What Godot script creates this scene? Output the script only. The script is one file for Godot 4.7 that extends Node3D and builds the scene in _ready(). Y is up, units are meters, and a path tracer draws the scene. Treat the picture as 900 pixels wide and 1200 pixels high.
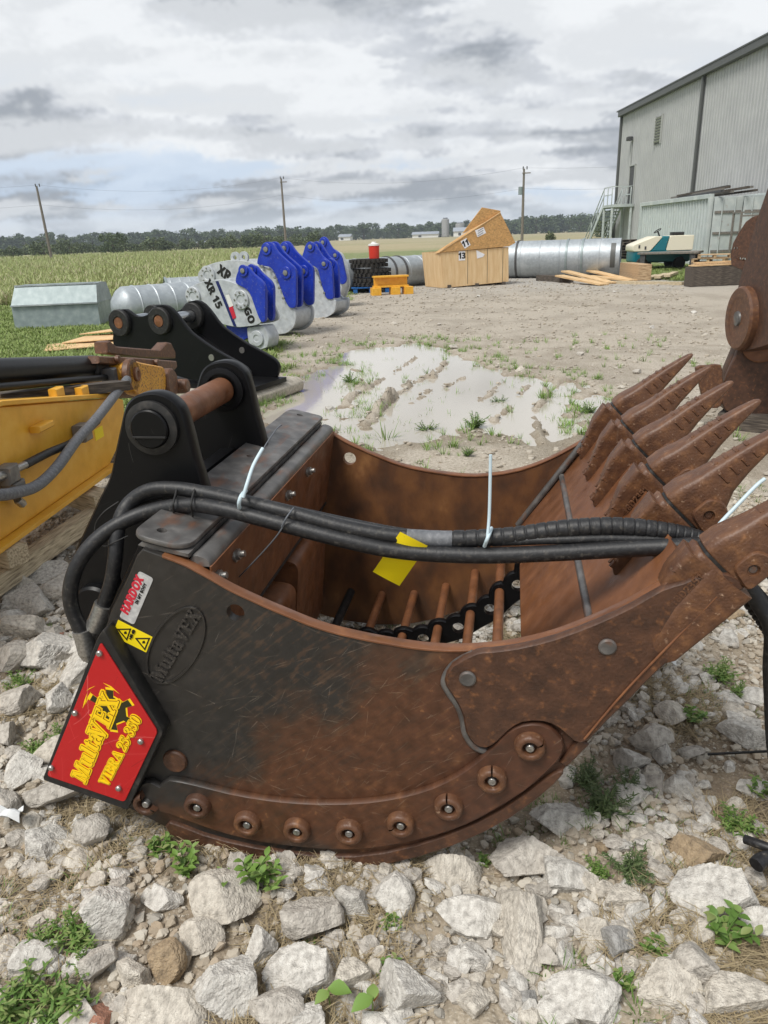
extends Node3D
# A gravel yard with a rusty screening bucket on limestone rubble, attachments, pipes and a steel hall behind.

class MB:
	# collects triangles for one mesh; every point is taken through xf
	var v := PackedVector3Array()
	var n := PackedVector3Array()
	var uv := PackedVector2Array()
	var c := PackedColorArray()
	var ix := PackedInt32Array()
	var xf := Transform3D()
	var col := Color(1, 1, 1)
	var uv_at := Vector2()
	var uv_size := Vector2(1, 1)

	func p(a: Vector3, nn: Vector3) -> int:
		v.append(xf * a)
		n.append((xf.basis * nn).normalized())
		uv.append(Vector2((a.x - uv_at.x) / uv_size.x, 1.0 - (a.y - uv_at.y) / uv_size.y))
		c.append(col)
		return v.size() - 1

	func tri(a: int, b: int, d: int) -> void:
		var g := (v[b] - v[a]).cross(v[d] - v[a])
		ix.append(a)
		if g.dot(n[a] + n[b] + n[d]) > 0.0:
			ix.append(d)
			ix.append(b)
		else:
			ix.append(b)
			ix.append(d)

	func quad(a: Vector3, b: Vector3, cc: Vector3, d: Vector3) -> void:
		var nn := (b - a).cross(d - a).normalized()
		var i := p(a, nn)
		p(b, nn)
		p(cc, nn)
		p(d, nn)
		tri(i, i + 1, i + 2)
		tri(i, i + 2, i + 3)

	func flat_tri(a: Vector3, b: Vector3, cc: Vector3) -> void:
		var nn := (b - a).cross(cc - a).normalized()
		var i := p(a, nn)
		p(b, nn)
		p(cc, nn)
		tri(i, i + 1, i + 2)

	func grid(rows: Array, wrap := true) -> void:
		var k := rows.size()
		var m: int = rows[0].size()
		var fn := PackedVector3Array()
		fn.resize(k * m)
		var cen := Vector3()
		for r in rows:
			for q in r:
				cen += q
		cen /= float(k * m)
		var m1 := m if wrap else m - 1
		var flip := 0.0
		for r in k - 1:
			for q in m1:
				var q2 := (q + 1) % m
				var a: Vector3 = rows[r][q]
				var b: Vector3 = rows[r][q2]
				var d: Vector3 = rows[r + 1][q]
				var e: Vector3 = rows[r + 1][q2]
				var g := (e - a).cross(d - b)
				flip += g.dot(a + b + d + e - 4.0 * cen)
				fn[r * m + q] += g
				fn[r * m + q2] += g
				fn[r * m + m + q] += g
				fn[r * m + m + q2] += g
		var s := -1.0 if flip < 0.0 else 1.0
		var base := v.size()
		for r in k:
			for q in m:
				p(rows[r][q], fn[r * m + q] * s)
		for r in k - 1:
			for q in m1:
				var q2 := (q + 1) % m
				var a := base + r * m + q
				var b := base + r * m + q2
				tri(a, b, b + m)
				tri(a, b + m, a + m)

	func fan(pts: PackedVector3Array, nn: Vector3) -> void:
		var cen := Vector3()
		for q in pts:
			cen += q
		cen /= float(pts.size())
		var i := p(cen, nn)
		for q in pts:
			p(q, nn)
		for q in pts.size():
			tri(i, i + 1 + q, i + 1 + (q + 1) % pts.size())

	func wall(poly: PackedVector2Array, za: float, zb: float, bev: float, inset: PackedVector2Array) -> void:
		var k := poly.size()
		for q in k:
			var q2 := (q + 1) % k
			var e := (poly[q2] - poly[q]).normalized()
			var en := Vector2(e.y, -e.x)
			var e0 := (poly[q] - poly[(q + k - 1) % k]).normalized()
			var e3 := (poly[(q2 + 1) % k] - poly[q2]).normalized()
			var na := en
			var nb := en
			if e.dot(e0) > 0.75:
				na = (en + Vector2(e0.y, -e0.x)).normalized()
			if e.dot(e3) > 0.75:
				nb = (en + Vector2(e3.y, -e3.x)).normalized()
			var va := Vector3(na.x, na.y, 0)
			var vb := Vector3(nb.x, nb.y, 0)
			var i := v.size()
			for s in [[inset, zb, 0.7], [poly, zb - bev, 0.25], [poly, za + bev, -0.25], [inset, za, -0.7]]:
				var up := Vector3(0, 0, s[2]) if bev > 0.0 else Vector3()
				p(Vector3(s[0][q].x, s[0][q].y, s[1]), va + up)
				p(Vector3(s[0][q2].x, s[0][q2].y, s[1]), vb + up)
			for s in 3:
				tri(i + s * 2, i + s * 2 + 1, i + s * 2 + 3)
				tri(i + s * 2, i + s * 2 + 3, i + s * 2 + 2)

	func inset_of(poly: PackedVector2Array, by: float) -> PackedVector2Array:
		var out := PackedVector2Array()
		var k := poly.size()
		for q in k:
			var a := (poly[q] - poly[(q + k - 1) % k]).normalized()
			var b := (poly[(q + 1) % k] - poly[q]).normalized()
			var na := Vector2(a.y, -a.x)
			var nb := Vector2(b.y, -b.x)
			var nn := (na + nb).normalized()
			out.append(poly[q] - nn * by / maxf(0.4, nn.dot(na)))
		return out

	func plate(poly0: PackedVector2Array, za: float, zb: float, bev := 0.003, holes: Array = []) -> void:
		# a sheet cut to a polygon in x and y, from za to zb in z, its edges chamfered
		var poly := poly0.duplicate()
		if Geometry2D.is_polygon_clockwise(poly):
			poly.reverse()
		var slim := PackedVector2Array()
		for q in poly.size():
			if poly[q].distance_to(poly[(q + 1) % poly.size()]) > 0.0004:
				slim.append(poly[q])
		poly = slim
		var ins := inset_of(poly, bev) if bev > 0.0 else poly
		while bev > 0.0 and Geometry2D.triangulate_polygon(ins).is_empty():
			bev = bev * 0.4 if bev > 0.0004 else 0.0
			ins = inset_of(poly, bev) if bev > 0.0 else poly
		wall(poly, za, zb, bev, ins)
		var cap := ins.duplicate()
		for h0 in holes:
			var h: PackedVector2Array = h0.duplicate()
			if not Geometry2D.is_polygon_clockwise(h):
				h.reverse()
			wall(h, za, zb, 0.0, h)
			var bi := 0
			var bj := 0
			var best := 1e9
			for a in cap.size():
				for b in h.size():
					var dd := cap[a].distance_squared_to(h[b])
					if dd < best:
						best = dd
						bi = a
						bj = b
			var side := (h[bj] - cap[bi]).normalized().orthogonal() * 0.0002
			var nc := PackedVector2Array()
			for a in bi + 1:
				nc.append(cap[a])
			for b in h.size():
				nc.append(h[(bj + b) % h.size()])
			nc.append(h[bj] + side)
			nc.append(cap[bi] + side)
			for a in range(bi + 1, cap.size()):
				nc.append(cap[a])
			cap = nc
		var t := Geometry2D.triangulate_polygon(cap)
		if t.is_empty():
			push_warning("not triangulated: %d points" % cap.size())
		for s in [[zb, 1.0], [za, -1.0]]:
			var base := v.size()
			for q in cap:
				p(Vector3(q.x, q.y, s[0]), Vector3(0, 0, s[1]))
			for q in range(0, t.size(), 3):
				tri(base + t[q], base + t[q + 1], base + t[q + 2])

	func box(at: Vector3, size: Vector3, bev := 0.004) -> void:
		var x := size.x / 2
		var y := size.y / 2
		var old := xf
		xf = xf * Transform3D(Basis(), at)
		plate(PackedVector2Array([Vector2(-x, -y), Vector2(x, -y), Vector2(x, y), Vector2(-x, y)]), -size.z / 2, size.z / 2, minf(bev, size[size.min_axis_index()] * 0.3))
		xf = old

	func bar(a: Vector3, b: Vector3, w: float, h: float, bev := 0.003) -> void:
		# a straight bar from a to b, w wide and h high
		var z := (b - a).normalized()
		var x := Vector3.UP.cross(z)
		x = Vector3.RIGHT if x.length() < 0.01 else x.normalized()
		var old := xf
		xf = xf * Transform3D(Basis(x, z.cross(x), z), (a + b) / 2)
		box(Vector3(), Vector3(w, h, a.distance_to(b)), bev)
		xf = old

	func lathe(prof: PackedVector2Array, sides := 24) -> void:
		# (radius, height) pairs turned about z
		var rows := []
		for i in prof.size():
			var ring := PackedVector3Array()
			for s in sides:
				var a := TAU * s / sides
				ring.append(Vector3(cos(a) * prof[i].x, sin(a) * prof[i].x, prof[i].y))
			rows.append(ring)
			if i > 0 and i < prof.size() - 1:
				if (prof[i] - prof[i - 1]).normalized().dot((prof[i + 1] - prof[i]).normalized()) < 0.8:
					rows.append(ring)
		grid(rows)

	func cyl(a: Vector3, b: Vector3, r: float, sides := 20, bev := 0.002) -> void:
		var z := (b - a).normalized()
		var x := Vector3.UP.cross(z)
		x = Vector3.RIGHT if x.length() < 0.01 else x.normalized()
		var old := xf
		xf = xf * Transform3D(Basis(x, z.cross(x), z), a)
		var l := a.distance_to(b)
		lathe(PackedVector2Array([Vector2(0, 0), Vector2(r - bev, 0), Vector2(r, bev), Vector2(r, l - bev), Vector2(r - bev, l), Vector2(0, l)]), sides)
		xf = old

	func tube(path: Array, r, sides := 12, capped := true) -> void:
		# a round hose along a path; r is one radius or one per point
		var rows := []
		var up := Vector3(0.31, 0.9, 0.2)
		var last := Vector3()
		for i in path.size():
			var a: Vector3 = path[maxi(i - 1, 0)]
			var b: Vector3 = path[mini(i + 1, path.size() - 1)]
			var z := (b - a).normalized()
			if i == 0 and absf(z.dot(up.normalized())) > 0.9:
				up = Vector3(0.9, -0.3, 0.2)
			var x := up.cross(z).normalized()
			var y := z.cross(x)
			up = y
			var rr: float = r[i] if r is Array else r
			var ring := PackedVector3Array()
			for s in sides:
				var t := TAU * s / sides
				ring.append(path[i] + (x * cos(t) + y * sin(t)) * rr)
			rows.append(ring)
			last = z
		grid(rows)
		if capped:
			fan(rows[0], (path[0] - path[1]).normalized())
			fan(rows[-1], last)

	func mesh() -> ArrayMesh:
		var a := []
		a.resize(Mesh.ARRAY_MAX)
		a[Mesh.ARRAY_VERTEX] = v
		a[Mesh.ARRAY_NORMAL] = n
		a[Mesh.ARRAY_TEX_UV] = uv
		a[Mesh.ARRAY_COLOR] = c
		a[Mesh.ARRAY_INDEX] = ix
		var m := ArrayMesh.new()
		m.add_surface_from_arrays(Mesh.PRIMITIVE_TRIANGLES, a)
		return m


var M := {}
var rng := RandomNumberGenerator.new()
var counted := {}


func pv(a: Array) -> PackedVector2Array:
	var out := PackedVector2Array()
	for i in range(0, a.size(), 2):
		out.append(Vector2(a[i], a[i + 1]))
	return out


func rounded(poly: PackedVector2Array, r: float, steps := 4) -> PackedVector2Array:
	# every corner of the polygon rounded with about radius r
	var out := PackedVector2Array()
	var k := poly.size()
	for q in k:
		var a := poly[(q + k - 1) % k]
		var b := poly[q]
		var d := poly[(q + 1) % k]
		var ra := minf(r, a.distance_to(b) * 0.45)
		var rd := minf(r, d.distance_to(b) * 0.45)
		var s := b + (a - b).normalized() * ra
		var e := b + (d - b).normalized() * rd
		for i in steps + 1:
			var t := float(i) / steps
			out.append(s.lerp(b, t).lerp(b.lerp(e, t), t))
	return out


func smooth2(a: PackedVector2Array, per := 4, closed := true) -> PackedVector2Array:
	var out := PackedVector2Array()
	var k := a.size()
	for q in (k if closed else k - 1):
		var p0 := a[(q + k - 1) % k] if closed else a[maxi(q - 1, 0)]
		var p3 := a[(q + 2) % k] if closed else a[mini(q + 2, k - 1)]
		for i in per:
			out.append(a[q].cubic_interpolate(a[(q + 1) % k], p0, p3, float(i) / per))
	if not closed:
		out.append(a[k - 1])
	return out


func smooth3(a: Array, per := 6) -> Array:
	var out := []
	for q in a.size() - 1:
		for i in per:
			out.append(a[q].cubic_interpolate(a[q + 1], a[maxi(q - 1, 0)], a[mini(q + 2, a.size() - 1)], float(i) / per))
	out.append(a[-1])
	return out


func disc2(at: Vector2, r: float, sides := 20) -> PackedVector2Array:
	var out := PackedVector2Array()
	for s in sides:
		out.append(at + Vector2.from_angle(TAU * s / sides) * r)
	return out


func ss(a: float, b: float, x: float) -> float:
	return smoothstep(a, b, x)


func mb(origin := Vector3()) -> MB:
	var m := MB.new()
	m.xf = Transform3D(Basis(), -origin)
	return m


func tag(o: Node3D, label: String, category: String, group := "") -> Node3D:
	o.set_meta("label", label)
	o.set_meta("category", category)
	if group:
		o.set_meta("group", group)
	return o


func top(o: Node3D, called: String) -> Node3D:
	var k: int = counted.get(called, 0)
	counted[called] = k + 1
	o.name = called if k == 0 else "%s_%03d" % [called, k]
	add_child(o)
	return o


func thing(called: String, label: String, category: String, at := Vector3(), turn := 0.0, group := "") -> Node3D:
	var o := Node3D.new()
	top(o, called)
	o.position = at
	o.rotation.y = turn
	return tag(o, label, category, group)


func part(called: String, m, mat: Material, parent: Node3D, label := "") -> MeshInstance3D:
	var o := MeshInstance3D.new()
	o.mesh = m.mesh() if m is MB else m
	o.material_override = mat
	o.name = called
	if label:
		o.set_meta("label", label)
	parent.add_child(o, true)
	return o


func single(called: String, m, mat: Material, label: String, category: String, at := Vector3(), turn := 0.0, group := "") -> MeshInstance3D:
	var o := MeshInstance3D.new()
	o.mesh = m.mesh() if m is MB else m
	o.material_override = mat
	top(o, called)
	o.position = at
	o.rotation.y = turn
	tag(o, label, category, group)
	return o


func setting(called: String, m, mat: Material, kind := "structure") -> MeshInstance3D:
	var o := MeshInstance3D.new()
	o.mesh = m.mesh() if m is MB else m
	o.material_override = mat
	top(o, called)
	o.set_meta("kind", kind)
	return o


func copy(o: Node3D, label: String, at: Vector3, turn := 0.0, group := "") -> Node3D:
	var r: Node3D = o.duplicate()
	top(r, String(o.name).trim_suffix("_%03d" % 0))
	r.position = at
	r.rotation.y = turn
	return tag(r, label, o.get_meta("category"), group if group else String(o.get_meta("group", "")))


func scatter(called: String, mesh: Mesh, mat: Material, xs: Array, cols: Array, parent: Node3D = null) -> MultiMeshInstance3D:
	var mm := MultiMesh.new()
	mm.transform_format = MultiMesh.TRANSFORM_3D
	mm.use_colors = not cols.is_empty()
	mm.mesh = mesh
	mm.instance_count = xs.size()
	for i in xs.size():
		mm.set_instance_transform(i, xs[i])
		if cols:
			mm.set_instance_color(i, cols[i])
	var o := MultiMeshInstance3D.new()
	o.multimesh = mm
	o.material_override = mat
	o.set_meta("kind", "stuff")
	if parent:
		o.name = called
		parent.add_child(o, true)
	else:
		top(o, called)
	return o


func words(text: String, size: float, mat: Material, parent: Node3D, t: Transform3D, stroke := 0.0, slant := 0.0, serif := false, depth := 0.002, called := "lettering") -> MeshInstance3D:
	# raised or printed lettering; size is the height of a capital in metres, stroke thickens it all round
	var f := FontVariation.new()
	var s := SystemFont.new()
	s.font_names = PackedStringArray(["Droid Serif" if serif else "Droid Sans"])
	s.font_weight = 700
	f.base_font = s
	var m := TextMesh.new()
	m.text = text
	m.font = f
	m.font_size = 48
	m.pixel_size = size / 34.0
	m.depth = depth
	m.curve_step = 2.0
	var out := MB.new()
	for k in (9 if stroke > 0.0 else 1):
		var o := Vector3()
		if k > 0:
			o = Vector3(cos(TAU * k / 8) * stroke, sin(TAU * k / 8) * stroke, -0.00002 * k)
		for g in m.get_surface_count():
			var a := m.surface_get_arrays(g)
			var av: PackedVector3Array = a[Mesh.ARRAY_VERTEX]
			var an: PackedVector3Array = a[Mesh.ARRAY_NORMAL]
			var ai: PackedInt32Array = a[Mesh.ARRAY_INDEX]
			var base := out.v.size()
			for i in av.size():
				out.p(av[i] + Vector3(av[i].y * slant, 0, 0) + o, an[i])
			for i in ai:
				out.ix.append(base + i)
	if out.v.is_empty():
		push_warning("no lettering for " + text)
		return null
	var o := part(called, out, mat, parent)
	o.transform = t
	return o


func facing(at: Vector3, along: Vector3, up: Vector3) -> Transform3D:
	var x := along.normalized()
	var z := x.cross(up).normalized()
	return Transform3D(Basis(x, z.cross(x), z), at)


# ---------------------------------------------------------------- materials
func ntex(freq: float, ramp: Array, seed_: int, oct := 5, size := 512, type := FastNoiseLite.TYPE_SIMPLEX_SMOOTH) -> NoiseTexture2D:
	var f := FastNoiseLite.new()
	f.seed = seed_
	f.noise_type = type
	f.frequency = freq
	f.fractal_octaves = oct
	if type == FastNoiseLite.TYPE_CELLULAR:
		f.cellular_return_type = FastNoiseLite.RETURN_CELL_VALUE
		f.fractal_type = FastNoiseLite.FRACTAL_NONE
	var t := NoiseTexture2D.new()
	t.width = size
	t.height = size
	t.seamless = true
	t.noise = f
	if ramp:
		var g := Gradient.new()
		g.offsets = PackedFloat32Array(ramp.filter(func(x): return x is float or x is int))
		g.colors = PackedColorArray(ramp.filter(func(x): return x is Color))
		t.color_ramp = g
	return t


func rgb(r: float, g: float, b: float, a := 1.0) -> Color:
	return Color(r / 255.0, g / 255.0, b / 255.0, a)


func mat(key: String, d: Dictionary) -> StandardMaterial3D:
	var m := StandardMaterial3D.new()
	m.resource_name = key
	m.cull_mode = BaseMaterial3D.CULL_DISABLED
	m.albedo_color = d.get("col", Color.WHITE)
	m.roughness = d.get("rough", 0.8)
	m.metallic = d.get("metal", 0.0)
	m.metallic_specular = d.get("spec", 0.5)
	m.vertex_color_use_as_albedo = d.get("vc", false)
	if not d.get("uv", false):
		m.uv1_triplanar = true
		m.uv1_world_triplanar = d.get("world", false)
		var s = d.get("sc", 1.0)
		m.uv1_scale = s if s is Vector3 else Vector3(s, s, s)
	if d.has("tex"):
		m.albedo_texture = d.tex
	if d.has("rtex"):
		m.roughness_texture = d.rtex
		m.roughness_texture_channel = BaseMaterial3D.TEXTURE_CHANNEL_RED
	if d.has("bump"):
		m.heightmap_enabled = true
		m.heightmap_texture = d.bump
		m.heightmap_scale = d.get("bcm", 0.3)
	if d.has("det"):
		m.detail_enabled = true
		m.detail_albedo = d.det
		m.detail_blend_mode = BaseMaterial3D.BLEND_MODE_MIX
		m.detail_uv_layer = BaseMaterial3D.DETAIL_UV_2
		m.uv2_triplanar = true
		m.uv2_world_triplanar = d.get("world", false)
		var s2 = d.get("dsc", 0.7)
		m.uv2_scale = s2 if s2 is Vector3 else Vector3(s2, s2, s2)
	if d.get("back", 0.0) > 0.0:
		m.backlight_enabled = true
		m.backlight = Color(d.back, d.back, d.back)
	M[key] = m
	return m


func scratches(size: int, base: Color, ink: Array, count: int, longest: int, seed_: int, tilt := 0.0, spread := PI) -> ImageTexture:
	# a painted sheet with fine scuffs
	var r := RandomNumberGenerator.new()
	r.seed = seed_
	var im := Image.create(size, size, false, Image.FORMAT_RGB8)
	im.fill(base)
	for i in count:
		var a := Vector2(r.randf() * size, r.randf() * size)
		var dir := Vector2.from_angle(tilt + r.randf_range(-spread, spread))
		var c: Color = ink[r.randi() % ink.size()]
		var k := r.randf() * r.randf()
		var bend := r.randf_range(-0.006, 0.006)
		for s in int(longest * r.randf() * r.randf()) + 3:
			a += dir
			dir = dir.rotated(bend)
			var x := posmod(int(a.x), size)
			var y := posmod(int(a.y), size)
			im.set_pixel(x, y, im.get_pixel(x, y).lerp(c, k))
	return ImageTexture.create_from_image(im)


func make_materials() -> void:
	var fine := ntex(0.02, [], 3, 6)
	var grain := ntex(0.09, [], 5, 4)
	var blotch := ntex(0.012, [0.0, rgb(60, 60, 60), 1.0, rgb(255, 255, 255)], 7, 5)
	var rust := ntex(0.012, [0.0, rgb(92, 58, 38), 0.42, rgb(112, 72, 46), 0.6, rgb(118, 76, 49), 0.78, rgb(126, 82, 53), 1.0, rgb(146, 100, 64)], 11, 6)
	var rust_spots := ntex(0.02, [0.0, rgb(140, 92, 54, 0.0), 0.62, rgb(140, 92, 54, 0.0), 0.82, rgb(150, 98, 58, 0.22), 1.0, rgb(170, 118, 76, 0.5)], 12, 6)
	mat("rust", {tex = rust, sc = 1.3, rough = 0.72, rtex = blotch, bump = fine, bcm = 0.25, det = rust_spots, dsc = 1.9})
	M.rust.roughness = 0.8
	var rust_dark := ntex(0.016, [0.0, rgb(56, 37, 27), 0.45, rgb(74, 49, 35), 0.62, rgb(80, 53, 38), 0.85, rgb(91, 61, 43), 1.0, rgb(122, 84, 60)], 13, 6)
	mat("rust_dark", {tex = rust_dark, sc = 1.6, rough = 0.52, bump = grain, bcm = 0.12, det = rust_spots, dsc = 2.6})
	var chalk := ntex(0.03, [0.0, rgb(206, 186, 166, 0.0), 0.80, rgb(206, 186, 166, 0.0), 0.9, rgb(190, 150, 116, 0.4), 1.0, rgb(226, 212, 196, 0.8)], 61, 6)
	mat("rust_red", {tex = ntex(0.02, [0.0, rgb(74, 48, 34), 0.4, rgb(92, 61, 42), 0.62, rgb(100, 67, 45), 0.85, rgb(118, 81, 53), 1.0, rgb(158, 112, 74)], 14, 6), sc = 2.2, rough = 0.5, bump = grain, bcm = 0.12, det = chalk, dsc = 2.6})
	var chips := ntex(0.035, [0.0, rgb(110, 60, 36, 0.0), 0.62, rgb(110, 60, 36, 0.0), 0.68, rgb(104, 58, 38, 1.0), 1.0, rgb(84, 48, 34, 1.0)], 15, 5)
	var streak := ntex(0.012, [0.0, rgb(112, 66, 40, 0.0), 0.62, rgb(112, 72, 48, 0.0), 0.78, rgb(118, 78, 54, 0.5), 1.0, rgb(140, 94, 62, 0.9)], 16, 6)
	mat("worn_steel", {tex = ntex(0.014, [0.0, rgb(70, 68, 67), 0.5, rgb(96, 94, 92), 1.0, rgb(134, 130, 126)], 17, 5), sc = 1.7, rough = 0.42, metal = 0.25, bump = fine, bcm = 0.08, det = streak, dsc = Vector3(2.2, 2.2, 0.7)})
	mat("liner", {tex = ntex(0.01, [0.0, rgb(64, 43, 29), 0.4, rgb(88, 56, 33), 0.58, rgb(102, 66, 37), 0.8, rgb(114, 75, 42), 1.0, rgb(140, 98, 58)], 18, 6), sc = Vector3(1.1, 0.7, 1.1), rough = 0.6, bump = fine, bcm = 0.2})
	mat("black_paint", {tex = scratches(512, rgb(13, 13, 15), [rgb(110, 108, 104), rgb(76, 74, 74), rgb(50, 50, 52)], 90, 160, 4), sc = 1.6, spec = 0.35, rough = 0.38, bump = fine, bcm = 0.03})
	mat("black_dull", {tex = ntex(0.02, [0.0, rgb(20, 20, 20), 0.6, rgb(32, 31, 30), 1.0, rgb(66, 62, 58)], 19, 5), sc = 2.0, rough = 0.6, bump = fine, bcm = 0.05})
	mat("paint_worn", {tex = ntex(0.04, [0.0, rgb(36, 33, 31), 0.6, rgb(52, 49, 46), 1.0, rgb(110, 102, 94)], 63, 5), sc = 6.0, rough = 0.5})
	mat("rubber", {tex = ntex(0.03, [0.0, rgb(20, 20, 22), 0.6, rgb(31, 31, 33), 1.0, rgb(66, 65, 65)], 20, 5), sc = 3.0, rough = 0.5, det = ntex(0.03, [0.0, rgb(120, 114, 104, 0.0), 0.66, rgb(120, 114, 104, 0.0), 0.82, rgb(120, 114, 104, 0.2), 1.0, rgb(150, 144, 132, 0.6)], 66, 6), dsc = 2.4, bump = grain, bcm = 0.05})
	mat("rubber_grey", {tex = ntex(0.03, [0.0, rgb(84, 86, 90), 0.6, rgb(108, 110, 114), 1.0, rgb(140, 140, 142)], 21, 5), sc = 3.0, rough = 0.62, bump = grain, bcm = 0.05})
	mat("zinc", {tex = ntex(0.04, [0.0, rgb(128, 126, 122), 1.0, rgb(196, 194, 190)], 22, 4), sc = 5.0, rough = 0.36, metal = 0.75})
	mat("chrome", {col = rgb(200, 202, 205), rough = 0.18, metal = 0.95})
	mat("red_sign", {tex = scratches(512, rgb(184, 24, 28), [rgb(214, 96, 90), rgb(226, 150, 140), rgb(120, 14, 18)], 240, 170, 6), sc = 1.5, rough = 0.38})
	mat("print_yellow", {col = rgb(250, 208, 12), rough = 0.45})
	mat("print_black", {col = rgb(22, 20, 18), rough = 0.5})
	mat("print_dark_red", {col = rgb(110, 40, 12), rough = 0.5})
	mat("print_gear", {col = rgb(44, 42, 14), rough = 0.5})
	mat("print_red", {col = rgb(196, 38, 58), rough = 0.45})
	mat("print_grey", {col = rgb(120, 122, 124), rough = 0.5})
	mat("sticker_silver", {tex = ntex(0.02, [0.0, rgb(160, 160, 160), 1.0, rgb(206, 206, 204)], 23, 4), sc = 4.0, rough = 0.4})
	mat("tag_yellow", {tex = scratches(256, rgb(246, 220, 22), [rgb(120, 100, 20), rgb(200, 170, 10)], 60, 12, 8), sc = 6.0, rough = 0.5, back = 0.3})
	mat("tie_white", {col = rgb(196, 214, 222), rough = 0.4})
	mat("cat_yellow", {tex = ntex(0.01, [0.0, rgb(214, 156, 42), 0.5, rgb(226, 168, 52), 1.0, rgb(232, 180, 72)], 24, 5), sc = 1.2, rough = 0.42, bump = fine, bcm = 0.02, det = ntex(0.05, [0.0, rgb(90, 62, 30, 0.0), 0.86, rgb(90, 62, 30, 0.0), 0.9, rgb(90, 62, 30, 0.6), 1.0, rgb(70, 46, 26, 0.8)], 25, 5), dsc = 1.6})
	mat("yellow_chipped", {tex = ntex(0.01, [0.0, rgb(190, 132, 30), 1.0, rgb(212, 156, 44)], 26, 4), sc = 1.2, rough = 0.5, det = chips, dsc = 2.4})
	mat("blue_paint", {tex = ntex(0.01, [0.0, rgb(18, 42, 150), 1.0, rgb(32, 64, 180)], 27, 5), sc = 0.8, rough = 0.36, det = ntex(0.03, [0.0, rgb(120, 120, 130, 0.0), 0.66, rgb(120, 120, 130, 0.0), 1.0, rgb(150, 150, 150, 0.5)], 64, 6), dsc = 1.2})
	mat("grey_paint", {tex = ntex(0.01, [0.0, rgb(162, 167, 172), 1.0, rgb(196, 200, 203)], 28, 6), det = ntex(0.02, [0.0, rgb(110, 100, 86, 0.0), 0.62, rgb(110, 100, 86, 0.0), 0.85, rgb(130, 122, 110, 0.18), 1.0, rgb(110, 100, 86, 0.4)], 65, 6), dsc = 0.7, sc = 1.1, rough = 0.36, bump = fine, bcm = 0.03})
	mat("navy", {col = rgb(22, 34, 92), rough = 0.4})
	mat("white_paint", {col = rgb(222, 222, 218), rough = 0.45})
	var spangle := ntex(0.05, [0.0, rgb(156, 163, 168), 0.5, rgb(166, 173, 178), 1.0, rgb(178, 185, 189)], 29, 1, 512, FastNoiseLite.TYPE_CELLULAR)
	mat("galvanised", {tex = spangle, sc = 0.8, rough = 0.5, metal = 0.4, bump = fine, bcm = 0.12, det = ntex(0.008, [0.0, rgb(180, 186, 190, 0.0), 0.5, rgb(180, 186, 190, 0.0), 1.0, rgb(214, 218, 220, 0.8)], 30, 5), dsc = 0.35})
	mat("galvanised_dull", {tex = ntex(0.02, [0.0, rgb(128, 140, 142), 0.6, rgb(144, 156, 157), 1.0, rgb(162, 171, 172)], 31, 5), sc = 0.5, rough = 0.5, metal = 0.3, bump = fine, bcm = 0.15})
	mat("wood_grey", {tex = ntex(0.014, [0.0, rgb(120, 106, 86), 0.4, rgb(184, 168, 140), 0.7, rgb(206, 190, 160), 1.0, rgb(224, 210, 182)], 32, 6), sc = Vector3(9, 9, 0.9), rough = 0.9, bump = ntex(0.014, [], 32, 6), bcm = 0.35})
	mat("wood_dark", {tex = ntex(0.014, [0.0, rgb(48, 42, 38), 0.5, rgb(86, 78, 70), 1.0, rgb(124, 114, 102)], 33, 6), sc = Vector3(6, 6, 0.7), rough = 0.9, bump = fine, bcm = 0.3})
	mat("wood_fresh", {tex = ntex(0.012, [0.0, rgb(178, 142, 98), 0.5, rgb(212, 178, 132), 1.0, rgb(228, 200, 158)], 34, 5), sc = Vector3(3, 3, 0.3), rough = 0.8})
	mat("wood_pallet", {tex = ntex(0.012, [0.0, rgb(134, 108, 80), 0.5, rgb(180, 152, 118), 1.0, rgb(206, 182, 148)], 35, 5), sc = Vector3(0.6, 3, 3), rough = 0.85})
	mat("osb", {tex = osb(), sc = 0.8, rough = 0.8, bump = grain, bcm = 0.15})
	mat("plywood", {tex = ntex(0.01, [0.0, rgb(208, 172, 126), 0.5, rgb(218, 186, 140), 1.0, rgb(226, 198, 156)], 36, 6), sc = Vector3(1.6, 0.25, 1.6), rough = 0.8})
	mat("paper", {col = rgb(232, 232, 236), rough = 0.7})
	mat("siding", {tex = ntex(0.008, [0.0, rgb(166, 167, 167), 1.0, rgb(180, 181, 180)], 37, 4), sc = 0.2, rough = 0.5})
	mat("siding_end", {tex = ntex(0.008, [0.0, rgb(160, 162, 158), 1.0, rgb(178, 180, 176)], 38, 4), sc = 0.2, rough = 0.5})
	mat("trim_dark", {col = rgb(84, 86, 84), rough = 0.5})
	mat("container_grey", {tex = ntex(0.01, [0.0, rgb(172, 180, 180), 0.7, rgb(190, 197, 195), 1.0, rgb(206, 210, 206)], 39, 5), sc = 0.4, rough = 0.5, det = ntex(0.02, [0.0, rgb(150, 110, 80, 0.0), 0.8, rgb(150, 110, 80, 0.0), 0.9, rgb(140, 96, 66, 0.35), 1.0, rgb(120, 76, 50, 0.7)], 62, 5), dsc = 0.35})
	mat("steel_frame", {tex = ntex(0.02, [0.0, rgb(96, 92, 86), 0.6, rgb(126, 122, 116), 1.0, rgb(140, 110, 84)], 40, 5), sc = 1.0, rough = 0.6})
	mat("dark_steel", {tex = ntex(0.02, [0.0, rgb(52, 52, 54), 1.0, rgb(92, 92, 92)], 41, 5), sc = 1.0, rough = 0.55})
	mat("teal", {col = rgb(22, 110, 122), rough = 0.35})
	mat("cream", {col = rgb(226, 220, 198), rough = 0.4})
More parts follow.
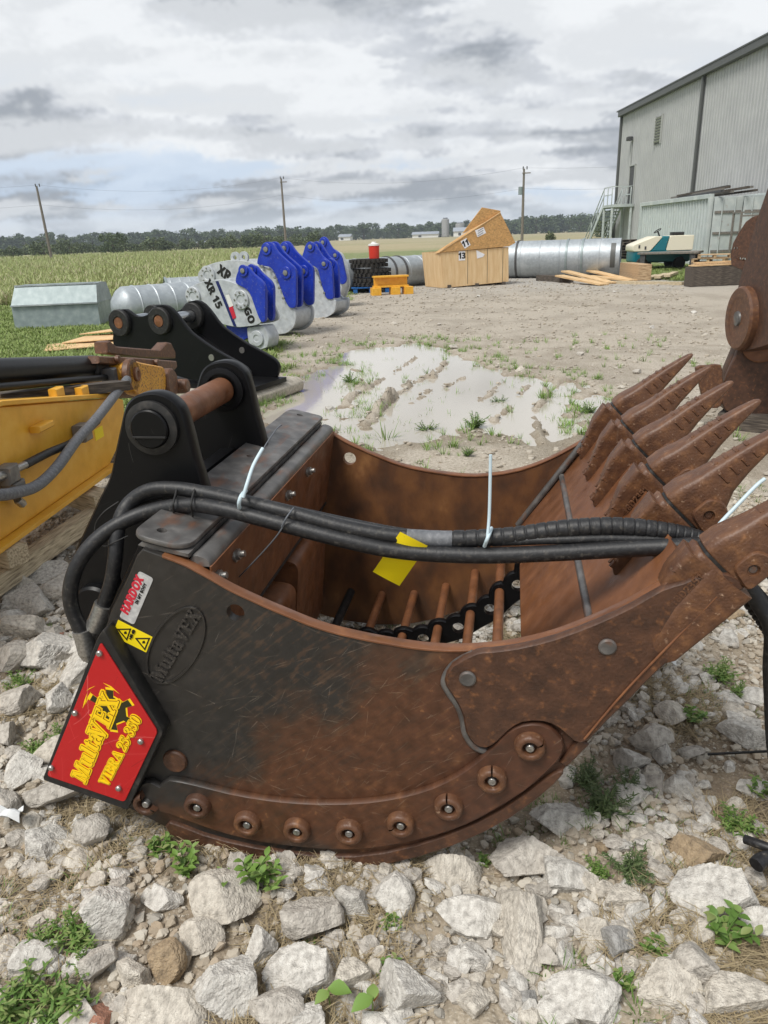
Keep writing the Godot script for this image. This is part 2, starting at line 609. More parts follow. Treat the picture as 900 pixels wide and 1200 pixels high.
	mat("track_rubber", {tex = ntex(0.03, [0.0, rgb(30, 29, 28), 1.0, rgb(64, 60, 56)], 42, 4), sc = 2.0, rough = 0.85})
	mat("red_plastic", {col = rgb(206, 52, 34), rough = 0.4})
	mat("blue_plastic", {col = rgb(30, 92, 158), rough = 0.5})
	mat("weathered_pole", {tex = ntex(0.02, [0.0, rgb(92, 86, 78), 1.0, rgb(146, 138, 126)], 43, 5), sc = Vector3(3, 0.2, 3), rough = 0.9})
	mat("limestone", {tex = ntex(0.016, [0.0, rgb(132, 130, 126), 0.3, rgb(190, 187, 182), 0.5, rgb(216, 213, 208), 0.72, rgb(232, 230, 225), 1.0, rgb(248, 247, 244)], 44, 6), sc = 5.0, world = true, rough = 0.95, bump = ntex(0.05, [], 45, 6), bcm = 0.35, det = ntex(0.09, [0.0, rgb(120, 116, 110, 0.8), 0.28, rgb(126, 122, 116, 0.6), 0.38, rgb(160, 152, 142, 0.0), 1.0, rgb(150, 142, 132, 0.0)], 46, 3), dsc = 7.0})
	mat("pebble", {tex = ntex(0.05, [0.0, rgb(186, 182, 174), 1.0, rgb(255, 255, 255)], 47, 4), sc = 8.0, rough = 0.92, vc = true})
	mat("leaf", {vc = true, rough = 0.6, back = 0.5})
	mat("straw", {vc = true, rough = 0.85, back = 0.2})
	mat("soil", {tex = ntex(0.03, [0.0, rgb(188, 184, 178), 0.45, rgb(232, 230, 226), 0.7, rgb(246, 245, 243), 1.0, rgb(255, 255, 255)], 48, 6, 1024), sc = 0.9, world = true, rough = 0.95, vc = true, bump = ntex(0.04, [], 49, 6, 1024), bcm = 0.7, det = ntex(0.11, [0.0, rgb(92, 82, 70, 0.55), 0.3, rgb(110, 100, 88, 0.25), 0.45, rgb(170, 160, 146, 0.0), 0.62, rgb(190, 182, 168, 0.0), 0.75, rgb(206, 200, 188, 0.45), 1.0, rgb(226, 220, 210, 0.7)], 50, 4, 1024), dsc = 0.8})
	mat("far_field", {tex = ntex(0.02, [0.0, rgb(170, 168, 160), 1.0, rgb(255, 255, 255)], 51, 5), sc = 0.15, world = true, rough = 0.95, vc = true})
	mat("water", {col = rgb(180, 173, 161), rough = 0.04, spec = 0.95, bump = ntex(0.03, [], 52, 3), bcm = 0.03, sc = 0.9, world = true})
	mat("concrete", {tex = ntex(0.03, [0.0, rgb(150, 142, 128), 1.0, rgb(206, 198, 184)], 53, 6), sc = 1.2, rough = 0.9, bump = grain, bcm = 0.6})
	mat("bark", {tex = ntex(0.03, [0.0, rgb(58, 50, 42), 1.0, rgb(98, 88, 76)], 54, 4), sc = 2.0, rough = 0.95})
	mat("roof_far", {col = rgb(150, 156, 164), rough = 0.6})
	mat("silo", {tex = ntex(0.02, [0.0, rgb(140, 140, 138), 1.0, rgb(170, 170, 168)], 55, 4), sc = 0.1, rough = 0.8})
	mat("white_plastic", {col = rgb(220, 222, 222), rough = 0.4, back = 0.3})
	mat("wire", {col = rgb(96, 100, 106), rough = 0.5})


func osb() -> ImageTexture:
	var r := RandomNumberGenerator.new()
	r.seed = 77
	var im := Image.create(512, 512, false, Image.FORMAT_RGB8)
	im.fill(rgb(196, 152, 96))
	for i in 1500:
		var a := Vector2(r.randf() * 512, r.randf() * 512)
		var dir := Vector2.from_angle(r.randf_range(-0.7, 0.7) + (PI / 2 if r.randf() < 0.3 else 0.0))
		var w := r.randi_range(2, 6)
		var k := r.randf_range(0.7, 1.1)
		var c := Color(minf(0.82 * k, 1), minf(0.645 * k, 1), 0.42 * k)
		for s in r.randi_range(14, 46):
			for q in w:
				var b := a + dir * s + dir.orthogonal() * q
				im.set_pixel(posmod(int(b.x), 512), posmod(int(b.y), 512), c)
	return ImageTexture.create_from_image(im)


func _ready() -> void:
	rng.seed = 20
	var cam := Camera3D.new()
	cam.name = "camera"
	cam.transform = Transform3D(Basis(Vector3(0.986310, -0.032732, -0.161618), Vector3(-0.025839, 0.937318, -0.347517), Vector3(0.162863, 0.346936, 0.923640)).orthonormalized(), Vector3(0, 1.62, 0))
	cam.fov = 69.185
	cam.near = 0.05
	cam.far = 6000.0
	add_child(cam)
	cam.current = true

	var env := Environment.new()
	env.background_mode = Environment.BG_SKY
	env.sky = Sky.new()
	var sm := PanoramaSkyMaterial.new()
	sm.panorama = make_sky()
	sm.energy_multiplier = 1.0
	env.sky.sky_material = sm
	env.tonemap_mode = Environment.TONE_MAPPER_LINEAR
	env.tonemap_exposure = 1.36
	env.sdfgi_enabled = true
	env.ssao_enabled = true
	env.ssil_enabled = true
	env.fog_enabled = true
	env.fog_density = 0.0004
	env.fog_light_color = rgb(206, 216, 228)
	var we := WorldEnvironment.new()
	we.name = "environment"
	we.environment = env
	add_child(we)

	var sun := DirectionalLight3D.new()
	sun.name = "sun"
	sun.light_energy = 0.72
	sun.light_color = Color(1.0, 0.985, 0.96)
	sun.light_angular_distance = 20.0
	sun.shadow_enabled = true
	sun.look_at_from_position(Vector3(-3, 9, 5), Vector3())
	add_child(sun)

	make_materials()
	ground()
	building()
	far_country()
	yard_things()
	attachments()
	yellow_arm()
	rusty_neighbour()
	bucket()
	hoses()
	rocks()
	plants()


func make_sky() -> ImageTexture:
	# an overcast sky: a deck of cloud seen in perspective, with thin blue gaps towards the horizon
	var w := 2560
	var h := 1280
	var f := FastNoiseLite.new()
	f.seed = 31
	f.frequency = 0.62
	f.fractal_octaves = 6
	f.fractal_gain = 0.5
	f.domain_warp_enabled = true
	f.domain_warp_amplitude = 0.9
	f.domain_warp_frequency = 0.5
	f.domain_warp_fractal_type = FastNoiseLite.DOMAIN_WARP_FRACTAL_INDEPENDENT
	f.domain_warp_fractal_octaves = 3
	var g := FastNoiseLite.new()
	g.seed = 8
	g.frequency = 0.2
	g.fractal_octaves = 3
	var bytes := PackedFloat32Array()
	bytes.resize(w * h * 3)
	var dark := Color(0.26, 0.285, 0.32)
	var mid := Color(0.455, 0.48, 0.52)
	var lit := Color(0.66, 0.68, 0.70)
	var blue := Color(0.43, 0.53, 0.66)
	for y in h / 2 + 8:
		var el := (0.5 - (y + 0.5) / h) * PI
		var up := maxf(sin(el), 0.0)
		var reach := cos(el) / (up + 0.22)
		var gap := ss(0.012, 0.05, up) * (1.0 - ss(0.08, 0.2, up))
		for x in w:
			var az := ((x + 0.5) / w - 0.5) * TAU
			var px := sin(az) * reach * 1.5
			var pz := -cos(az) * reach * 2.4
			var big := g.get_noise_2d(px, pz)
			# thick cloud is dark underneath; its far flank, lower in the view, catches light
			var n := f.get_noise_2d(px, pz)
			var n2 := f.get_noise_2d(px * 1.06, pz * 1.06 + 0.12)
			var thick := ss(-0.22, 0.34, n + 0.5 * big)
			var c := lit.lerp(mid, ss(0.0, 0.35, thick)).lerp(dark, ss(0.30, 0.9, thick))
			c = c.lerp(lit, clampf((n - n2) * 1.7, 0.0, 0.6)).lerp(dark, clampf((n2 - n) * 0.8, 0.0, 0.22))
			if gap > 0.0:
				c = c.lerp(blue, gap * ss(0.04, 0.36, -n + 0.3 * big) * 0.7)
			c = c.lerp(Color(0.56, 0.62, 0.68), (1.0 - ss(0.0, 0.06, up)) * 0.6)
			var i := (y * w + x) * 3
			bytes[i] = c.r
			bytes[i + 1] = c.g
			bytes[i + 2] = c.b
	for i in range((h / 2 + 8) * w * 3, w * h * 3, 3):
		bytes[i] = 0.20
		bytes[i + 1] = 0.19
		bytes[i + 2] = 0.16
	return ImageTexture.create_from_image(Image.create_from_data(w, h, false, Image.FORMAT_RGBF, bytes.to_byte_array()))


# ---------------------------------------------------------------- the ground
var na := FastNoiseLite.new()
var nb := FastNoiseLite.new()
var nc := FastNoiseLite.new()
var pool := PackedVector2Array()
var pool_side := PackedVector2Array()
var pool_right := PackedVector2Array()
var ruts := []
const WATER := -0.022


func inside(poly: PackedVector2Array, q: Vector2) -> float:
	# distance to the edge, positive within
	var best := 1e9
	for i in poly.size():
		var s := Geometry2D.get_closest_point_to_segment(q, poly[i], poly[(i + 1) % poly.size()])
		best = minf(best, s.distance_squared_to(q))
	return sqrt(best) * (1.0 if Geometry2D.is_point_in_polygon(q, poly) else -1.0)


func edge_x(z: float) -> float:
	# where the gravel of the yard ends on the left
	var e := -2.9 - 2.0 * ss(-7.5, -17.0, z) + 0.1 * ss(-17.0, -27.0, z)
	e -= 1.3 * ss(-7.0, -4.5, z)
	return e


func grassy(x: float, z: float) -> float:
	# 1 on grass, 0 on gravel
	var n := na.get_noise_2d(x * 3.0, z * 3.0) * 0.6 + nb.get_noise_2d(x, z) * 0.3
	var left := ss(-0.4, 0.5, edge_x(z) - x + n)
	var back := ss(-0.6, 0.8, -z - 31.5 - 0.1 * x + n * 2.0) * (1.0 - ss(9.0, 15.0, x) * (1.0 - ss(50.0, 60.0, -z)))
	var by_table := ss(-0.5, 0.5, 1.5 - absf(z + 29.0) * 0.5) * ss(4.0, 5.5, x) * ss(0.05, 0.3, n + 0.35)
	return clampf(maxf(maxf(left, back), by_table), 0.0, 1.0) * ss(2.0, 4.0, Vector2(x, z).length())


func gh(x: float, z: float) -> float:
	var r := Vector2(x, z).length()
	var near := 1.0 - ss(2.6, 4.6, r)
	var y := -0.055 * near
	y += na.get_noise_2d(x * 2.2, z * 2.2) * (0.035 * near + 0.012)
	y += nb.get_noise_2d(x * 2.0, z * 2.0) * (0.016 * near + 0.008)
	if x > -3.9 and x < 3.0 and z < -5.0 and z > -13.5:
		var q := Vector2(x, z)
		var d := maxf(inside(pool, q), maxf(inside(pool_side, q), inside(pool_right, q)))
		if d > -0.5:
			d += na.get_noise_2d(x * 5.0, z * 5.0) * 0.28 + nb.get_noise_2d(x * 2.2, z * 2.2) * 0.16
			var dip := ss(-0.22, 0.25, d)
			y -= dip * (0.075 + 0.012 * nb.get_noise_2d(x * 4.0, z * 4.0))
			for s in ruts:
				var c := Geometry2D.get_closest_point_to_segment(q, s[0], s[1])
				var e := c.distance_to(q) + nb.get_noise_2d(x * 3.0, z * 3.0) * 0.07
				y += (1.0 - ss(0.0, s[2], e)) * 0.078
	if z > -3.1 and z < -1.5 and x > -1.4 and x < 0.3:
		y -= 0.05 * ss(-1.4, -1.1, x) * (1.0 - ss(-0.1, 0.3, x)) * ss(1.5, 1.75, -z)
	if r > 60.0:
		y += (r - 60.0) * 0.0012 * ss(60.0, 130.0, r)
	return y


func ground_color(x: float, z: float, y: float) -> Color:
	var r := Vector2(x, z).length()
	var n := na.get_noise_2d(x * 1.3, z * 1.3)
	var n2 := nb.get_noise_2d(x * 1.5, z * 1.5)
	var c := Color(0.43, 0.37, 0.29).lerp(Color(0.31, 0.245, 0.175), ss(-0.2, 0.35, n))
	c = c.lerp(Color(0.25, 0.205, 0.14), ss(0.15, 0.42, n2) * 0.55)
	var yard := Color(0.50, 0.45, 0.38).lerp(Color(0.40, 0.355, 0.295), ss(-0.2, 0.35, n + 0.5 * n2))
	yard = yard.lerp(Color(0.46, 0.455, 0.44), ss(20.0, 27.0, -z) * 0.7)
	c = c.lerp(yard, ss(3.4, 6.0, r))
	if x > -3.9 and x < 3.0 and z < -5.0 and z > -13.5:
		c = c.lerp(Color(0.25, 0.195, 0.135), 0.8 * ss(-0.004, -0.024, y) + 0.25 * ss(0.05, 0.3, n2))
		c = c.lerp(Color(0.20, 0.165, 0.11), 0.5 * ss(4.8, 6.0, -z) * (1.0 - ss(6.2, 7.4, -z)) * ss(-0.3, 0.2, n))
	var g := grassy(x, z)
	if g > 0.0:
		var green := Color(0.17, 0.24, 0.065).lerp(Color(0.24, 0.27, 0.10), ss(-0.3, 0.4, n2 + n))
		var meadow := Color(0.36, 0.37, 0.17).lerp(Color(0.44, 0.39, 0.24), ss(-0.3, 0.3, n))
		meadow = meadow.lerp(Color(0.26, 0.31, 0.12), ss(0.0, 0.3, n2))
		var far := Color(0.43, 0.37, 0.21).lerp(Color(0.36, 0.33, 0.17), ss(-0.3, 0.3, nc.get_noise_2d(x, z)))
		var gc := green.lerp(meadow, tall(x, z))
		gc = gc.lerp(far, ss(92.0, 100.0, -z - 0.25 * x + 6.0 * n) * ss(-50.0, -30.0, x * 100.0 / maxf(r, 1.0)))
		c = c.lerp(gc, g)
	return c


func tall(x: float, z: float) -> float:
	# the unmown meadow on the left
	return ss(0.0, 3.0, -z - 19.0 - 0.25 * absf(x + 9.0)) * ss(0.0, 3.0, -x + 0.31 * z + na.get_noise_2d(x, z) * 2.0)


func ground() -> void:
	na.seed = 3
	na.frequency = 0.4
	na.fractal_octaves = 3
	nb.seed = 9
	nb.frequency = 1.6
	nb.fractal_octaves = 3
	nc.seed = 5
	nc.frequency = 0.02
	pool = pv([-2.634, -11.165, -2.265, -11.591, -1.774, -11.936, -1.49, -12.316, -0.874, -11.227, -0.527, -9.97, -0.113, -9.25, 0.417, -8.894, 0.774, -8.726, 0.614, -7.909, 0.531, -7.005, 0.531, -6.248, 0.246, -6.125, -0.001, -6.466, -0.388, -6.548, -0.676, -6.352, -0.851, -6.027, -1.137, -5.987, -1.383, -6.034, -1.527, -6.233, -1.51, -6.855, -1.652, -7.998, -1.795, -9.051, -2.261, -10.112])
	pool_side = pv([-2.45, -7.72, -2.643, -9.19, -2.31, -10.114, -1.887, -9.421, -1.67, -8.093, -1.659, -6.997, -1.977, -6.703, -2.182, -6.495, -2.359, -7.058])
	pool_right = pv([0.639, -7.653, 0.909, -7.998, 1.205, -7.657, 1.044, -7.05, 0.611, -6.835])
	ruts = []
	for s in [pv([-1.316, -6.456, -1.299, -7.77]), pv([-1.299, -7.77, -1.158, -8.594]), pv([-1.158, -8.594, -1.01, -9.273]), pv([-1.649, -8.339, -1.536, -9.046]), pv([-0.998, -7.642, -0.895, -8.284]), pv([0.249, -7.331, 0.382, -7.998]), pv([0.382, -7.998, 0.596, -8.946]), pv([0.242, -7.034, 0.282, -6.154]), pv([0.115, -8.089, 0.215, -8.578]), pv([-0.899, -10.198, -0.912, -9.15]), pv([-1.728, -7.636, -1.75, -8.709]), pv([-1.471, -9.536, -1.357, -10.676]), pv([-0.749, -8.485, -0.545, -9.142]), pv([-0.323, -7.646, -0.076, -8.793]), pv([-1.287, -7.309, -1.25, -7.998]), pv([-0.168, -6.817, 0.026, -7.485])]:
		ruts.append([s[0], s[1], 0.13 if ruts.size() < 3 else 0.085])
	var angles := PackedFloat32Array()
	var a := -48.0
	while a < 48.0:
		angles.append(a)
		a += 0.27
	while a < 312.0:
		angles.append(a)
		a += 4.0
	var rows := []
	var r := 0.3
	var m := MB.new()
	var k := angles.size()
	var rings := 0
	while r < 4500.0:
		for q in angles:
			var x := sin(deg_to_rad(q)) * r
			var z := -cos(deg_to_rad(q)) * r
			var y := gh(x, z)
			m.col = ground_color(x, z, y)
			m.v.append(Vector3(x, y, z))
			m.c.append(m.col)
			m.uv.append(Vector2())
		rings += 1
		r *= 1.0135 if r < 120.0 else 1.06
	m.n.resize(m.v.size())
	for i in rings - 1:
		for q in k:
			var q2 := (q + 1) % k
			var b := i * k
			var g := (m.v[b + k + q2] - m.v[b + q]).cross(m.v[b + k + q] - m.v[b + q2])
			if g.y < 0.0:
				g = -g
			for j in [b + q, b + q2, b + k + q, b + k + q2]:
				m.n[j] += g
			m.ix.append_array([b + q, b + k + q, b + q2, b + q2, b + k + q, b + k + q2])
	var hub := m.v.size()
	m.v.append(Vector3(0, gh(0, 0), 0))
	m.n.append(Vector3.UP)
	m.c.append(ground_color(0, 0, 0))
	m.uv.append(Vector2())
	for q in k:
		m.ix.append_array([hub, q, (q + 1) % k])
	for i in m.n.size():
		m.n[i] = m.n[i].normalized()
	# winding: front faces clockwise seen from above
	for i in range(0, m.ix.size(), 3):
		var g2 := (m.v[m.ix[i + 1]] - m.v[m.ix[i]]).cross(m.v[m.ix[i + 2]] - m.v[m.ix[i]])
		if g2.y > 0.0:
			var t := m.ix[i + 1]
			m.ix[i + 1] = m.ix[i + 2]
			m.ix[i + 2] = t
	setting("ground", m, M.soil)
	for poly in [pool, pool_side, pool_right]:
		var wm := MB.new()
		var big: PackedVector2Array = Geometry2D.offset_polygon(poly, 0.35)[0]
		var t := Geometry2D.triangulate_polygon(big)
		for q in big:
			wm.p(Vector3(q.x, WATER - 0.004 * counted.get("puddle_water", 0), q.y), Vector3.UP)
		for q in range(0, t.size(), 3):
			wm.tri(t[q], t[q + 1], t[q + 2])
		setting("puddle_water", wm, M.water)


# ---------------------------------------------------------------- the hall and its container
func ribbed(m: MB, l: float, y0: float, y1: float, pitch: float, depth: float, z := 0.0) -> void:
	# trapezoid ribs along x from 0 to l, standing up from y0 to y1
	var pts := PackedVector2Array()
	var x := 0.0
	while x < l - 0.001:
		for s in [[0.0, 0.0], [0.3, 0.0], [0.42, 1.0], [0.72, 1.0], [0.84, 0.0]]:
			if x + s[0] * pitch <= l:
				pts.append(Vector2(x + s[0] * pitch, z + s[1] * depth))
		x += pitch
	pts.append(Vector2(l, z))
	for i in pts.size() - 1:
		m.quad(Vector3(pts[i].x, y0, pts[i].y), Vector3(pts[i + 1].x, y0, pts[i + 1].y), Vector3(pts[i + 1].x, y1, pts[i + 1].y), Vector3(pts[i].x, y1, pts[i].y))


func building() -> void:
	# local x runs along the long wall from the far corner towards us, z points out of the wall
	var turn := deg_to_rad(-80.1)
	var b := thing("steel_hall", "large grey ribbed steel hall with dark eave trim filling the right edge", "building", Vector3(7.3, 0, -60.06), turn)
	b.scale = Vector3.ONE * 1.1
	var eave := 8.15
	var m := mb()
	for i in 4:
		m = mb()
		ribbed(m, 10.3 if i else 12.6, 0.0, eave, 0.3, 0.035)
		var w := part("wall_panel", m, M.siding, b)
		w.position.x = 0.0 if i == 0 else 12.64 + 10.34 * (i - 1)
	m = mb()
	m.box(Vector3(22, eave / 2, -9.05), Vector3(44, eave, 18), 0.01)
	part("end_wall", m, M.siding_end, b)
	m = mb()
	m.box(Vector3(22, eave + 0.17, 0.10), Vector3(44.5, 0.36, 0.34), 0.02)
	part("eave_trim", m, M.trim_dark, b)
	m = mb()
	m.plate(pv([-18.4, eave + 0.3, 0.3, eave + 0.3, 0.3, eave + 0.36, -9, eave + 1.5, -18.4, eave + 0.36]), -22.5, 22.5, 0.01)
	var rf := part("roof", m, M.trim_dark, b)
	rf.transform = Transform3D(Basis(Vector3(0, 0, 1), Vector3.UP, Vector3(-1, 0, 0)), Vector3(22, 0, 0))
	m = mb()
	m.box(Vector3(-0.06, eave / 2, 0.06), Vector3(0.16, eave, 0.18), 0.01)
	part("corner_trim", m, M.trim_dark, b)
	for x in [12.62, 33.3]:
		m = mb()
		m.box(Vector3(x, eave / 2, 0.12), Vector3(0.16, eave, 0.13), 0.02)
		part("downpipe", m, M.trim_dark, b)
	# louvred vent
	var lv := Node3D.new()
	lv.name = "vent"
	b.add_child(lv)
	m = mb()
	m.box(Vector3(6.9, 6.55, 0.05), Vector3(0.95, 1.35, 0.06), 0.01)
	part("backing", m, M.dark_steel, lv)
	for i in 9:
		m = mb()
		m.xf = Transform3D(Basis(Vector3.RIGHT, 0.6), Vector3(6.9, 5.98 + i * 0.145, 0.1))
		m.box(Vector3(), Vector3(0.95, 0.10, 0.02), 0.004)
		part("slat", m, M.siding_end, lv)
	for x in [6.4, 7.4]:
		m = mb()
		m.box(Vector3(x, 6.55, 0.09), Vector3(0.06, 1.45, 0.1), 0.004)
		part("frame", m, M.siding_end, lv)
	# door on the landing
	m = mb()
	m.box(Vector3(2.9, 4.0, 0.05), Vector3(0.92, 2.1, 0.05), 0.01)
	var dr := part("door", m, M.dark_steel, b, "dark grey steel door on the upper landing")
	m = mb()
	m.box(Vector3(3.25, 3.95, 0.1), Vector3(0.12, 0.04, 0.05), 0.005)
	part("handle", m, M.zinc, dr)
	for s in [[2.4, 4.0, 0.08, 2.2], [3.4, 4.0, 0.08, 2.2], [2.9, 5.1, 1.08, 0.08]]:
		m = mb()
		m.box(Vector3(s[0], s[1], 0.07), Vector3(s[2], s[3], 0.09), 0.005)
		part("door_frame", m, M.siding_end, b)
	m = mb()
	m.box(Vector3(2.35, 6.62, 0.22), Vector3(0.36, 0.22, 0.32), 0.03)
	part("wall_light", m, M.dark_steel, b)
	m = mb()
	m.cyl(Vector3(2.38, 5.1, 0.06), Vector3(2.38, 6.55, 0.06), 0.02, 8)
	part("conduit", m, M.siding_end, b)

	# outside stair: flight runs out from the wall corner up to the landing
	var st := thing("outside_stair", "grey steel stair with open treads climbing to the hall's upper door", "stairs", Vector3(7.3, 0, -60.06), turn)
	st.scale = Vector3.ONE * 1.1
	var top_y := 2.9
	m = mb()
	m.box(Vector3(2.7, top_y - 0.08, 0.75), Vector3(1.9, 0.16, 1.35), 0.01)
	part("landing", m, M.container_grey, st)
	for s in [[1.85, 1.35], [3.55, 1.35], [1.85, 0.2], [3.55, 0.2]]:
		m = mb()
		m.box(Vector3(s[0], top_y / 2, s[1]), Vector3(0.12, top_y, 0.12), 0.01)
		part("post", m, M.container_grey, st)
	for i in 15:
		var t := (i + 0.5) / 15.0
		m = mb()
		m.box(Vector3(lerpf(-1.9, 1.75, t), lerpf(0.1, top_y - 0.1, t), 0.85), Vector3(0.3, 0.05, 1.1), 0.005)
		part("tread", m, M.container_grey, st)
	for z in [0.28, 1.42]:
		m = mb()
		m.bar(Vector3(-2.0, 0.02, z), Vector3(1.85, top_y - 0.05, z), 0.06, 0.26)
		part("stringer", m, M.container_grey, st)
		for hh in [0.55, 1.0]:
			m = mb()
			m.bar(Vector3(-2.0, 0.02 + hh, z), Vector3(1.85, top_y - 0.05 + hh, z), 0.05, 0.05)
			m.bar(Vector3(1.85, top_y + hh, z), Vector3(3.6, top_y + hh, z), 0.05, 0.05)
			part("handrail", m, M.container_grey, st)
		for x in [-1.95, -0.7, 0.6, 1.85, 2.7, 3.58]:
			var y := lerpf(0.02, top_y - 0.05, clampf((x + 2.0) / 3.85, 0.0, 1.0))
			m = mb()
			m.bar(Vector3(x, y, z), Vector3(x, y + 1.0, z), 0.05, 0.05)
			part("baluster", m, M.container_grey, st)
	m = mb()
	m.bar(Vector3(3.58, top_y + 1.0, 0.25), Vector3(3.58, top_y + 1.0, 1.42), 0.05, 0.05)
	part("handrail", m, M.container_grey, st)

	# the shipping container beside the wall
	var az := deg_to_rad(12.87)
	var near := Vector3(sin(az), 0, -cos(az)) * 36.0
	var c := thing("shipping_container", "pale grey corrugated shipping container standing beside the steel hall", "container", near, turn)
	c.scale = Vector3.ONE * 1.1
	var l := 7.75
	m = mb()
	ribbed(m, l - 0.12, 0.16, 2.46, 0.28, 0.045, -0.05)
	var cs := part("side_panel", m, M.container_grey, c)
	cs.position.x = -l + 0.06
	m = mb()
	m.box(Vector3(-l / 2, 1.3, -1.25), Vector3(l - 0.1, 2.4, 2.3), 0.01)
	part("body", m, M.container_grey, c)
	for s in [[0.0, 0.0], [-l, 0.0], [0.0, -2.44], [-l, -2.44]]:
		m = mb()
		m.box(Vector3(s[0], 1.3, s[1]), Vector3(0.16, 2.6, 0.16), 0.01)
		part("corner_post", m, M.container_grey, c)
	for s in [[0.08, 0.0], [2.52, 0.0], [0.08, -2.44], [2.52, -2.44]]:
		m = mb()
		m.box(Vector3(-l / 2, s[0], s[1]), Vector3(l - 0.18, 0.16, 0.12), 0.01)
		part("rail", m, M.container_grey, c)
	for i in 2:
		m = mb()
		m.box(Vector3(0.03, 1.3, -0.66 - i * 1.13), Vector3(0.05, 2.3, 1.08), 0.01)
		var dd := part("door_leaf", m, M.container_grey, c)
		for q in [0.3, 0.78]:
			m = mb()
			m.cyl(Vector3(0.09, 0.15, -0.13 - i * 1.13 - q), Vector3(0.09, 2.45, -0.13 - i * 1.13 - q), 0.02, 8)
			part("lock_rod", m, M.container_grey, dd)
		for y in [0.55, 1.2, 1.95]:
			m = mb()
			m.box(Vector3(0.075, y, -0.66 - i * 1.13), Vector3(0.03, 0.09, 1.0), 0.005)
			part("hinge_bar", m, M.steel_frame, dd)
	# scrap on the container roof
	var sc := thing("scrap_sections", "dark heap of long steel sections lying on the container roof", "scrap metal", near + Vector3(0, 2.86, 0), turn)
	var r := RandomNumberGenerator.new()
	r.seed = 4
	for i in 9:
		m = mb()
		var y := 0.06 + 0.05 * (i % 4)
		m.bar(Vector3(-0.1 + r.randf_range(-0.5, 0.5), y + r.randf() * 0.1, -0.3 - i * 0.2), Vector3(-5.6 + r.randf_range(-0.8, 1.4), y - 0.02, -0.3 - i * 0.2 + r.randf_range(-0.3, 0.3)), 0.12, 0.08)
		part("section", m, [M.dark_steel, M.steel_frame, M.wood_dark][i % 3], sc)

	# the pipe rack in front of the container end
	var rk := thing("pipe_rack", "thin rusty steel frame rack standing before the container doors", "rack", near + Vector3(0.9, 0, 1.4), turn)
	for s in [[0.0, 0.0], [0.0, -2.5], [-0.7, 0.0], [-0.7, -2.5]]:
		m = mb()
		m.box(Vector3(s[0], 1.05, s[1]), Vector3(0.07, 2.1, 0.07), 0.005)
		part("upright", m, M.steel_frame, rk)
	for y in [0.7, 1.3, 1.95, 2.08]:
		m = mb()
		m.bar(Vector3(0, y, 0.04), Vector3(0, y, -2.54), 0.06, 0.06)
		part("cross_bar", m, M.steel_frame, rk)
	m = mb()
	m.bar(Vector3(0.0, 2.08, 0.0), Vector3(-0.7, 2.08, 0.0), 0.05, 0.05)
	part("cross_bar", m, M.steel_frame, rk)


# ---------------------------------------------------------------- far country
func tree_mesh(r: RandomNumberGenerator, h: float, w: float, leaves: int, dark: Color, light: Color, leaf_size: float) -> Array:
	var blobs := []
	for i in 13:
		var t := r.randf()
		blobs.append([Vector3(r.randf_range(-0.42, 0.42) * w, h * (0.12 + 0.72 * t), r.randf_range(-0.3, 0.3) * w), w * r.randf_range(0.16, 0.30) * (1.15 - 0.5 * t)])
	var m := MB.new()
	for i in leaves:
		var b: Array = blobs[r.randi() % blobs.size()]
		var dir := Vector3(r.randfn(), r.randfn(), r.randfn()).normalized()
		var at: Vector3 = b[0] + dir * b[1] * pow(r.randf(), 0.4) * Vector3(1, 0.85, 1)
		var x := Vector3(r.randfn(), r.randfn() * 0.5, r.randfn()).normalized()
		var y := x.cross(Vector3(r.randfn(), r.randfn(), r.randfn())).normalized()
		var s := leaf_size * r.randf_range(0.6, 1.4)
		m.col = dark.lerp(light, r.randf())
		m.quad(at - x * s, at - y * s * 0.6, at + x * s, at + y * s * 0.6)
	var tr := MB.new()
	tr.tube([Vector3(0, -0.3, 0), Vector3(0.05, h * 0.25, 0.0), Vector3(-0.1, h * 0.55, 0.1), Vector3(0.1, h * 0.8, 0)], [w * 0.045, w * 0.034, w * 0.022, w * 0.008], 7)
	for i in 5:
		var b: Array = blobs[i]
		tr.tube([Vector3(0, h * (0.2 + 0.06 * i), 0), b[0] * Vector3(0.5, 0.9, 0.5), b[0]], [w * 0.02, w * 0.014, w * 0.006], 5)
	return [m.mesh(), tr.mesh()]


func make_tree(kind: Array, called: String, label: String, cat: String, at: Vector3, s: Vector3, turn: float, group: String) -> void:
	var t := thing(called, label, cat, at, turn, group)
	t.scale = s
	part("crown", kind[0], M.leaf, t)
	part("trunk", kind[1], M.bark, t)


func polar(az: float, r: float) -> Vector3:
	var a := deg_to_rad(az)
	var q := Vector3(sin(a), 0, -cos(a)) * r
	q.y = gh(q.x, q.z)
	return q


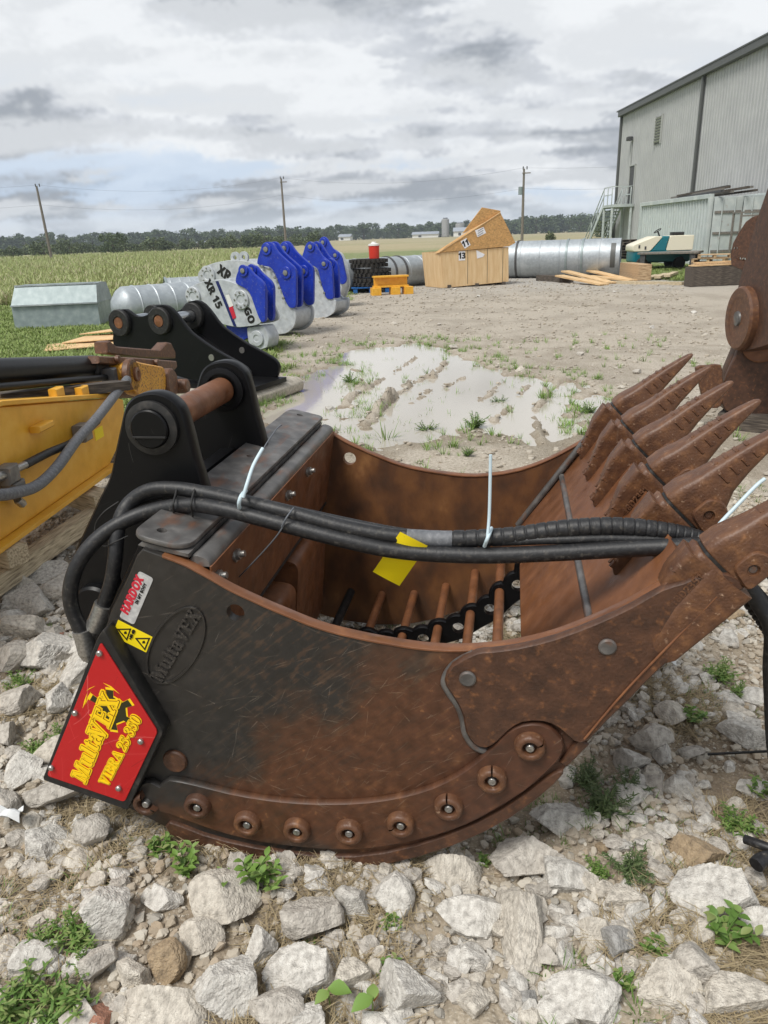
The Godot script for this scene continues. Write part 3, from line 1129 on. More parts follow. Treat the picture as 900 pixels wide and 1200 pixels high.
func far_country() -> void:
	var r := RandomNumberGenerator.new()
	r.seed = 12
	var kinds := []
	for i in 6:
		kinds.append(tree_mesh(r, 10.0, 12.0 + i % 3, 1200, Color(0.04, 0.065, 0.024), Color(0.10, 0.14, 0.055), 0.5))
	var bushes := []
	for i in 3:
		bushes.append(tree_mesh(r, 4.0, 6.5, 700, Color(0.05, 0.075, 0.028), Color(0.12, 0.15, 0.055), 0.32))
	# trees of the far wood line; the left part is nearer scrub
	for i in 150:
		var az := lerpf(-41.0, 12.5, (i + r.randf()) / 150.0)
		var d := r.randf_range(500.0, 600.0)
		var s := r.randf_range(0.75, 1.15) * lerpf(1.0, 1.3, ss(-2.0, 6.0, az))
		make_tree(kinds[i % 6], "tree", "dark green broadleaf tree in the wood line along the far edge of the fields", "tree", polar(az, d), Vector3(s * 1.25, s, s * 1.25), r.randf() * TAU, "trees of the far wood line")
	for i in 66:
		var az := lerpf(-41.0, -14.0, (i + r.randf()) / 56.0) if i < 56 else lerpf(6.2, 7.6, r.randf())
		var d := r.randf_range(190.0, 250.0) if i < 56 else r.randf_range(170.0, 185.0)
		var s := r.randf_range(0.55, 1.0)
		make_tree(bushes[i % 3], "bush", "low rounded green bush in the scrub belt %s" % ("beyond the tall meadow on the left" if i < 56 else "before the wood near the hall"), "bush", polar(az, d), Vector3(s, s, s), r.randf() * TAU, "bushes of the scrub belt")
	make_tree(kinds[1], "tree", "tallest dark tree rising from the scrub left of the blue-eared machines", "tree", polar(-28.3, 170.0), Vector3(0.42, 0.46, 0.42), 1.0, "")
	make_tree(bushes[1], "bush", "single small green bush alone in the pale field beside the right pole", "bush", polar(2.6, 120.0), Vector3(0.28, 0.4, 0.28), 0.4, "")
	# utility poles
	var spots := [[-32.3, 110.0, 9.0, 0.03, "bare wooden utility pole leaning slightly at the left, over the meadow"], [-16.4, 118.0, 10.0, 0.0, "wooden utility pole with a crossarm behind the blue attachments"], [0.58, 100.0, 8.8, 0.0, "grey utility pole with a transformer can right of the plywood crate"]]
	var heads := []
	for i in 3:
		var sp: Array = spots[i]
		var at := polar(sp[0], sp[1])
		var po := thing("utility_pole", sp[4], "utility pole", at, deg_to_rad(-sp[0]), "utility poles across the fields")
		po.rotation.z = sp[3]
		var m := mb()
		m.tube([Vector3(0, -0.4, 0), Vector3(0, sp[2] * 0.5, 0), Vector3(0, sp[2], 0)], [0.19, 0.16, 0.12], 10)
		part("post", m, M.weathered_pole, po)
		m = mb()
		if i > 0:
			m.box(Vector3(0.3, sp[2] - 0.5, 0.16), Vector3(1.0, 0.12, 0.1), 0.01)
			part("crossarm", m, M.weathered_pole, po)
		for q in [-0.1, 0.35]:
			m = mb()
			m.cyl(Vector3(q, sp[2] - 0.1, 0), Vector3(q, sp[2] + 0.25, 0), 0.07, 8)
			part("insulator", m, M.trim_dark, po)
		if i == 2:
			m = mb()
			m.cyl(Vector3(-0.35, 5.9, 0.1), Vector3(-0.35, 6.8, 0.1), 0.26, 14)
			part("transformer", m, M.galvanised_dull, po)
			m = mb()
			m.bar(Vector3(0.0, 6.4, 0.05), Vector3(-0.6, 6.4, 0.05), 0.08, 0.08)
			part("bracket", m, M.dark_steel, po)
		heads.append(at + Vector3(0, sp[2], 0))
	# wires sag between the poles and on past the frame
	var ends := [polar(-62.0, 125.0) + Vector3(0, 9.6, 0)] + heads + [polar(24.0, 95.0) + Vector3(0, 10.0, 0)]
	for i in 4:
		for k in 2:
			var m := mb()
			var path := []
			for s in 17:
				var t := s / 16.0
				var q: Vector3 = ends[i].lerp(ends[i + 1], t)
				q.y += 0.1 - k * 2.3 - 1.5 * 4.0 * t * (1.0 - t) * 0.8
				path.append(q)
			m.tube(path, 0.009, 5)
			single("power_line", m, M.wire, "%s thin wire strung %s" % [["upper", "lower"][k], ["left of the leaning pole", "between the left and middle poles", "between the middle and right poles", "from the right pole towards the hall"][i]], "power line", Vector3(), 0.0, "power lines between the poles")
	# the farm on the horizon
	var fa := polar(-4.75, 470.0)
	for s in [[-1.0, 10.0, 2.2, "taller grey concrete farm silo on the horizon"], [7.5, 7.2, 2.6, "shorter grey concrete farm silo right of the taller one"]]:
		var si := thing("farm_silo", s[3], "silo", fa + Vector3(s[0], 0, 0), 0.0, "silos of the far farm")
		var m := mb()
		m.cyl(Vector3(0, 0, 0), Vector3(0, s[1], 0), s[2], 16, 0.3)
		part("shaft", m, M.silo, si)
		m = mb()
		m.cyl(Vector3(0, s[1], 0), Vector3(0, s[1] + 0.9, 0), s[2] * 0.75, 16, 0.5)
		part("cap", m, M.roof_far, si)
	var farm_rows := [[-12.0, 15.0, 3.4, "long low white barn left of the silos"], [10.5, 12.0, 5.0, "pale grey-roofed barn right of the silos"], [-60.0, 7.0, 3.6, "white house with grey roof among the far trees left of the farm"], [-112.0, 6.0, 2.8, "small pale house in the far trees left of the crate"], [-150.0, 8.0, 2.6, "pale low house on the horizon above the red canister"]]
	for s in farm_rows:
		var ba := thing("farm_building", s[3], "farm building", fa + Vector3(s[0], 0, 6.0), 0.0, "buildings of the far farm")
		var m := mb()
		m.box(Vector3(0, s[2] * 0.3, 0), Vector3(s[1], s[2] * 0.6, 8), 0.05)
		part("wall", m, M.white_paint, ba)
		m = mb()
		m.xf = Transform3D(Basis(Vector3(0, 0, 1), Vector3.UP, Vector3(-1, 0, 0)), Vector3())
		m.plate(pv([-4.6, s[2] * 0.58, 4.6, s[2] * 0.58, 0, s[2]]), -s[1] / 2 - 0.4, s[1] / 2 + 0.4, 0.02)
		part("roof", m, M.roof_far, ba)
		m = mb()
		m.box(Vector3(-s[1] * 0.2, s[2] * 0.28, 4.03), Vector3(1.6, s[2] * 0.3, 0.1), 0.01)
		part("window", m, M.dark_steel, ba)


# ---------------------------------------------------------------- things about the yard
func ring_boss(m: MB, at: Vector3, r: float, h: float) -> void:
	m.xf = Transform3D(Basis(), at)
	m.lathe(PackedVector2Array([Vector2(0, h * 0.6), Vector2(r * 0.42, h * 0.6), Vector2(r * 0.5, h), Vector2(r * 0.94, h), Vector2(r, h * 0.8), Vector2(r, 0)]), 28)


func pallet(parent: Node3D, y: float, turn: float, dx: float, mat_: Material) -> void:
	for i in 6:
		var m := mb()
		m.xf = Transform3D(Basis(Vector3.UP, turn), Vector3(dx, y, 0))
		m.box(Vector3(0, 0.13, -0.5 + i * 0.2), Vector3(1.2, 0.02, 0.12), 0.003)
		part("deck_board", m, mat_, parent)
	for i in 3:
		var m := mb()
		m.xf = Transform3D(Basis(Vector3.UP, turn), Vector3(dx, y, 0))
		m.box(Vector3(-0.55 + i * 0.55, 0.07, 0), Vector3(0.1, 0.1, 1.1), 0.003)
		part("stringer", m, mat_, parent)
		m = mb()
		m.xf = Transform3D(Basis(Vector3.UP, turn), Vector3(dx, y, 0))
		m.box(Vector3(0, 0.01, -0.5 + i * 0.5), Vector3(1.2, 0.018, 0.12), 0.003)
		part("bottom_board", m, mat_, parent)


func plank(called: String, label: String, a: Vector3, b: Vector3, w: float, h: float, mt: Material, cat := "plank", group := "") -> void:
	var at := (a + b) / 2
	var m := mb(at)
	m.bar(a, b, w, h, 0.004)
	# grain runs along local z of the node: turn the node, not the mesh
	var o := MB.new()
	o.box(Vector3(), Vector3(w, h, a.distance_to(b)), 0.004)
	var s := single(called, o, mt, label, cat, at, 0.0, group)
	var z := (b - a).normalized()
	var x := Vector3.UP.cross(z).normalized()
	s.basis = Basis(x, z.cross(x), z)


func yard_things() -> void:
	var m: MB
	# galvanised sheet trough lying upside down on the grass
	var at := Vector3(-10.55, 0, -14.86)
	var o := thing("sheet_metal_trough", "long galvanised sheet trough lying upside down on the grass at the left", "metal trough", at, deg_to_rad(17.0))
	var a := pv([0.005, 0.009, 1.786, 0.024, 1.783, 0.889, 0.092, 0.897])
	m = mb()
	m.quad(Vector3(a[0].x, 0, 0), Vector3(a[1].x, 0, 0), Vector3(a[1].x, 0.50, -0.03), Vector3(a[0].x, 0.50, -0.03))
	part("lower_sheet", m, M.galvanised_dull, o)
	var hi: float = (a[2].y + a[3].y) / 2
	m = mb()
	m.quad(Vector3(a[0].x, 0.50, 0.0), Vector3(a[1].x, 0.50, 0.0), Vector3(a[2].x, hi, -0.22), Vector3(a[3].x, hi, -0.22))
	part("upper_sheet", m, M.galvanised_dull, o)
	m = mb()
	m.quad(Vector3(a[3].x, hi, -0.22), Vector3(a[2].x, hi, -0.22), Vector3(a[2].x, hi, -0.95), Vector3(a[3].x, hi, -0.95))
	part("top_sheet", m, M.galvanised_dull, o)
	m = mb()
	m.quad(Vector3(a[1].x, 0, 0), Vector3(a[1].x + 0.1, 0, -1.2), Vector3(a[1].x + 0.08, 0.5, -1.2), Vector3(a[1].x, 0.5, 0))
	m.quad(Vector3(a[1].x, 0.5, 0), Vector3(a[1].x + 0.08, 0.5, -1.2), Vector3(a[2].x + 0.05, hi, -0.95), Vector3(a[2].x, hi, -0.22))
	part("end_sheet", m, M.galvanised, o)
	m = mb()
	m.quad(Vector3(a[0].x, 0, 0), Vector3(a[0].x, 0, -1.2), Vector3(a[3].x, hi, -0.95), Vector3(a[3].x, hi, -0.22))
	part("end_sheet", m, M.galvanised, o)
	m = mb()
	m.quad(Vector3(a[0].x, 0, -1.2), Vector3(a[1].x, 0, -1.2), Vector3(a[2].x, hi, -0.95), Vector3(a[3].x, hi, -0.95))
	part("rear_sheet", m, M.galvanised_dull, o)
	m = mb()
	m.bar(Vector3(a[0].x - 0.01, 0.5, 0.012), Vector3(a[1].x + 0.01, 0.5, 0.012), 0.02, 0.03)
	m.bar(Vector3(a[3].x, hi, -0.21), Vector3(a[2].x, hi, -0.21), 0.03, 0.03)
	m.bar(Vector3(a[1].x, 0.5, 0.01), Vector3(a[1].x + 0.08, 0.5, -1.2), 0.02, 0.03)
	part("seam", m, M.galvanised, o)

	# two spiral ducts behind the black bracket
	for i in 2:
		var p0: Vector3 = [Vector3(-8.017, 0, -15.017), Vector3(-9.961, 0, -21.178)][i]
		var p1: Vector3 = [Vector3(-6.581, 0, -16.846), Vector3(-8.546, 0, -22.019)][i]
		var rad: float = [0.42, 0.36][i]
		o = thing("spiral_duct", ["galvanised spiral duct with a closed rounded end lying behind the black bracket", "galvanised duct with a dark open end lying behind the round-ended duct"][i], "duct", p0, 0.0, "galvanised ducts by the grass")
		var dir := (p1 - p0).normalized()
		var l := p0.distance_to(p1)
		m = mb()
		m.xf = Transform3D(facing(Vector3(), dir, Vector3.UP).basis * Basis(Vector3.UP, PI / 2), Vector3(0, rad, 0))
		var prof := PackedVector2Array()
		if i == 0:
			prof.append_array([Vector2(0.0, -0.25), Vector2(rad * 0.5, -0.22), Vector2(rad * 0.85, -0.1), Vector2(rad, 0.0)])
		else:
			prof.append_array([Vector2(rad - 0.03, 0.7), Vector2(rad - 0.03, 0.0), Vector2(rad + 0.02, 0.0), Vector2(rad + 0.02, 0.05), Vector2(rad, 0.06)])
		for k in 6:
			var t := l * (k + 0.5) / 6.0
			prof.append_array([Vector2(rad, t), Vector2(rad + 0.015, t + 0.02), Vector2(rad, t + 0.04)])
		prof.append(Vector2(rad, l))
		m.lathe(prof, 32)
		part("shell", m, M.galvanised, o)
		if i == 1:
			m = mb()
			m.xf = Transform3D(facing(Vector3(), dir, Vector3.UP).basis * Basis(Vector3.UP, PI / 2), Vector3(0, rad, 0))
			m.lathe(PackedVector2Array([Vector2(rad + 0.03, -0.01), Vector2(rad + 0.03, 0.04), Vector2(rad - 0.02, 0.04), Vector2(rad - 0.02, -0.01)]), 32)
			part("flange", m, M.galvanised_dull, o)

	# plywood sheets on the grass
	for i in 3:
		var q: Vector3 = [Vector3(-7.279, 0, -12.046), Vector3(-7.221, 0, -12.581), Vector3(-7.373, 0, -13.298)][i]
		m = mb()
		m.xf = Transform3D(Basis(Vector3.UP, [0.5, 0.1, -0.3][i]) * Basis(Vector3.BACK, [0.02, 0.05, 0.09][i]), Vector3())
		m.box(Vector3(0, 0.02, 0), Vector3([1.25, 1.1, 0.9][i], 0.02, 0.9), 0.003)
		single("plywood_sheet", m, M.wood_fresh, ["pale plywood offcut lying flat on the grass, nearest of the three", "pale plywood offcut tilted on the others behind the black cylinder", "short plywood offcut against the black bracket"][i], "plywood sheet", q + Vector3(0, 0.03 + i * 0.05, 0), 0.0, "plywood offcuts on the grass")

	# stacked rubber tracks with a canister on top, on a blue pallet
	at = Vector3(-4.441, 0, -24.248)
	o = thing("plastic_pallet", "blue plastic pallet under the stack of rubber tracks", "pallet", at + Vector3(0, 0, 0), 0.2)
	for i in 5:
		m = mb()
		m.box(Vector3(0, 0.16, -0.5 + i * 0.25), Vector3(1.25, 0.03, 0.18), 0.006)
		part("deck_board", m, M.blue_plastic, o)
	for i in 3:
		m = mb()
		m.box(Vector3(-0.5 + i * 0.5, 0.07, 0), Vector3(0.14, 0.14, 1.15), 0.01)
		part("foot", m, M.blue_plastic, o)
	var base_y := 0.175
	for k in 3:
		var t := thing("rubber_track", ["black rubber track coiled flat on the blue pallet, lowest of the three", "black rubber track coiled flat, middle of the three", "black rubber track coiled flat, topmost under the red canister"][k], "rubber track", at + Vector3([0.0, 0.04, -0.05][k], base_y + k * 0.28, 0), 0.3 * k, "rubber tracks stacked on the blue pallet")
		m = mb()
		var ring: Array = []
		m.xf = Transform3D(Basis(Vector3.RIGHT, -PI / 2), Vector3())
		m.lathe(PackedVector2Array([Vector2(0.40, 0.02), Vector2(0.54, 0.02), Vector2(0.54, 0.265), Vector2(0.40, 0.265), Vector2(0.40, 0.02)]), 36)
		part("band", m, M.track_rubber, t)
		m = mb()
		for s in 24:
			for lv in 2:
				var ang := TAU * (s + lv * 0.5) / 24
				m.xf = Transform3D(Basis(Vector3.UP, ang), Vector3())
				m.box(Vector3(0.57, 0.075 + lv * 0.13, 0), Vector3(0.09, 0.10, 0.075), 0.01)
		part("lugs", m, M.track_rubber, t).set_meta("kind", "stuff")
	at = Vector3(-4.295, 0, -24.203) + Vector3(0.0, base_y + 0.83, 0)
	o = thing("canister", "red canister with a white lid standing on the rubber tracks", "canister", at)
	o.scale = Vector3.ONE * 0.8
	m = mb()
	m.xf = Transform3D(Basis(Vector3.RIGHT, -PI / 2), Vector3())
	m.lathe(PackedVector2Array([Vector2(0, 0), Vector2(0.19, 0), Vector2(0.2, 0.02), Vector2(0.21, 0.44), Vector2(0.22, 0.45), Vector2(0.22, 0.5), Vector2(0, 0.5)]), 24)
	part("body", m, M.red_plastic, o)
	m = mb()
	m.xf = Transform3D(Basis(Vector3.RIGHT, -PI / 2), Vector3())
	m.lathe(PackedVector2Array([Vector2(0.225, 0.47), Vector2(0.225, 0.53), Vector2(0.1, 0.56), Vector2(0.08, 0.62), Vector2(0, 0.62)]), 24)
	part("lid", m, M.white_paint, o)

	# yellow steel stand
	o = thing("steel_stand", "small yellow steel beam stand in front of the tracks", "steel stand", Vector3(-3.605, 0, -22.946), deg_to_rad(22.0))
	m = mb()
	m.box(Vector3(0, 0.52, 0), Vector3(1.05, 0.05, 0.34), 0.006)
	m.box(Vector3(0, 0.24, 0), Vector3(1.05, 0.05, 0.34), 0.006)
	m.box(Vector3(0, 0.38, 0), Vector3(1.03, 0.24, 0.03), 0.004)
	part("beam", m, M.cat_yellow, o)
	for x in [-0.48, 0.1, 0.5]:
		m = mb()
		m.box(Vector3(x, 0.11, 0.1), Vector3(0.26, 0.22, 0.4), 0.008)
		part("foot", m, M.cat_yellow, o)

	crate()
	steel_pipes()

	# loose timber in front of the pipe
	var fresh := [[Vector3(1.538, 0, -26.715), Vector3(2.773, 0, -24.536)], [Vector3(1.849, 0, -28.571), Vector3(3.058, 0, -25.246)], [Vector3(2.275, 0, -30.353), Vector3(3.753, 0, -26.754)], [Vector3(2.649, 0, -28.22), Vector3(3.871, 0, -26.24)]]
	for i in 4:
		plank("plank", ["pale sawn plank nearest us of the four by the pipe", "pale sawn plank second of the four by the pipe", "pale sawn plank farthest of the four, leaning on the pipe", "pale sawn plank crossing the ends of the other three"][i], fresh[i][0] + Vector3(0, [0.22, 0.27, 0.34, 0.1][i], 0), fresh[i][1] + Vector3(0, 0.04, 0), 0.34, 0.05, M.wood_fresh, "plank", "pale planks by the steel pipe")
	plank("timber_baulk", "dark timber baulk under the pale planks by the pipe", Vector3(0.928, 0, -27.93) + Vector3(0, 0.1, 0), Vector3(1.892, 0, -26.575) + Vector3(0, 0.1, 0), 0.3, 0.2, M.wood_dark, "timber")
	plank("timber_baulk", "brown square timber baulk lying end-on before the metal table", Vector3(3.932, 0, -27.658) + Vector3(0, 0.26, -1.0), Vector3(4.264, 0, -26.541) + Vector3(0, 0.26, 0), 0.42, 0.5, M.wood_pallet, "timber")
	for i in 3:
		plank("timber_strip", "weathered timber strip %s in the small pile right of the brown baulk" % ["nearest us", "in the middle", "farthest back"][i], Vector3(4.389, 0, -26.489) + Vector3(0.3 * i, 0.05 + 0.04 * i, -0.2), Vector3(5.001, 0, -27.695) + Vector3(0.3 * i, 0.05 + 0.04 * i, -0.8), 0.2, 0.08, M.wood_grey, "timber", "weathered strips by the brown baulk")
	plank("timber_sill", "long dark timber lying on the gravel edge in front of the pipe", Vector3(2.698, 0, -25.811) + Vector3(0, 0.04, 0), Vector3(4.98, 0, -24.126) + Vector3(0, 0.04, 0), 0.16, 0.09, M.wood_grey, "timber")
	plank("timber_beam", "thick dark timber beam under loose boards right of the table", Vector3(4.949, 0, -23.383) + Vector3(0, 0.27, 0), Vector3(6.631, 0, -23.899) + Vector3(0, 0.27, 0), 0.4, 0.52, M.wood_dark, "timber")
	for i in 3:
		plank("board", "pale loose board %s on the thick dark beam" % ["in front", "in the middle", "at the back"][i], Vector3(4.971, 0, -23.376) + Vector3(0.1 * i, 0.57 + 0.03 * i, -0.15 * i), Vector3(6.547, 0, -23.931) + Vector3(0.1, 0.57 + 0.035 * i, -0.2 * i + 0.1), 0.2, 0.03, [M.wood_fresh, M.wood_pallet, M.wood_fresh][i], "board", "boards on the thick dark beam")

	# metal table
	o = thing("metal_table", "low dark steel work table in front of the teal and cream machine", "table", Vector3(6.276, 0, -33.265), deg_to_rad(-20.0))
	m = mb()
	m.box(Vector3(0, 0.66, 0), Vector3(2.3, 0.08, 1.5), 0.008)
	part("top", m, M.steel_frame, o)
	for s in [[-0.95, 0.6], [0.95, 0.6], [-0.95, -0.6], [0.95, -0.6]]:
		m = mb()
		m.box(Vector3(s[0], 0.31, s[1]), Vector3(0.2, 0.62, 0.2), 0.008)
		part("leg", m, M.dark_steel, o)

	# sweeper machine behind the table
	o = thing("sweeper_machine", "teal and cream ride-on sweeper parked behind the metal table", "sweeper", Vector3(5.95, 0, -34.2), deg_to_rad(6.0))
	m = mb()
	m.plate(rounded(pv([-1.15, 0.28, 1.15, 0.28, 1.15, 0.78, -1.15, 0.78]), 0.1), -0.6, 0.6, 0.05)
	part("chassis", m, M.teal, o)
	m = mb()
	m.plate(rounded(pv([-1.2, 0.72, -0.5, 0.72, -0.02, 1.28, -0.32, 1.3, -1.2, 0.98]), 0.08), -0.62, 0.62, 0.05)
	part("front_hood", m, M.cream, o)
	m = mb()
	m.plate(pv([-0.48, 0.72, 0.12, 0.72, 0.24, 1.29, 0.0, 1.29]), -0.61, 0.61, 0.03)
	part("stripe", m, M.teal, o)
	m = mb()
	m.plate(rounded(pv([0.14, 0.72, 1.2, 0.72, 1.22, 1.3, 0.26, 1.3]), 0.06), -0.62, 0.62, 0.05)
	part("rear_cover", m, M.cream, o)
	m = mb()
	m.tube([Vector3(0.0, 1.28, 0), Vector3(-0.1, 1.5, 0)], 0.03, 8)
	var hoop := []
	for s in 21:
		hoop.append(Vector3(-0.1 + cos(TAU * s / 20) * 0.12, 1.5 + cos(TAU * s / 20) * 0.08, sin(TAU * s / 20) * 0.2))
	m.tube(hoop, 0.018, 6)
	part("steering_wheel", m, M.black_dull, o)
	m = mb()
	m.box(Vector3(0.7, 1.36, 0), Vector3(0.45, 0.14, 0.5), 0.04)
	part("seat", m, M.black_dull, o)
	for s in [[-0.8, 0.62], [0.7, 0.62], [-0.8, -0.62], [0.7, -0.62]]:
		m = mb()
		m.cyl(Vector3(s[0], 0.24, s[1] - 0.09), Vector3(s[0], 0.24, s[1] + 0.09), 0.24, 20, 0.03)
		part("wheel", m, M.track_rubber, o)
	for y in [0.92, 0.86]:
		m = mb()
		m.box(Vector3(-0.95 if y > 0.9 else -0.7, y, 0.63), Vector3(0.07, 0.12, 0.02), 0.004)
		part("lamp", m, M.dark_steel, o)

	# pallets
	o = thing("pallet_stack", "stack of four worn wooden pallets right of the metal table", "pallet stack", Vector3(7.591, 0, -32.122), deg_to_rad(-16.0))
	for k in 4:
		pallet(o, k * 0.15, [0.0, 0.05, -0.06, 0.1][k], [0.0, 0.04, -0.05, 0.1][k], M.wood_pallet)
	o = thing("pallet_stack", "grey heap of old pallets at the foot of the steel stair", "pallet stack", Vector3(6.804, 0, -46.819), deg_to_rad(-30.0))
	for k in 7:
		pallet(o, k * 0.15, 0.1 * (k % 3) - 0.1, 0.08 * (k % 2), M.wood_dark)


func crate() -> void:
	var o := thing("plywood_crate", "tall plywood crate with a slanted lid and white paper notes", "crate", Vector3(-2.2, 0, -25.07), deg_to_rad(30.0))
	var lo := pv([0.003, 0.013, 2.387, 0.093, 2.355, 1.183, -0.111, 1.102])
	var m := mb()
	var d := -1.25
	m.plate(lo, -0.04, 0.0, 0.004)
	part("front_panel", m, M.plywood, o)
	m = mb()
	m.quad(Vector3(lo[0].x, lo[0].y, 0), Vector3(lo[0].x - 0.1, lo[0].y, d), Vector3(lo[3].x - 0.1, lo[3].y, d), Vector3(lo[3].x, lo[3].y, 0))
	part("side_panel", m, M.plywood, o)
	m = mb()
	m.quad(Vector3(lo[1].x, lo[1].y, 0), Vector3(lo[1].x, lo[1].y, d), Vector3(lo[2].x, lo[2].y, d), Vector3(lo[2].x, lo[2].y, 0))
	part("side_panel", m, M.plywood, o)
	m = mb()
	m.quad(Vector3(lo[0].x - 0.1, lo[0].y, d), Vector3(lo[1].x, lo[1].y, d), Vector3(lo[2].x, lo[2].y, d), Vector3(lo[3].x - 0.1, lo[3].y, d))
	part("rear_panel", m, M.plywood, o)
	for i in 3:
		m = mb()
		var x := lerpf(lo[0].x, lo[1].x, [0.36, 0.66, 0.9][i])
		m.box(Vector3(x, lerpf(lo[0].y, lo[2].y, 0.52), 0.003), Vector3(0.012, (lo[2].y - lo[0].y) * 0.9, 0.006), 0.0)
		part("joint", m, M.wood_dark, o)
	for i in 3:
		m = mb()
		m.box(Vector3(lerpf(lo[0].x, lo[1].x, [0.08, 0.5, 0.92][i]), 0.05, -0.6), Vector3(0.12, 0.1, 1.3), 0.004)
		part("skid", m, M.wood_dark, o)
	var hi := pv([-0.171, 1.104, 0.069, 1.275, 2.012, 2.232, 2.594, 1.307, 2.355, 1.204])
	m = mb()
	m.plate(hi, -0.02, 0.03, 0.004)
	var cap := part("gable_panel", m, M.osb, o)
	m = mb()
	var b0 := Vector3(hi[0].x, hi[0].y, 0.03)
	var b1 := Vector3(hi[2].x, hi[2].y, 0.03)
	var b2 := Vector3(hi[3].x, hi[3].y, 0.03)
	var back := Vector3(0.10, -0.15, -1.1)
	m.quad(b0, b1, b1 + back, b0 + back)
	part("sloped_lid", m, M.osb, o)
	m = mb()
	m.quad(b1, b2, b2 + back, b1 + back)
	part("end_lid", m, M.osb, o)
	m = mb()
	m.flat_tri(b0 + back, b1 + back, b2 + back)
	part("rear_gable", m, M.osb, o)
	m = mb()
	m.bar(b0.lerp(b1, 0.02) + Vector3(0, 0.01, 0), b1 + Vector3(0, 0.01, 0), 0.03, 0.02)
	part("edge_strip", m, M.wood_fresh, cap)
	# a flap standing up behind the ridge
	var fl := pv([0.711, 1.64, 0.831, 1.79, 1.404, 2.413, 2.071, 2.303, 2.073, 2.208])
	m = mb()
	m.plate(fl, -0.11, -0.08, 0.004)
	part("lid_flap", m, M.osb, o)
	# paper notes
	var notes := [[pv([1.096, 1.73, 1.402, 1.824, 1.497, 1.641, 1.19, 1.521]), "", 0.0], [pv([0.581, 1.412, 0.793, 1.508, 0.947, 1.297, 0.734, 1.187]), "11", 0.35], [pv([0.536, 1.117, 0.765, 1.121, 0.766, 0.835, 0.537, 0.831]), "13", 0.0], [pv([1.164, 1.133, 1.477, 0.99, 1.415, 0.914, 1.198, 0.87]), "", 0.0]]
	for i in 4:
		m = mb()
		var z := 0.034 if i < 2 else 0.004
		m.plate(notes[i][0], z, z + 0.004, 0.0)
		var no := part("paper_note", m, M.paper, o)
		if notes[i][1]:
			var cc := Vector2()
			for q in notes[i][0]:
				cc += q / 4.0
			words(notes[i][1], 0.17, M.print_black, no, Transform3D(Basis(Vector3.BACK, notes[i][2]), Vector3(cc.x, cc.y, z + 0.005)), 0.008)
		elif i == 0:
			var cc := Vector2()
			for q in notes[i][0]:
				cc += q / 4.0
			for k in 3:
				m = mb()
				m.xf = Transform3D(Basis(Vector3.BACK, 0.45), Vector3(cc.x, cc.y + 0.07 - k * 0.07, z + 0.006))
				m.box(Vector3(), Vector3(0.22, 0.02, 0.002), 0.0)
				part("lettering", m, M.print_grey, no)


func steel_pipes() -> void:
	var spec := [[Vector3(-0.342, 0, -29.53), Vector3(3.821, 0, -28.763), 0.66, "wide galvanised steel pipe lying right of the plywood crate"], [Vector3(-5.435, 0, -23.468), Vector3(-2.97, 0, -27.05), 0.5, "narrower galvanised pipe lying left of the plywood crate behind the tracks"]]
	for i in 2:
		var p0: Vector3 = spec[i][0] + Vector3(0, 0, -0.6)
		var p1: Vector3 = spec[i][1] + Vector3(0, 0, -0.6)
		var rad: float = spec[i][2]
		var o := thing("steel_pipe", spec[i][3], "pipe", p0, 0.0, "galvanised pipes by the crate")
		var dir := (p1 - p0).normalized()
		var l := p0.distance_to(p1)
		var t := Transform3D(facing(Vector3(), dir, Vector3.UP).basis * Basis(Vector3.UP, PI / 2), Vector3(0, rad, 0))
		var m := mb()
		m.xf = t
		var prof := PackedVector2Array([Vector2(rad - 0.03, 0.0), Vector2(rad, 0.0)])
		for k in range(1, 6):
			var u := l * k / 6.0
			prof.append_array([Vector2(rad, u - 0.02), Vector2(rad + 0.012, u - 0.01), Vector2(rad + 0.012, u + 0.01), Vector2(rad, u + 0.02)])
		prof.append_array([Vector2(rad, l), Vector2(rad - 0.03, l), Vector2(rad - 0.03, 0.0)])
		m.lathe(prof, 48)
		part("shell", m, M.galvanised, o)
		for u in ([0.13, 0.56, 0.69] if i == 0 else [0.5, 0.62]):
			m = mb()
			m.xf = t * Transform3D(Basis(), Vector3(0, 0, l * u))
			m.lathe(PackedVector2Array([Vector2(rad, -0.04), Vector2(rad + 0.03, -0.035), Vector2(rad + 0.03, 0.035), Vector2(rad, 0.04)]), 40)
			part("band", m, M.dark_steel if u < 0.14 or i == 1 else M.galvanised_dull, o)
		if i == 0:
			# hatch plate on the curved side
			m = mb()
			m.xf = t
			var rows := []
			for s in [l * 0.925, l * 0.965]:
				var rw := PackedVector3Array()
				for k in 9:
					var ang := PI + lerpf(-0.5, 0.85, k / 8.0)
					rw.append(Vector3(cos(ang) * (rad + 0.012), -sin(ang) * (rad + 0.012), s))
				rows.append(rw)
			m.grid(rows, false)
			part("label_strip", m, M.trim_dark, o)


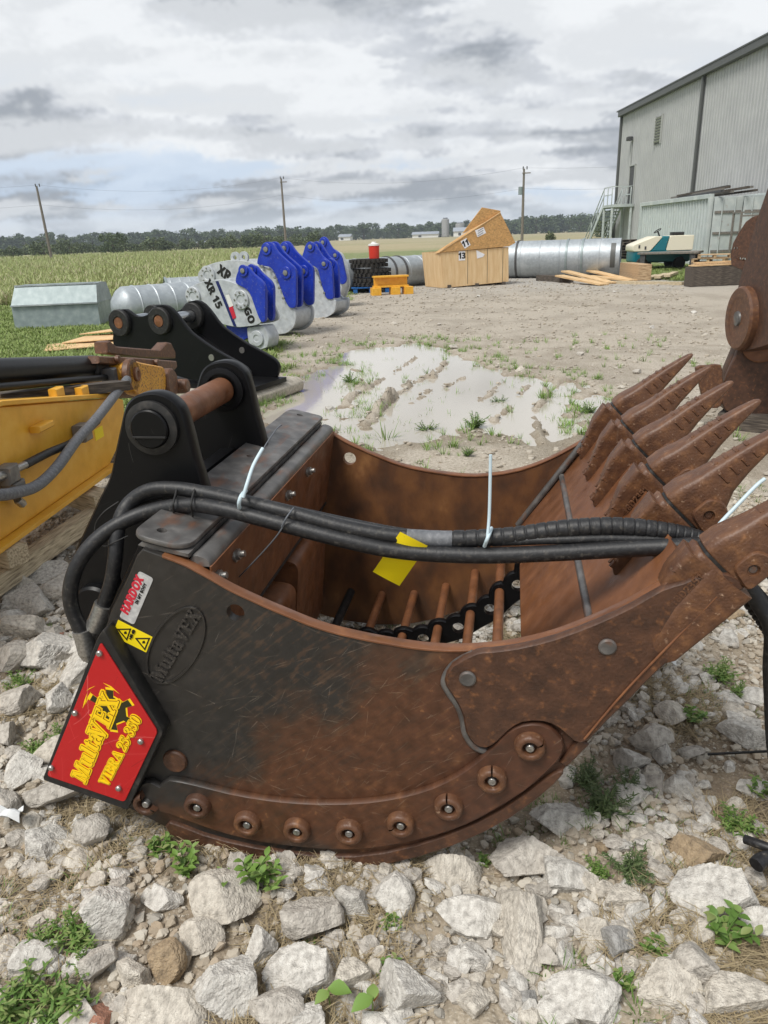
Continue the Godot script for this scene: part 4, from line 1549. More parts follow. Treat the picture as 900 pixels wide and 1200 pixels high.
# ---------------------------------------------------------------- blue-eared attachments and the black bracket
func unit(called: String, label: String, at: Vector3, yaw: float, grey: PackedVector2Array, deep: float, ears: Array, pins: Array) -> Node3D:
	var o := thing(called, label, "demolition attachment", at, deg_to_rad(yaw), "grey and blue attachments along the grass")
	var g := rounded(grey, 0.12)
	var m := mb()
	m.plate(g, -0.04, 0.0, 0.006)
	part("front_plate", m, M.grey_paint, o)
	m = mb()
	m.plate(g, -deep, -deep + 0.04, 0.006)
	part("rear_plate", m, M.grey_paint, o)
	m = mb()
	m.plate(Geometry2D.offset_polygon(g, -0.05)[0], -deep + 0.04, -0.04, 0.0)
	part("body", m, M.grey_paint, o)
	for e in ears:
		m = mb()
		m.plate(rounded(e[0], 0.08), e[1] - 0.06, e[1], 0.008)
		var ear := part("ear_plate", m, M.blue_paint, o)
		for b in e[2]:
			m = mb()
			ring_boss(m, Vector3(b.x, b.y, e[1]), e[3] * 1.7, 0.025)
			part("pin_boss", m, M.blue_paint, ear)
			m = mb()
			m.xf = Transform3D(Basis(), Vector3(b.x, b.y, e[1] + 0.02))
			m.lathe(PackedVector2Array([Vector2(e[3] * 0.75, 0), Vector2(e[3] * 0.75, 0.02), Vector2(e[3] * 0.3, 0.024), Vector2(0, 0.02)]), 18)
			part("pin_end", m, M.zinc, ear)
		if e.size() > 4:
			for b in e[4]:
				m = mb()
				m.xf = Transform3D(Basis(), Vector3(b.x, b.y, e[1]))
				m.lathe(PackedVector2Array([Vector2(0.028, 0), Vector2(0.028, 0.02), Vector2(0, 0.024)]), 6)
				part("bolt", m, M.zinc, ear)
	for b in pins:
		m = mb()
		ring_boss(m, Vector3(b[0].x, b[0].y, 0.0), b[1], 0.035)
		var boss := part("round_cover", m, M.grey_paint, o)
		m = mb()
		for s in 8:
			var q: Vector2 = Vector2.from_angle(TAU * s / 8) * float(b[1]) * 0.74
			m.xf = Transform3D(Basis(), Vector3(b[0].x + q.x, b[0].y + q.y, 0.03))
			m.lathe(PackedVector2Array([Vector2(0.016, 0), Vector2(0.016, 0.016), Vector2(0, 0.018)]), 6)
		part("bolt_ring", m, M.zinc, boss)
	return o


func attachments() -> void:
	var m: MB
	var at: Vector3
	# the one half hidden at the far end, then the far one
	at = Vector3(-4.5, 0, -19.0)
	var o := unit("demolition_attachment", "half hidden blue and grey attachment farthest along the row by the rubber tracks", at, -18, pv([-0.287, 1.394, 0.153, 1.304, 0.304, 0.982, 0.349, 0.516, 0.179, 0.166, -0.225, 0.164]), 0.4,
		[[pv([-0.272, 1.593, -0.166, 1.689, -0.044, 1.666, 0.11, 1.405, 0.276, 1.322, 0.366, 1.201, 0.48, 0.658, 0.401, 0.557, 0.278, 0.557, 0.124, 0.863, -0.149, 1.23]), 0.03, pv([-0.139, 1.55, 0.198, 1.244]), 0.06]], [])
	at = Vector3(-4.4, 0, -16.4)
	var e1 := pv([-0.119, 1.211, -0.051, 1.366, 0.029, 1.537, 0.097, 1.578, 0.183, 1.585, 0.285, 1.505, 0.418, 1.288, 0.601, 1.173, 0.656, 1.043, 0.656, 0.405, 0.463, 0.404, 0.374, 0.679, 0.293, 1.048])
	o = unit("demolition_attachment", "farther grey and blue attachment, second from the rubber tracks", at, -18, pv([-0.2, 1.16, -0.004, 1.139, 0.226, 1.014, 0.37, 0.626, 0.504, 0.378, 0.7, 0.414, 0.66, 0.129, 0.391, -0.002, 0.054, -0.063, -0.142, 0.008, -0.227, 0.59]), 0.62,
		[[e1, 0.03, pv([0.154, 1.483, 0.471, 1.132]), 0.06, pv([0.086, 1.173, 0.246, 0.996, 0.337, 0.767, 0.429, 0.537])], [e1, -0.22, pv([0.154, 1.483, 0.471, 1.132]), 0.06]], [])
	# middle, largest
	at = Vector3(-4.3, 0, -13.3)
	var e2 := pv([-0.187, 1.238, -0.147, 1.352, -0.042, 1.549, 0.019, 1.604, 0.111, 1.615, 0.181, 1.585, 0.291, 1.429, 0.524, 1.249, 0.623, 1.171, 0.643, 1.086, 0.592, 0.512, 0.464, 0.488, 0.381, 0.583, 0.201, 1.076, 0.122, 1.191])
	o = unit("demolition_attachment", "largest grey and blue attachment, in the middle of the row", at, -18, pv([-1.602, 0.985, -1.571, 1.122, -1.435, 1.211, -1.143, 1.289, -0.765, 1.327, -0.517, 1.315, -0.169, 1.238, 0.116, 1.134, 0.239, 0.903, 0.388, 0.554, 0.554, 0.482, 0.539, 0.217, 0.34, 0.048, -0.038, 0.015, -0.194, 0.156, -0.708, 0.407, -1.274, 0.647]), 0.62,
		[[e2, 0.04, pv([0.062, 1.49, 0.438, 1.095]), 0.06, pv([-0.061, 1.208, 0.082, 1.163, 0.195, 1.018, 0.27, 0.845, 0.344, 0.67])], [e2, -0.14, pv([0.062, 1.49, 0.438, 1.095]), 0.06], [e2, -0.52, pv([0.062, 1.49, 0.438, 1.095]), 0.06]], [[pv([-1.335, 1.066])[0], 0.17], [pv([-0.156, 1.021])[0], 0.15]])
	for q in pv([-0.703, 1.362, -0.511, 1.366]):
		m = mb()
		m.xf = Transform3D(Basis(), Vector3(q.x, q.y, -0.05))
		m.lathe(PackedVector2Array([Vector2(0.04, -0.02), Vector2(0.10, -0.02), Vector2(0.10, 0.02), Vector2(0.04, 0.02), Vector2(0.04, -0.02)]), 18)
		part("lifting_eye", m, M.grey_paint, o)
	var tx := pv([-0.952, 1.101])
	words("XR", 0.17, M.print_black, o, Transform3D(Basis(Vector3.BACK, -0.55), Vector3(tx[0].x, tx[0].y, 0.004)), 0.008)
	# near, smaller
	at = Vector3(-4.32, 0, -11.35)
	o = unit("demolition_attachment", "smaller grey and blue attachment nearest us behind the black bracket", at, -18, pv([-0.879, 0.817, -0.814, 0.948, -0.627, 1.032, -0.345, 1.088, -0.027, 1.092, 0.193, 1.023, 0.362, 0.96, 0.457, 0.811, 0.61, 0.473, 0.475, 0.413, 0.11, 0.373, -0.252, 0.431, -0.616, 0.649]), 0.5,
		[[pv([0.17, 1.035, 0.209, 1.153, 0.286, 1.257, 0.338, 1.283, 0.402, 1.286, 0.461, 1.254, 0.523, 1.175, 0.69, 1.058, 0.735, 0.972, 0.683, 0.487, 0.616, 0.454, 0.56, 0.523, 0.435, 0.898, 0.362, 0.96]), 0.03, pv([0.362, 1.219]), 0.05], [pv([0.17, 1.035, 0.209, 1.153, 0.286, 1.257, 0.338, 1.283, 0.402, 1.286, 0.461, 1.254, 0.523, 1.175, 0.69, 1.058, 0.735, 0.972, 0.683, 0.487, 0.616, 0.454, 0.56, 0.523, 0.435, 0.898, 0.362, 0.96]), -0.18, pv([0.362, 1.219]), 0.05]],
		[[pv([-0.691, 0.844])[0], 0.145], [pv([0.246, 0.797])[0], 0.145]])
	m = mb()
	m.plate(rounded(pv([0.243, 0.376, 0.571, 0.409, 0.664, 0.232, 0.615, 0.076, 0.363, 0.001, 0.248, 0.142]), 0.05), -0.34, -0.06, 0.01)
	var jaw := part("lower_jaw", m, M.grey_paint, o)
	m = mb()
	var jb := pv([0.436, 0.213])
	ring_boss(m, Vector3(jb[0].x, jb[0].y, -0.06), 0.12, 0.03)
	part("round_cover", m, M.grey_paint, jaw)
	m = mb()
	m.plate(pv([-0.22, 0.418, 0.243, 0.376, 0.257, 0.221, 0.117, 0.164, -0.177, 0.235]), -0.4, -0.12, 0.01)
	part("lower_link", m, M.blue_paint, o)
	m = mb()
	m.plate(pv([-0.221, 1.068, -0.163, 1.071, 0.104, 0.389, 0.046, 0.393]), 0.001, 0.005, 0.0)
	part("stripe", m, M.navy, o)
	for s in [["XR 15", 0.125, 250.5, 344.5, -1.13], ["GO", 0.12, 292.5, 369.5, -1.2]]:
		var q: Vector2 = Wq(s[2], s[3])
		words(s[0], s[1], M.print_black, o, Transform3D(Basis(Vector3.BACK, s[4]), Vector3(q.x, q.y, 0.004)), 0.006)
	m = mb()
	m.plate(pv([-0.05, 0.859, 0.018, 0.872, 0.087, 0.707, 0.009, 0.681]), 0.005, 0.009, 0.0)
	part("decal", m, M.white_paint, o)
	m = mb()
	m.plate(pv([-0.008, 0.675, 0.07, 0.701, 0.114, 0.528, 0.052, 0.502]), 0.005, 0.009, 0.0)
	part("decal", m, M.print_red, o)

	black_bracket()


func Wq(px: float, py: float) -> Vector2:
	# bilinear place on the near attachment's front plate, from four measured points of it
	var a := pv([-0.452, 0.935, 0.535, 0.936, -0.53, 0.412, 0.478, 0.433])
	var s := (px - 240.0) / 60.0
	var t := (py - 340.0) / 40.0
	return a[0].lerp(a[1], s).lerp(a[2].lerp(a[3], s), t)


func black_bracket() -> void:
	var m: MB
	var at := Vector3(-2.72, 0, -7.44)
	# the concrete slab it stands on
	m = mb()
	m.xf = Transform3D(Basis(Vector3.UP, deg_to_rad(-16.0)), Vector3())
	m.plate(rounded(pv([-2.1, -0.02, 0.10, -0.02, 0.12, 0.09, 0.04, 0.14, -2.1, 0.13]), 0.03), -0.95, 0.14, 0.02)
	single("concrete_slab", m, M.concrete, "low rough concrete slab under the black bracket by the puddle", "slab", at)
	var o := thing("coupler_bracket", "black welded coupler bracket with two pin eyes on a concrete slab", "bracket", at + Vector3(0, 0.13, 0), deg_to_rad(-16.0))
	var pl := pv([-1.814, 0.414, -1.722, 0.88, -1.65, 0.954, -1.535, 0.969, -1.446, 0.92, -1.366, 0.893, -1.241, 0.913, -1.156, 0.985, -1.008, 1.022, -0.888, 0.979, -0.78, 0.865, -0.664, 0.734, -0.373, 0.564, -0.144, 0.465, -0.002, 0.391, 0.043, 0.313, 0.011, 0.222, -0.072, 0.163, -0.449, 0.181, -0.96, 0.268, -1.494, 0.359])
	for i in pl.size():
		pl[i].y -= 0.13
	for i in 2:
		m = mb()
		m.plate(smooth2(pl, 2), -0.05 - i * 0.55, -i * 0.55, 0.006)
		var sp := part("side_plate", m, M.black_paint, o)
		var bs := pv([-1.626, 0.826, -1.05, 0.853])
		for k in 2:
			m = mb()
			ring_boss(m, Vector3(bs[k].x, bs[k].y - 0.13, -i * 0.55), 0.145, 0.05)
			var boss := part("pin_eye", m, M.black_dull, sp)
			m = mb()
			m.xf = Transform3D(Basis(), Vector3(bs[k].x, bs[k].y - 0.13, -i * 0.55 + 0.03))
			m.lathe(PackedVector2Array([Vector2(0.06, 0), Vector2(0.06, 0.015), Vector2(0, 0.018)]), 18)
			part("pin_end", m, M.rust, boss)
		var hl := pv([-0.429, 0.482])
		m = mb()
		m.xf = Transform3D(Basis(), Vector3(hl[0].x, hl[0].y - 0.13, -i * 0.55))
		m.lathe(PackedVector2Array([Vector2(0.035, 0.0), Vector2(0.035, 0.008), Vector2(0.0, 0.008)]), 16)
		part("bolt_plug", m, M.zinc, sp)
	var bs2 := pv([-1.626, 0.826, -1.05, 0.853])
	m = mb()
	m.cyl(Vector3(bs2[1].x, bs2[1].y - 0.13, -0.05), Vector3(bs2[1].x, bs2[1].y - 0.13, -0.56), 0.065, 18)
	part("cross_pin", m, M.chrome, o)
	m = mb()
	m.cyl(Vector3(bs2[0].x, bs2[0].y - 0.13, -0.05), Vector3(bs2[0].x, bs2[0].y - 0.13, -0.56), 0.065, 18)
	part("cross_pin", m, M.chrome, o)
	var lo := pv([-0.988, 0.453, 0.022, 0.222])
	m = mb()
	m.box(Vector3((lo[0].x + lo[1].x) / 2 - 0.1, 0.04, -0.3), Vector3(lo[1].x - lo[0].x + 0.35, 0.05, 0.62), 0.006)
	part("base_plate", m, M.black_paint, o)
	m = mb()
	m.bar(Vector3(bs2[1].x + 0.05, 0.5, -0.3), Vector3(lo[1].x - 0.35, 0.1, -0.3), 0.5, 0.04)
	part("web_plate", m, M.black_paint, o)


# ---------------------------------------------------------------- the yellow arm on timbers
func yellow_arm() -> void:
	var m: MB
	var yaw := 95.5
	var o := thing("excavator_arm", "yellow excavator arm with black hydraulic cylinder lying on timbers at the left", "excavator arm", Vector3(-2.434, 0, -2.996), deg_to_rad(yaw))
	# local x runs away from us along the side face, z points to the right
	var side := PackedVector2Array([Vector2(-1.2, 0.29), Vector2(1.30, 0.29), Vector2(1.62, 0.44), Vector2(1.66, 0.64), Vector2(1.54, 0.68), Vector2(0.24, 0.905), Vector2(-1.2, 1.0)])
	m = mb()
	m.plate(side, -0.03, 0.0, 0.006)
	part("side_plate", m, M.cat_yellow, o)
	m = mb()
	m.plate(side, -0.42, -0.39, 0.006)
	part("side_plate", m, M.cat_yellow, o)
	m = mb()
	m.plate(PackedVector2Array([Vector2(-1.2, 0.258), Vector2(1.34, 0.258), Vector2(1.34, 0.288), Vector2(-1.2, 0.288)]), -0.47, 0.045, 0.004)
	part("bottom_flange", m, M.cat_yellow, o)
	m = mb()
	m.plate(PackedVector2Array([Vector2(-1.2, 1.002), Vector2(0.24, 0.907), Vector2(1.56, 0.682), Vector2(1.56, 0.71), Vector2(0.24, 0.935), Vector2(-1.2, 1.03)]), -0.45, 0.02, 0.004)
	part("top_flange", m, M.cat_yellow, o)
	for s in [[0.10, 0.965], [0.85, 0.85], [1.15, 0.80]]:
		m = mb()
		m.box(Vector3(s[0], s[1], -0.03), Vector3(0.10, 0.06, 0.05), 0.006)
		part("bracket", m, M.cat_yellow, o)
	m = mb()
	m.box(Vector3(0.52, 0.735, 0.03), Vector3(0.16, 0.035, 0.06), 0.006)
	part("bracket", m, M.cat_yellow, o)
	m = mb()
	m.box(Vector3(1.22, 0.52, 0.001), Vector3(0.12, 0.07, 0.002), 0.0)
	part("sticker", m, M.tag_yellow, o)
	# cylinder along the top
	m = mb()
	m.cyl(Vector3(-1.2, 1.26, -0.2), Vector3(1.72, 0.86, -0.2), 0.075, 28, 0.006)
	var cy := part("cylinder_barrel", m, M.black_paint, o)
	m = mb()
	m.cyl(Vector3(1.60, 0.866, -0.2), Vector3(1.80, 0.839, -0.2), 0.082, 28, 0.015)
	part("gland_nut", m, M.black_dull, cy)
	m = mb()
	m.cyl(Vector3(-1.2, 1.19, -0.1), Vector3(1.66, 0.795, -0.1), 0.022, 14)
	part("oil_pipe", m, M.black_paint, cy)
	m = mb()
	m.cyl(Vector3(1.78, 0.842, -0.2), Vector3(2.0, 0.81, -0.2), 0.045, 24)
	part("piston_rod", m, M.yellow_chipped, o)
	m = mb()
	m.box(Vector3(1.70, 0.80, -0.09), Vector3(0.08, 0.10, 0.09), 0.01)
	part("clamp", m, M.dark_steel, cy)
	# link at the end of the rod: chipped yellow lug between rusty cheeks
	var lk := Node3D.new()
	lk.name = "link"
	o.add_child(lk)
	m = mb()
	m.cyl(Vector3(1.86, 0.775, -0.26), Vector3(1.86, 0.775, -0.02), 0.085, 26, 0.01)
	part("bush", m, M.yellow_chipped, lk)
	m = mb()
	m.cyl(Vector3(1.86, 0.775, -0.03), Vector3(1.86, 0.775, 0.02), 0.112, 26, 0.008)
	part("collar", m, M.rust_red, lk)
	var lug := pv([1.795, 0.858, 1.892, 0.872, 2.02, 0.834, 2.458, 0.731, 2.47, 0.616, 2.375, 0.521, 2.068, 0.571, 1.833, 0.643, 1.769, 0.716])
	for z in [-0.06, -0.42]:
		m = mb()
		m.plate(rounded(lug, 0.04), z, z + 0.08, 0.01)
		part("lug", m, M.yellow_chipped, lk)
	m = mb()
	ring_boss(m, Vector3(1.88, 0.775, 0.02), 0.05, 0.02)
	part("pin_end", m, M.rust, lk)
	m = mb()
	m.cyl(Vector3(2.55, 0.59, -0.5), Vector3(2.55, 0.59, 0.04), 0.115, 26, 0.012)
	part("pin_tube", m, M.rust_red, lk)
	m = mb()
	m.cyl(Vector3(2.72, 0.53, -0.2), Vector3(2.72, 0.53, 0.10), 0.06, 20, 0.012)
	part("pin_head", m, M.rust_red, lk)
	# the rusty coupler claw on top of the link
	m = mb()
	m.plate(pv([1.572, 0.952, 2.183, 0.847, 3.024, 0.69, 3.026, 0.639, 2.977, 0.626, 2.157, 0.783, 1.554, 0.905]), -0.16, -0.08, 0.008)
	var cl := part("claw_plate", m, M.rust_red, o)
	m = mb()
	m.plate(pv([2.21, 0.961, 2.273, 0.965, 2.377, 0.907, 2.747, 0.842, 3.269, 0.754, 3.463, 0.795, 3.57, 0.773, 3.65, 0.676, 3.63, 0.624, 2.806, 0.757, 2.195, 0.882]), -0.40, -0.30, 0.008)
	part("claw_plate", m, M.rust_red, o)
	for q in pv([1.825, 0.89, 2.537, 0.754]):
		m = mb()
		m.xf = Transform3D(Basis(), Vector3(q.x, q.y, -0.08))
		m.lathe(PackedVector2Array([Vector2(0.03, 0), Vector2(0.03, 0.025), Vector2(0, 0.028)]), 6)
		part("bolt", m, M.rust_red, cl)
	# hose, block fittings on the flank
	for s in [[0.10, 0.60, 0.11], [0.13, 0.52, 0.09]]:
		m = mb()
		m.box(Vector3(s[0], s[1], 0.045), Vector3(0.10, s[2] * 0.8, 0.08), 0.008)
		part("valve_block", m, M.steel_frame, o)
	m = mb()
	m.cyl(Vector3(0.16, 0.605, 0.05), Vector3(0.27, 0.60, 0.05), 0.02, 12)
	m.cyl(Vector3(-0.08, 0.62, 0.05), Vector3(0.06, 0.61, 0.05), 0.026, 6)
	m.cyl(Vector3(0.13, 0.46, 0.05), Vector3(0.17, 0.42, 0.05), 0.022, 6)
	part("hose_fitting", m, M.zinc, o)
	m = mb()
	m.tube(smooth3([Vector3(0.26, 0.60, 0.05), Vector3(0.5, 0.595, 0.05), Vector3(0.8, 0.58, 0.05), Vector3(1.12, 0.62, 0.05)]), 0.022, 12)
	part("flank_hose", m, M.rubber, o)
	m = mb()
	m.box(Vector3(0.92, 0.60, 0.045), Vector3(0.10, 0.10, 0.08), 0.008)
	part("hose_clamp", m, M.steel_frame, o)
	m = mb()
	m.tube(smooth3([Vector3(-0.45, 0.60, 0.10), Vector3(-0.2, 0.585, 0.11), Vector3(0.0, 0.535, 0.11), Vector3(0.22, 0.50, 0.11), Vector3(0.45, 0.53, 0.11), Vector3(0.72, 0.60, 0.10), Vector3(1.05, 0.66, 0.09), Vector3(1.45, 0.735, 0.06), Vector3(1.7, 0.77, 0.03)]), 0.029, 14)
	part("grey_hose", m, M.rubber_grey, o)

	# timbers that carry it
	plank("timber", "weathered grey timber between the arm and its black cylinder", Vector3(-2.78, 0.86, -3.62), Vector3(-2.52, 0.76, -4.55), 0.12, 0.06, M.wood_dark, "timber")
	plank("timber", "long weathered timber on the rubble right below the yellow arm", Vector3(-2.386, 0.1, -2.863) + Vector3(-0.05, 0.0, 0.5), Vector3(-2.467, 0.1, -3.947) + Vector3(0, 0, 0), 0.085, 0.095, M.wood_grey, "timber")
	plank("timber", "short timber end standing out over the long timber at the left edge", Vector3(-3.3, 0.21, -3.35), Vector3(-2.373, 0.2, -3.022), 0.12, 0.10, M.wood_grey, "timber")
	plank("timber", "cross timber under the far part of the yellow arm", Vector3(-3.2, 0.19, -4.3), Vector3(-2.412, 0.16, -3.908), 0.13, 0.12, M.wood_grey, "timber")
	plank("timber", "cross timber behind the black ears under the end of the yellow arm", Vector3(-3.2, 0.17, -4.9), Vector3(-2.2, 0.17, -4.85), 0.13, 0.14, M.wood_dark, "timber")


# ---------------------------------------------------------------- the rusty bucket cut by the right edge
func rusty_neighbour() -> void:
	var m: MB
	var o := thing("rusty_bucket", "dark rusty excavator bucket cut off by the right edge of the picture", "excavator bucket", Vector3(2.0, 0, -6.5))
	var z := -6.5
	m = mb(Vector3(2.0, 0, 0))
	m.plate(smooth2(pv([1.763, 0.459, 1.81, 0.612, 1.836, 0.722, 1.908, 0.761, 2.039, 0.746, 2.423, 0.728, 2.819, 0.248, 2.881, -0.109, 2.546, -0.054, 2.134, 0.052, 1.967, 0.102, 1.785, 0.167, 1.742, 0.303]), 2), -0.06, 0.0, 0.006)
	part("side_plate", m, M.rust_dark, o)
	m = mb(Vector3(2.0, 0, 0))
	m.plate(pv([1.785, 0.167, 2.134, 0.052, 2.881, -0.109, 2.871, -0.051, 2.126, 0.11, 1.819, 0.217]), -0.3, -0.06, 0.006)
	part("floor_plate", m, M.rust_dark, o)
	m = mb(Vector3(2.0, 0, 0))
	m.plate(pv([1.763, 0.459, 1.836, 0.722, 1.877, 0.707, 1.816, 0.459, 1.849, 0.188, 1.785, 0.167]), -0.2, -0.06, 0.006)
	part("shell_plate", m, M.rust_dark, o)
	# arm plates with the big pin boss, seen almost along their faces
	var hub := Vector3(1.843, 0.916, -6.5) - Vector3(2.0, 0, -6.5)
	var face := Transform3D(Basis(Vector3.UP, deg_to_rad(-83.0)), hub)
	var arm := PackedVector2Array([Vector2(-0.24, -0.10), Vector2(-0.16, -0.24), Vector2(0.0, -0.27), Vector2(0.3, -0.2), Vector2(1.3, 0.1), Vector2(2.4, 1.2), Vector2(2.4, 2.4), Vector2(0.9, 1.75), Vector2(0.25, 1.25), Vector2(-0.05, 0.7), Vector2(-0.23, 0.2)])
	for i in 2:
		m = mb()
		m.xf = face
		m.plate(rounded(arm, 0.1), -0.1 - i * 0.6, -i * 0.6, 0.01)
		part("arm_plate", m, M.rust_dark, o)
	m = mb()
	m.xf = face
	m.lathe(PackedVector2Array([Vector2(0, 0.055), Vector2(0.16, 0.055), Vector2(0.17, 0.062), Vector2(0.235, 0.062), Vector2(0.25, 0.045), Vector2(0.25, -0.7)]), 40)
	var bo := part("pin_boss", m, M.rust_red, o)
	m = mb()
	m.xf = face
	m.lathe(PackedVector2Array([Vector2(0.06, 0.055), Vector2(0.055, 0.07), Vector2(0, 0.075)]), 20)
	part("pin_end", m, M.worn_steel, bo)
	m = mb(Vector3(2.0, 0, -6.5))
	m.cyl(Vector3(1.978, 0.713, -6.45), Vector3(2.269, 0.58, -7.4), 0.14, 28, 0.01)
	part("cross_tube", m, M.rust, o)
	# side cutter with its rounded notch
	m = mb(Vector3(2.0, 0, 0))
	m.plate(smooth2(pv([1.512, 0.523, 1.603, 0.54, 1.707, 0.543, 1.732, 0.439, 1.758, 0.334, 1.747, 0.206, 1.683, 0.184, 1.61, 0.234, 1.553, 0.39]), 2), -0.05, 0.0, 0.005)
	part("side_cutter", m, M.rust_red, o)
	plank("timber_block", "dark timber block under the rusty bucket at the right edge", Vector3(1.777, 0, -6.612) + Vector3(0, 0.06, 0), Vector3(2.075, 0, -6.276) + Vector3(0.6, 0.06, 0.1), 0.2, 0.16, M.wood_dark, "timber")

	# a second dark plate with holes behind it
	o = thing("hitch_plate", "dark brown steel hitch plate with bolt holes behind the rusty bucket", "hitch plate", Vector3(4.9, 0, -15.3), deg_to_rad(-20.0))
	var a := pv([-0.894, 0.908, -0.933, 1.106, -0.912, 1.302, -0.833, 1.493, -0.74, 1.667, -0.637, 1.75, -0.487, 1.787, 0.022, 1.78, 0.197, 0.538, -0.235, 0.613, -0.647, 0.798])
	var hs := []
	for q in pv([-0.776, 1.02, -0.695, 1.011, -0.857, 1.21]):
		hs.append(disc2(q, 0.035, 12))
	for i in 2:
		m = mb()
		m.plate(a, -0.08 - i * 0.5, -i * 0.5, 0.01, hs)
		part("cheek_plate", m, M.rust_dark, o)
	m = mb()
	m.box(Vector3(0.9, 0.5, -0.25), Vector3(1.2, 0.9, 0.42), 0.02)
	part("cross_box", m, M.rust_dark, o)


# ---------------------------------------------------------------- the screening bucket
const BO := Vector3(-0.4, -0.07, -2.3)


func flank_texture(rough_out: Array) -> ImageTexture:
	# worn black paint at the left running out into rust at the right, with scuffs
	var w := 1400
	var h := 800
	var f1 := FastNoiseLite.new()
	f1.seed = 2
	f1.frequency = 0.006
	f1.fractal_octaves = 5
	var f2 := FastNoiseLite.new()
	f2.seed = 6
	f2.frequency = 0.03
	f2.fractal_octaves = 5
	var i1 := f1.get_image(w, h, false, false, false).get_data()
	var i2 := f2.get_image(w, h, false, false, false).get_data()
	var b := PackedByteArray()
	b.resize(w * h * 3)
	var g := PackedByteArray()
	g.resize(w * h)
	var ax := Vector2(-0.96, 0.06)
	var dir := Vector2(0.67, 0.56).normalized()
	for y in h:
		for x in w:
			var q := Vector2(-1.36 + 2.0 * x / w, 1.02 - 1.12 * y / h)
			var d := q - ax
			var s := dir.x * d.y - dir.y * d.x        # above the line is paint
			var t := dir.dot(d)
			var k := y * w + x
			var n1 := i1[k] / 255.0 - 0.5
			var n2 := i2[k] / 255.0 - 0.5
			# streaks run along the wear direction
			var sx := int(t * 160.0 + 4000.0 + n1 * 60.0) % w
			var sy := int(s * 1900.0 + 4000.0) % h
			var st := i2[sy * w + sx] / 255.0 - 0.5
			var rustiness := ss(0.10, -0.10, s + n1 * 0.30 + st * 0.12)
			rustiness *= 1.0 - ss(0.05, -0.02, q.y + n1 * 0.08) * ss(-0.35, -0.6, q.x)
			rustiness = maxf(rustiness, ss(-0.24, -0.10, q.x + n1 * 0.12))
			rustiness = maxf(rustiness, 0.35 * ss(0.06, 0.2, n2 + st) * ss(-0.9, -0.5, q.x))
			var paint := Vector3(43, 41, 39) * (1.0 + n1 * 0.25 + n2 * 0.3)
			paint += Vector3(14, 11, 8) * ss(0.0, 0.3, st) * ss(-0.95, -0.6, q.x)
			var brown := Vector3(84, 53, 34).lerp(Vector3(78, 49, 34), ss(-0.3, 0.0, q.x))
			brown = brown.lerp(Vector3(132, 94, 58), ss(0.0, 0.3, st * 0.5 + n1 * 0.6 + n2 * 0.2) * (1.0 - ss(-0.15, 0.15, q.x)) * 0.3)
			brown = brown.lerp(Vector3(58, 46, 38), ss(-0.02, -0.30, st * 0.55 + n1 * 0.6) * 0.4) * (1.0 + n2 * 0.4)
			brown = brown.lerp(Vector3(158, 112, 66), ss(0.24, 0.36, n2) * 0.5)
			var c := paint.lerp(brown, rustiness)
			b[k * 3] = clampi(int(c.x), 0, 255)
			b[k * 3 + 1] = clampi(int(c.y), 0, 255)
			b[k * 3 + 2] = clampi(int(c.z), 0, 255)
			g[k] = clampi(int(lerpf(105.0, 135.0, rustiness) + n2 * 60.0), 0, 255)
	var im := Image.create_from_data(w, h, false, Image.FORMAT_RGB8, b)
	var r := RandomNumberGenerator.new()
	r.seed = 15
	for i in 620:
		var a := Vector2(r.randfn(620.0, 260.0), r.randfn(430.0, 190.0))
		var dr := Vector2.from_angle(-0.62 + r.randfn() * 0.28 + (r.randf_range(0.6, 1.6) if r.randf() < 0.25 else 0.0))
		var bend := r.randf_range(-0.004, 0.004)
		var ink: Color = [rgb(150, 140, 128), rgb(118, 104, 90), rgb(96, 84, 74)][i % 3]
		var k := r.randf() * 0.55
		for s in int(r.randf() * r.randf() * 240.0) + 6:
			a += dr
			dr = dr.rotated(bend)
			if a.x > 4 and a.y > 4 and a.x < w - 4 and a.y < h - 4:
				var kk := k * (0.5 + 0.5 * sin(s * 0.13 + i))
				im.set_pixel(int(a.x), int(a.y), im.get_pixel(int(a.x), int(a.y)).lerp(ink, kk))
				if i % 4 == 0:
					im.set_pixel(int(a.x), int(a.y) + 1, im.get_pixel(int(a.x), int(a.y) + 1).lerp(ink, kk * 0.7))
	rough_out.append(ImageTexture.create_from_image(Image.create_from_data(w, h, false, Image.FORMAT_L8, g)))
	return ImageTexture.create_from_image(im)


func bk() -> MB:
	var m := mb(BO)
	m.uv_at = Vector2(-1.36, -0.10)
	m.uv_size = Vector2(2.0, 1.12)
	return m


func knuckle(m: MB, rings: Array) -> void:
	# rings of [centre along, up, half height up, half height down, half width, roundness]: a casting along local x
	var rows := []
	for q in rings:
		var ring := PackedVector3Array()
		for s in 24:
			var a := TAU * s / 24.0
			var ca := cos(a)
			var sa := sin(a)
			var e: float = q[5]
			var cx := signf(ca) * pow(absf(ca), e)
			var sx := signf(sa) * pow(absf(sa), e)
			ring.append(Vector3(q[0], q[1] + sx * (q[2] if sa > 0.0 else q[3]), cx * q[4]))
		rows.append(ring)
	m.grid(rows)
	m.fan(rows[0], Vector3(-1, 0, 0))
	m.fan(rows[-1], Vector3(1, 0, 0))


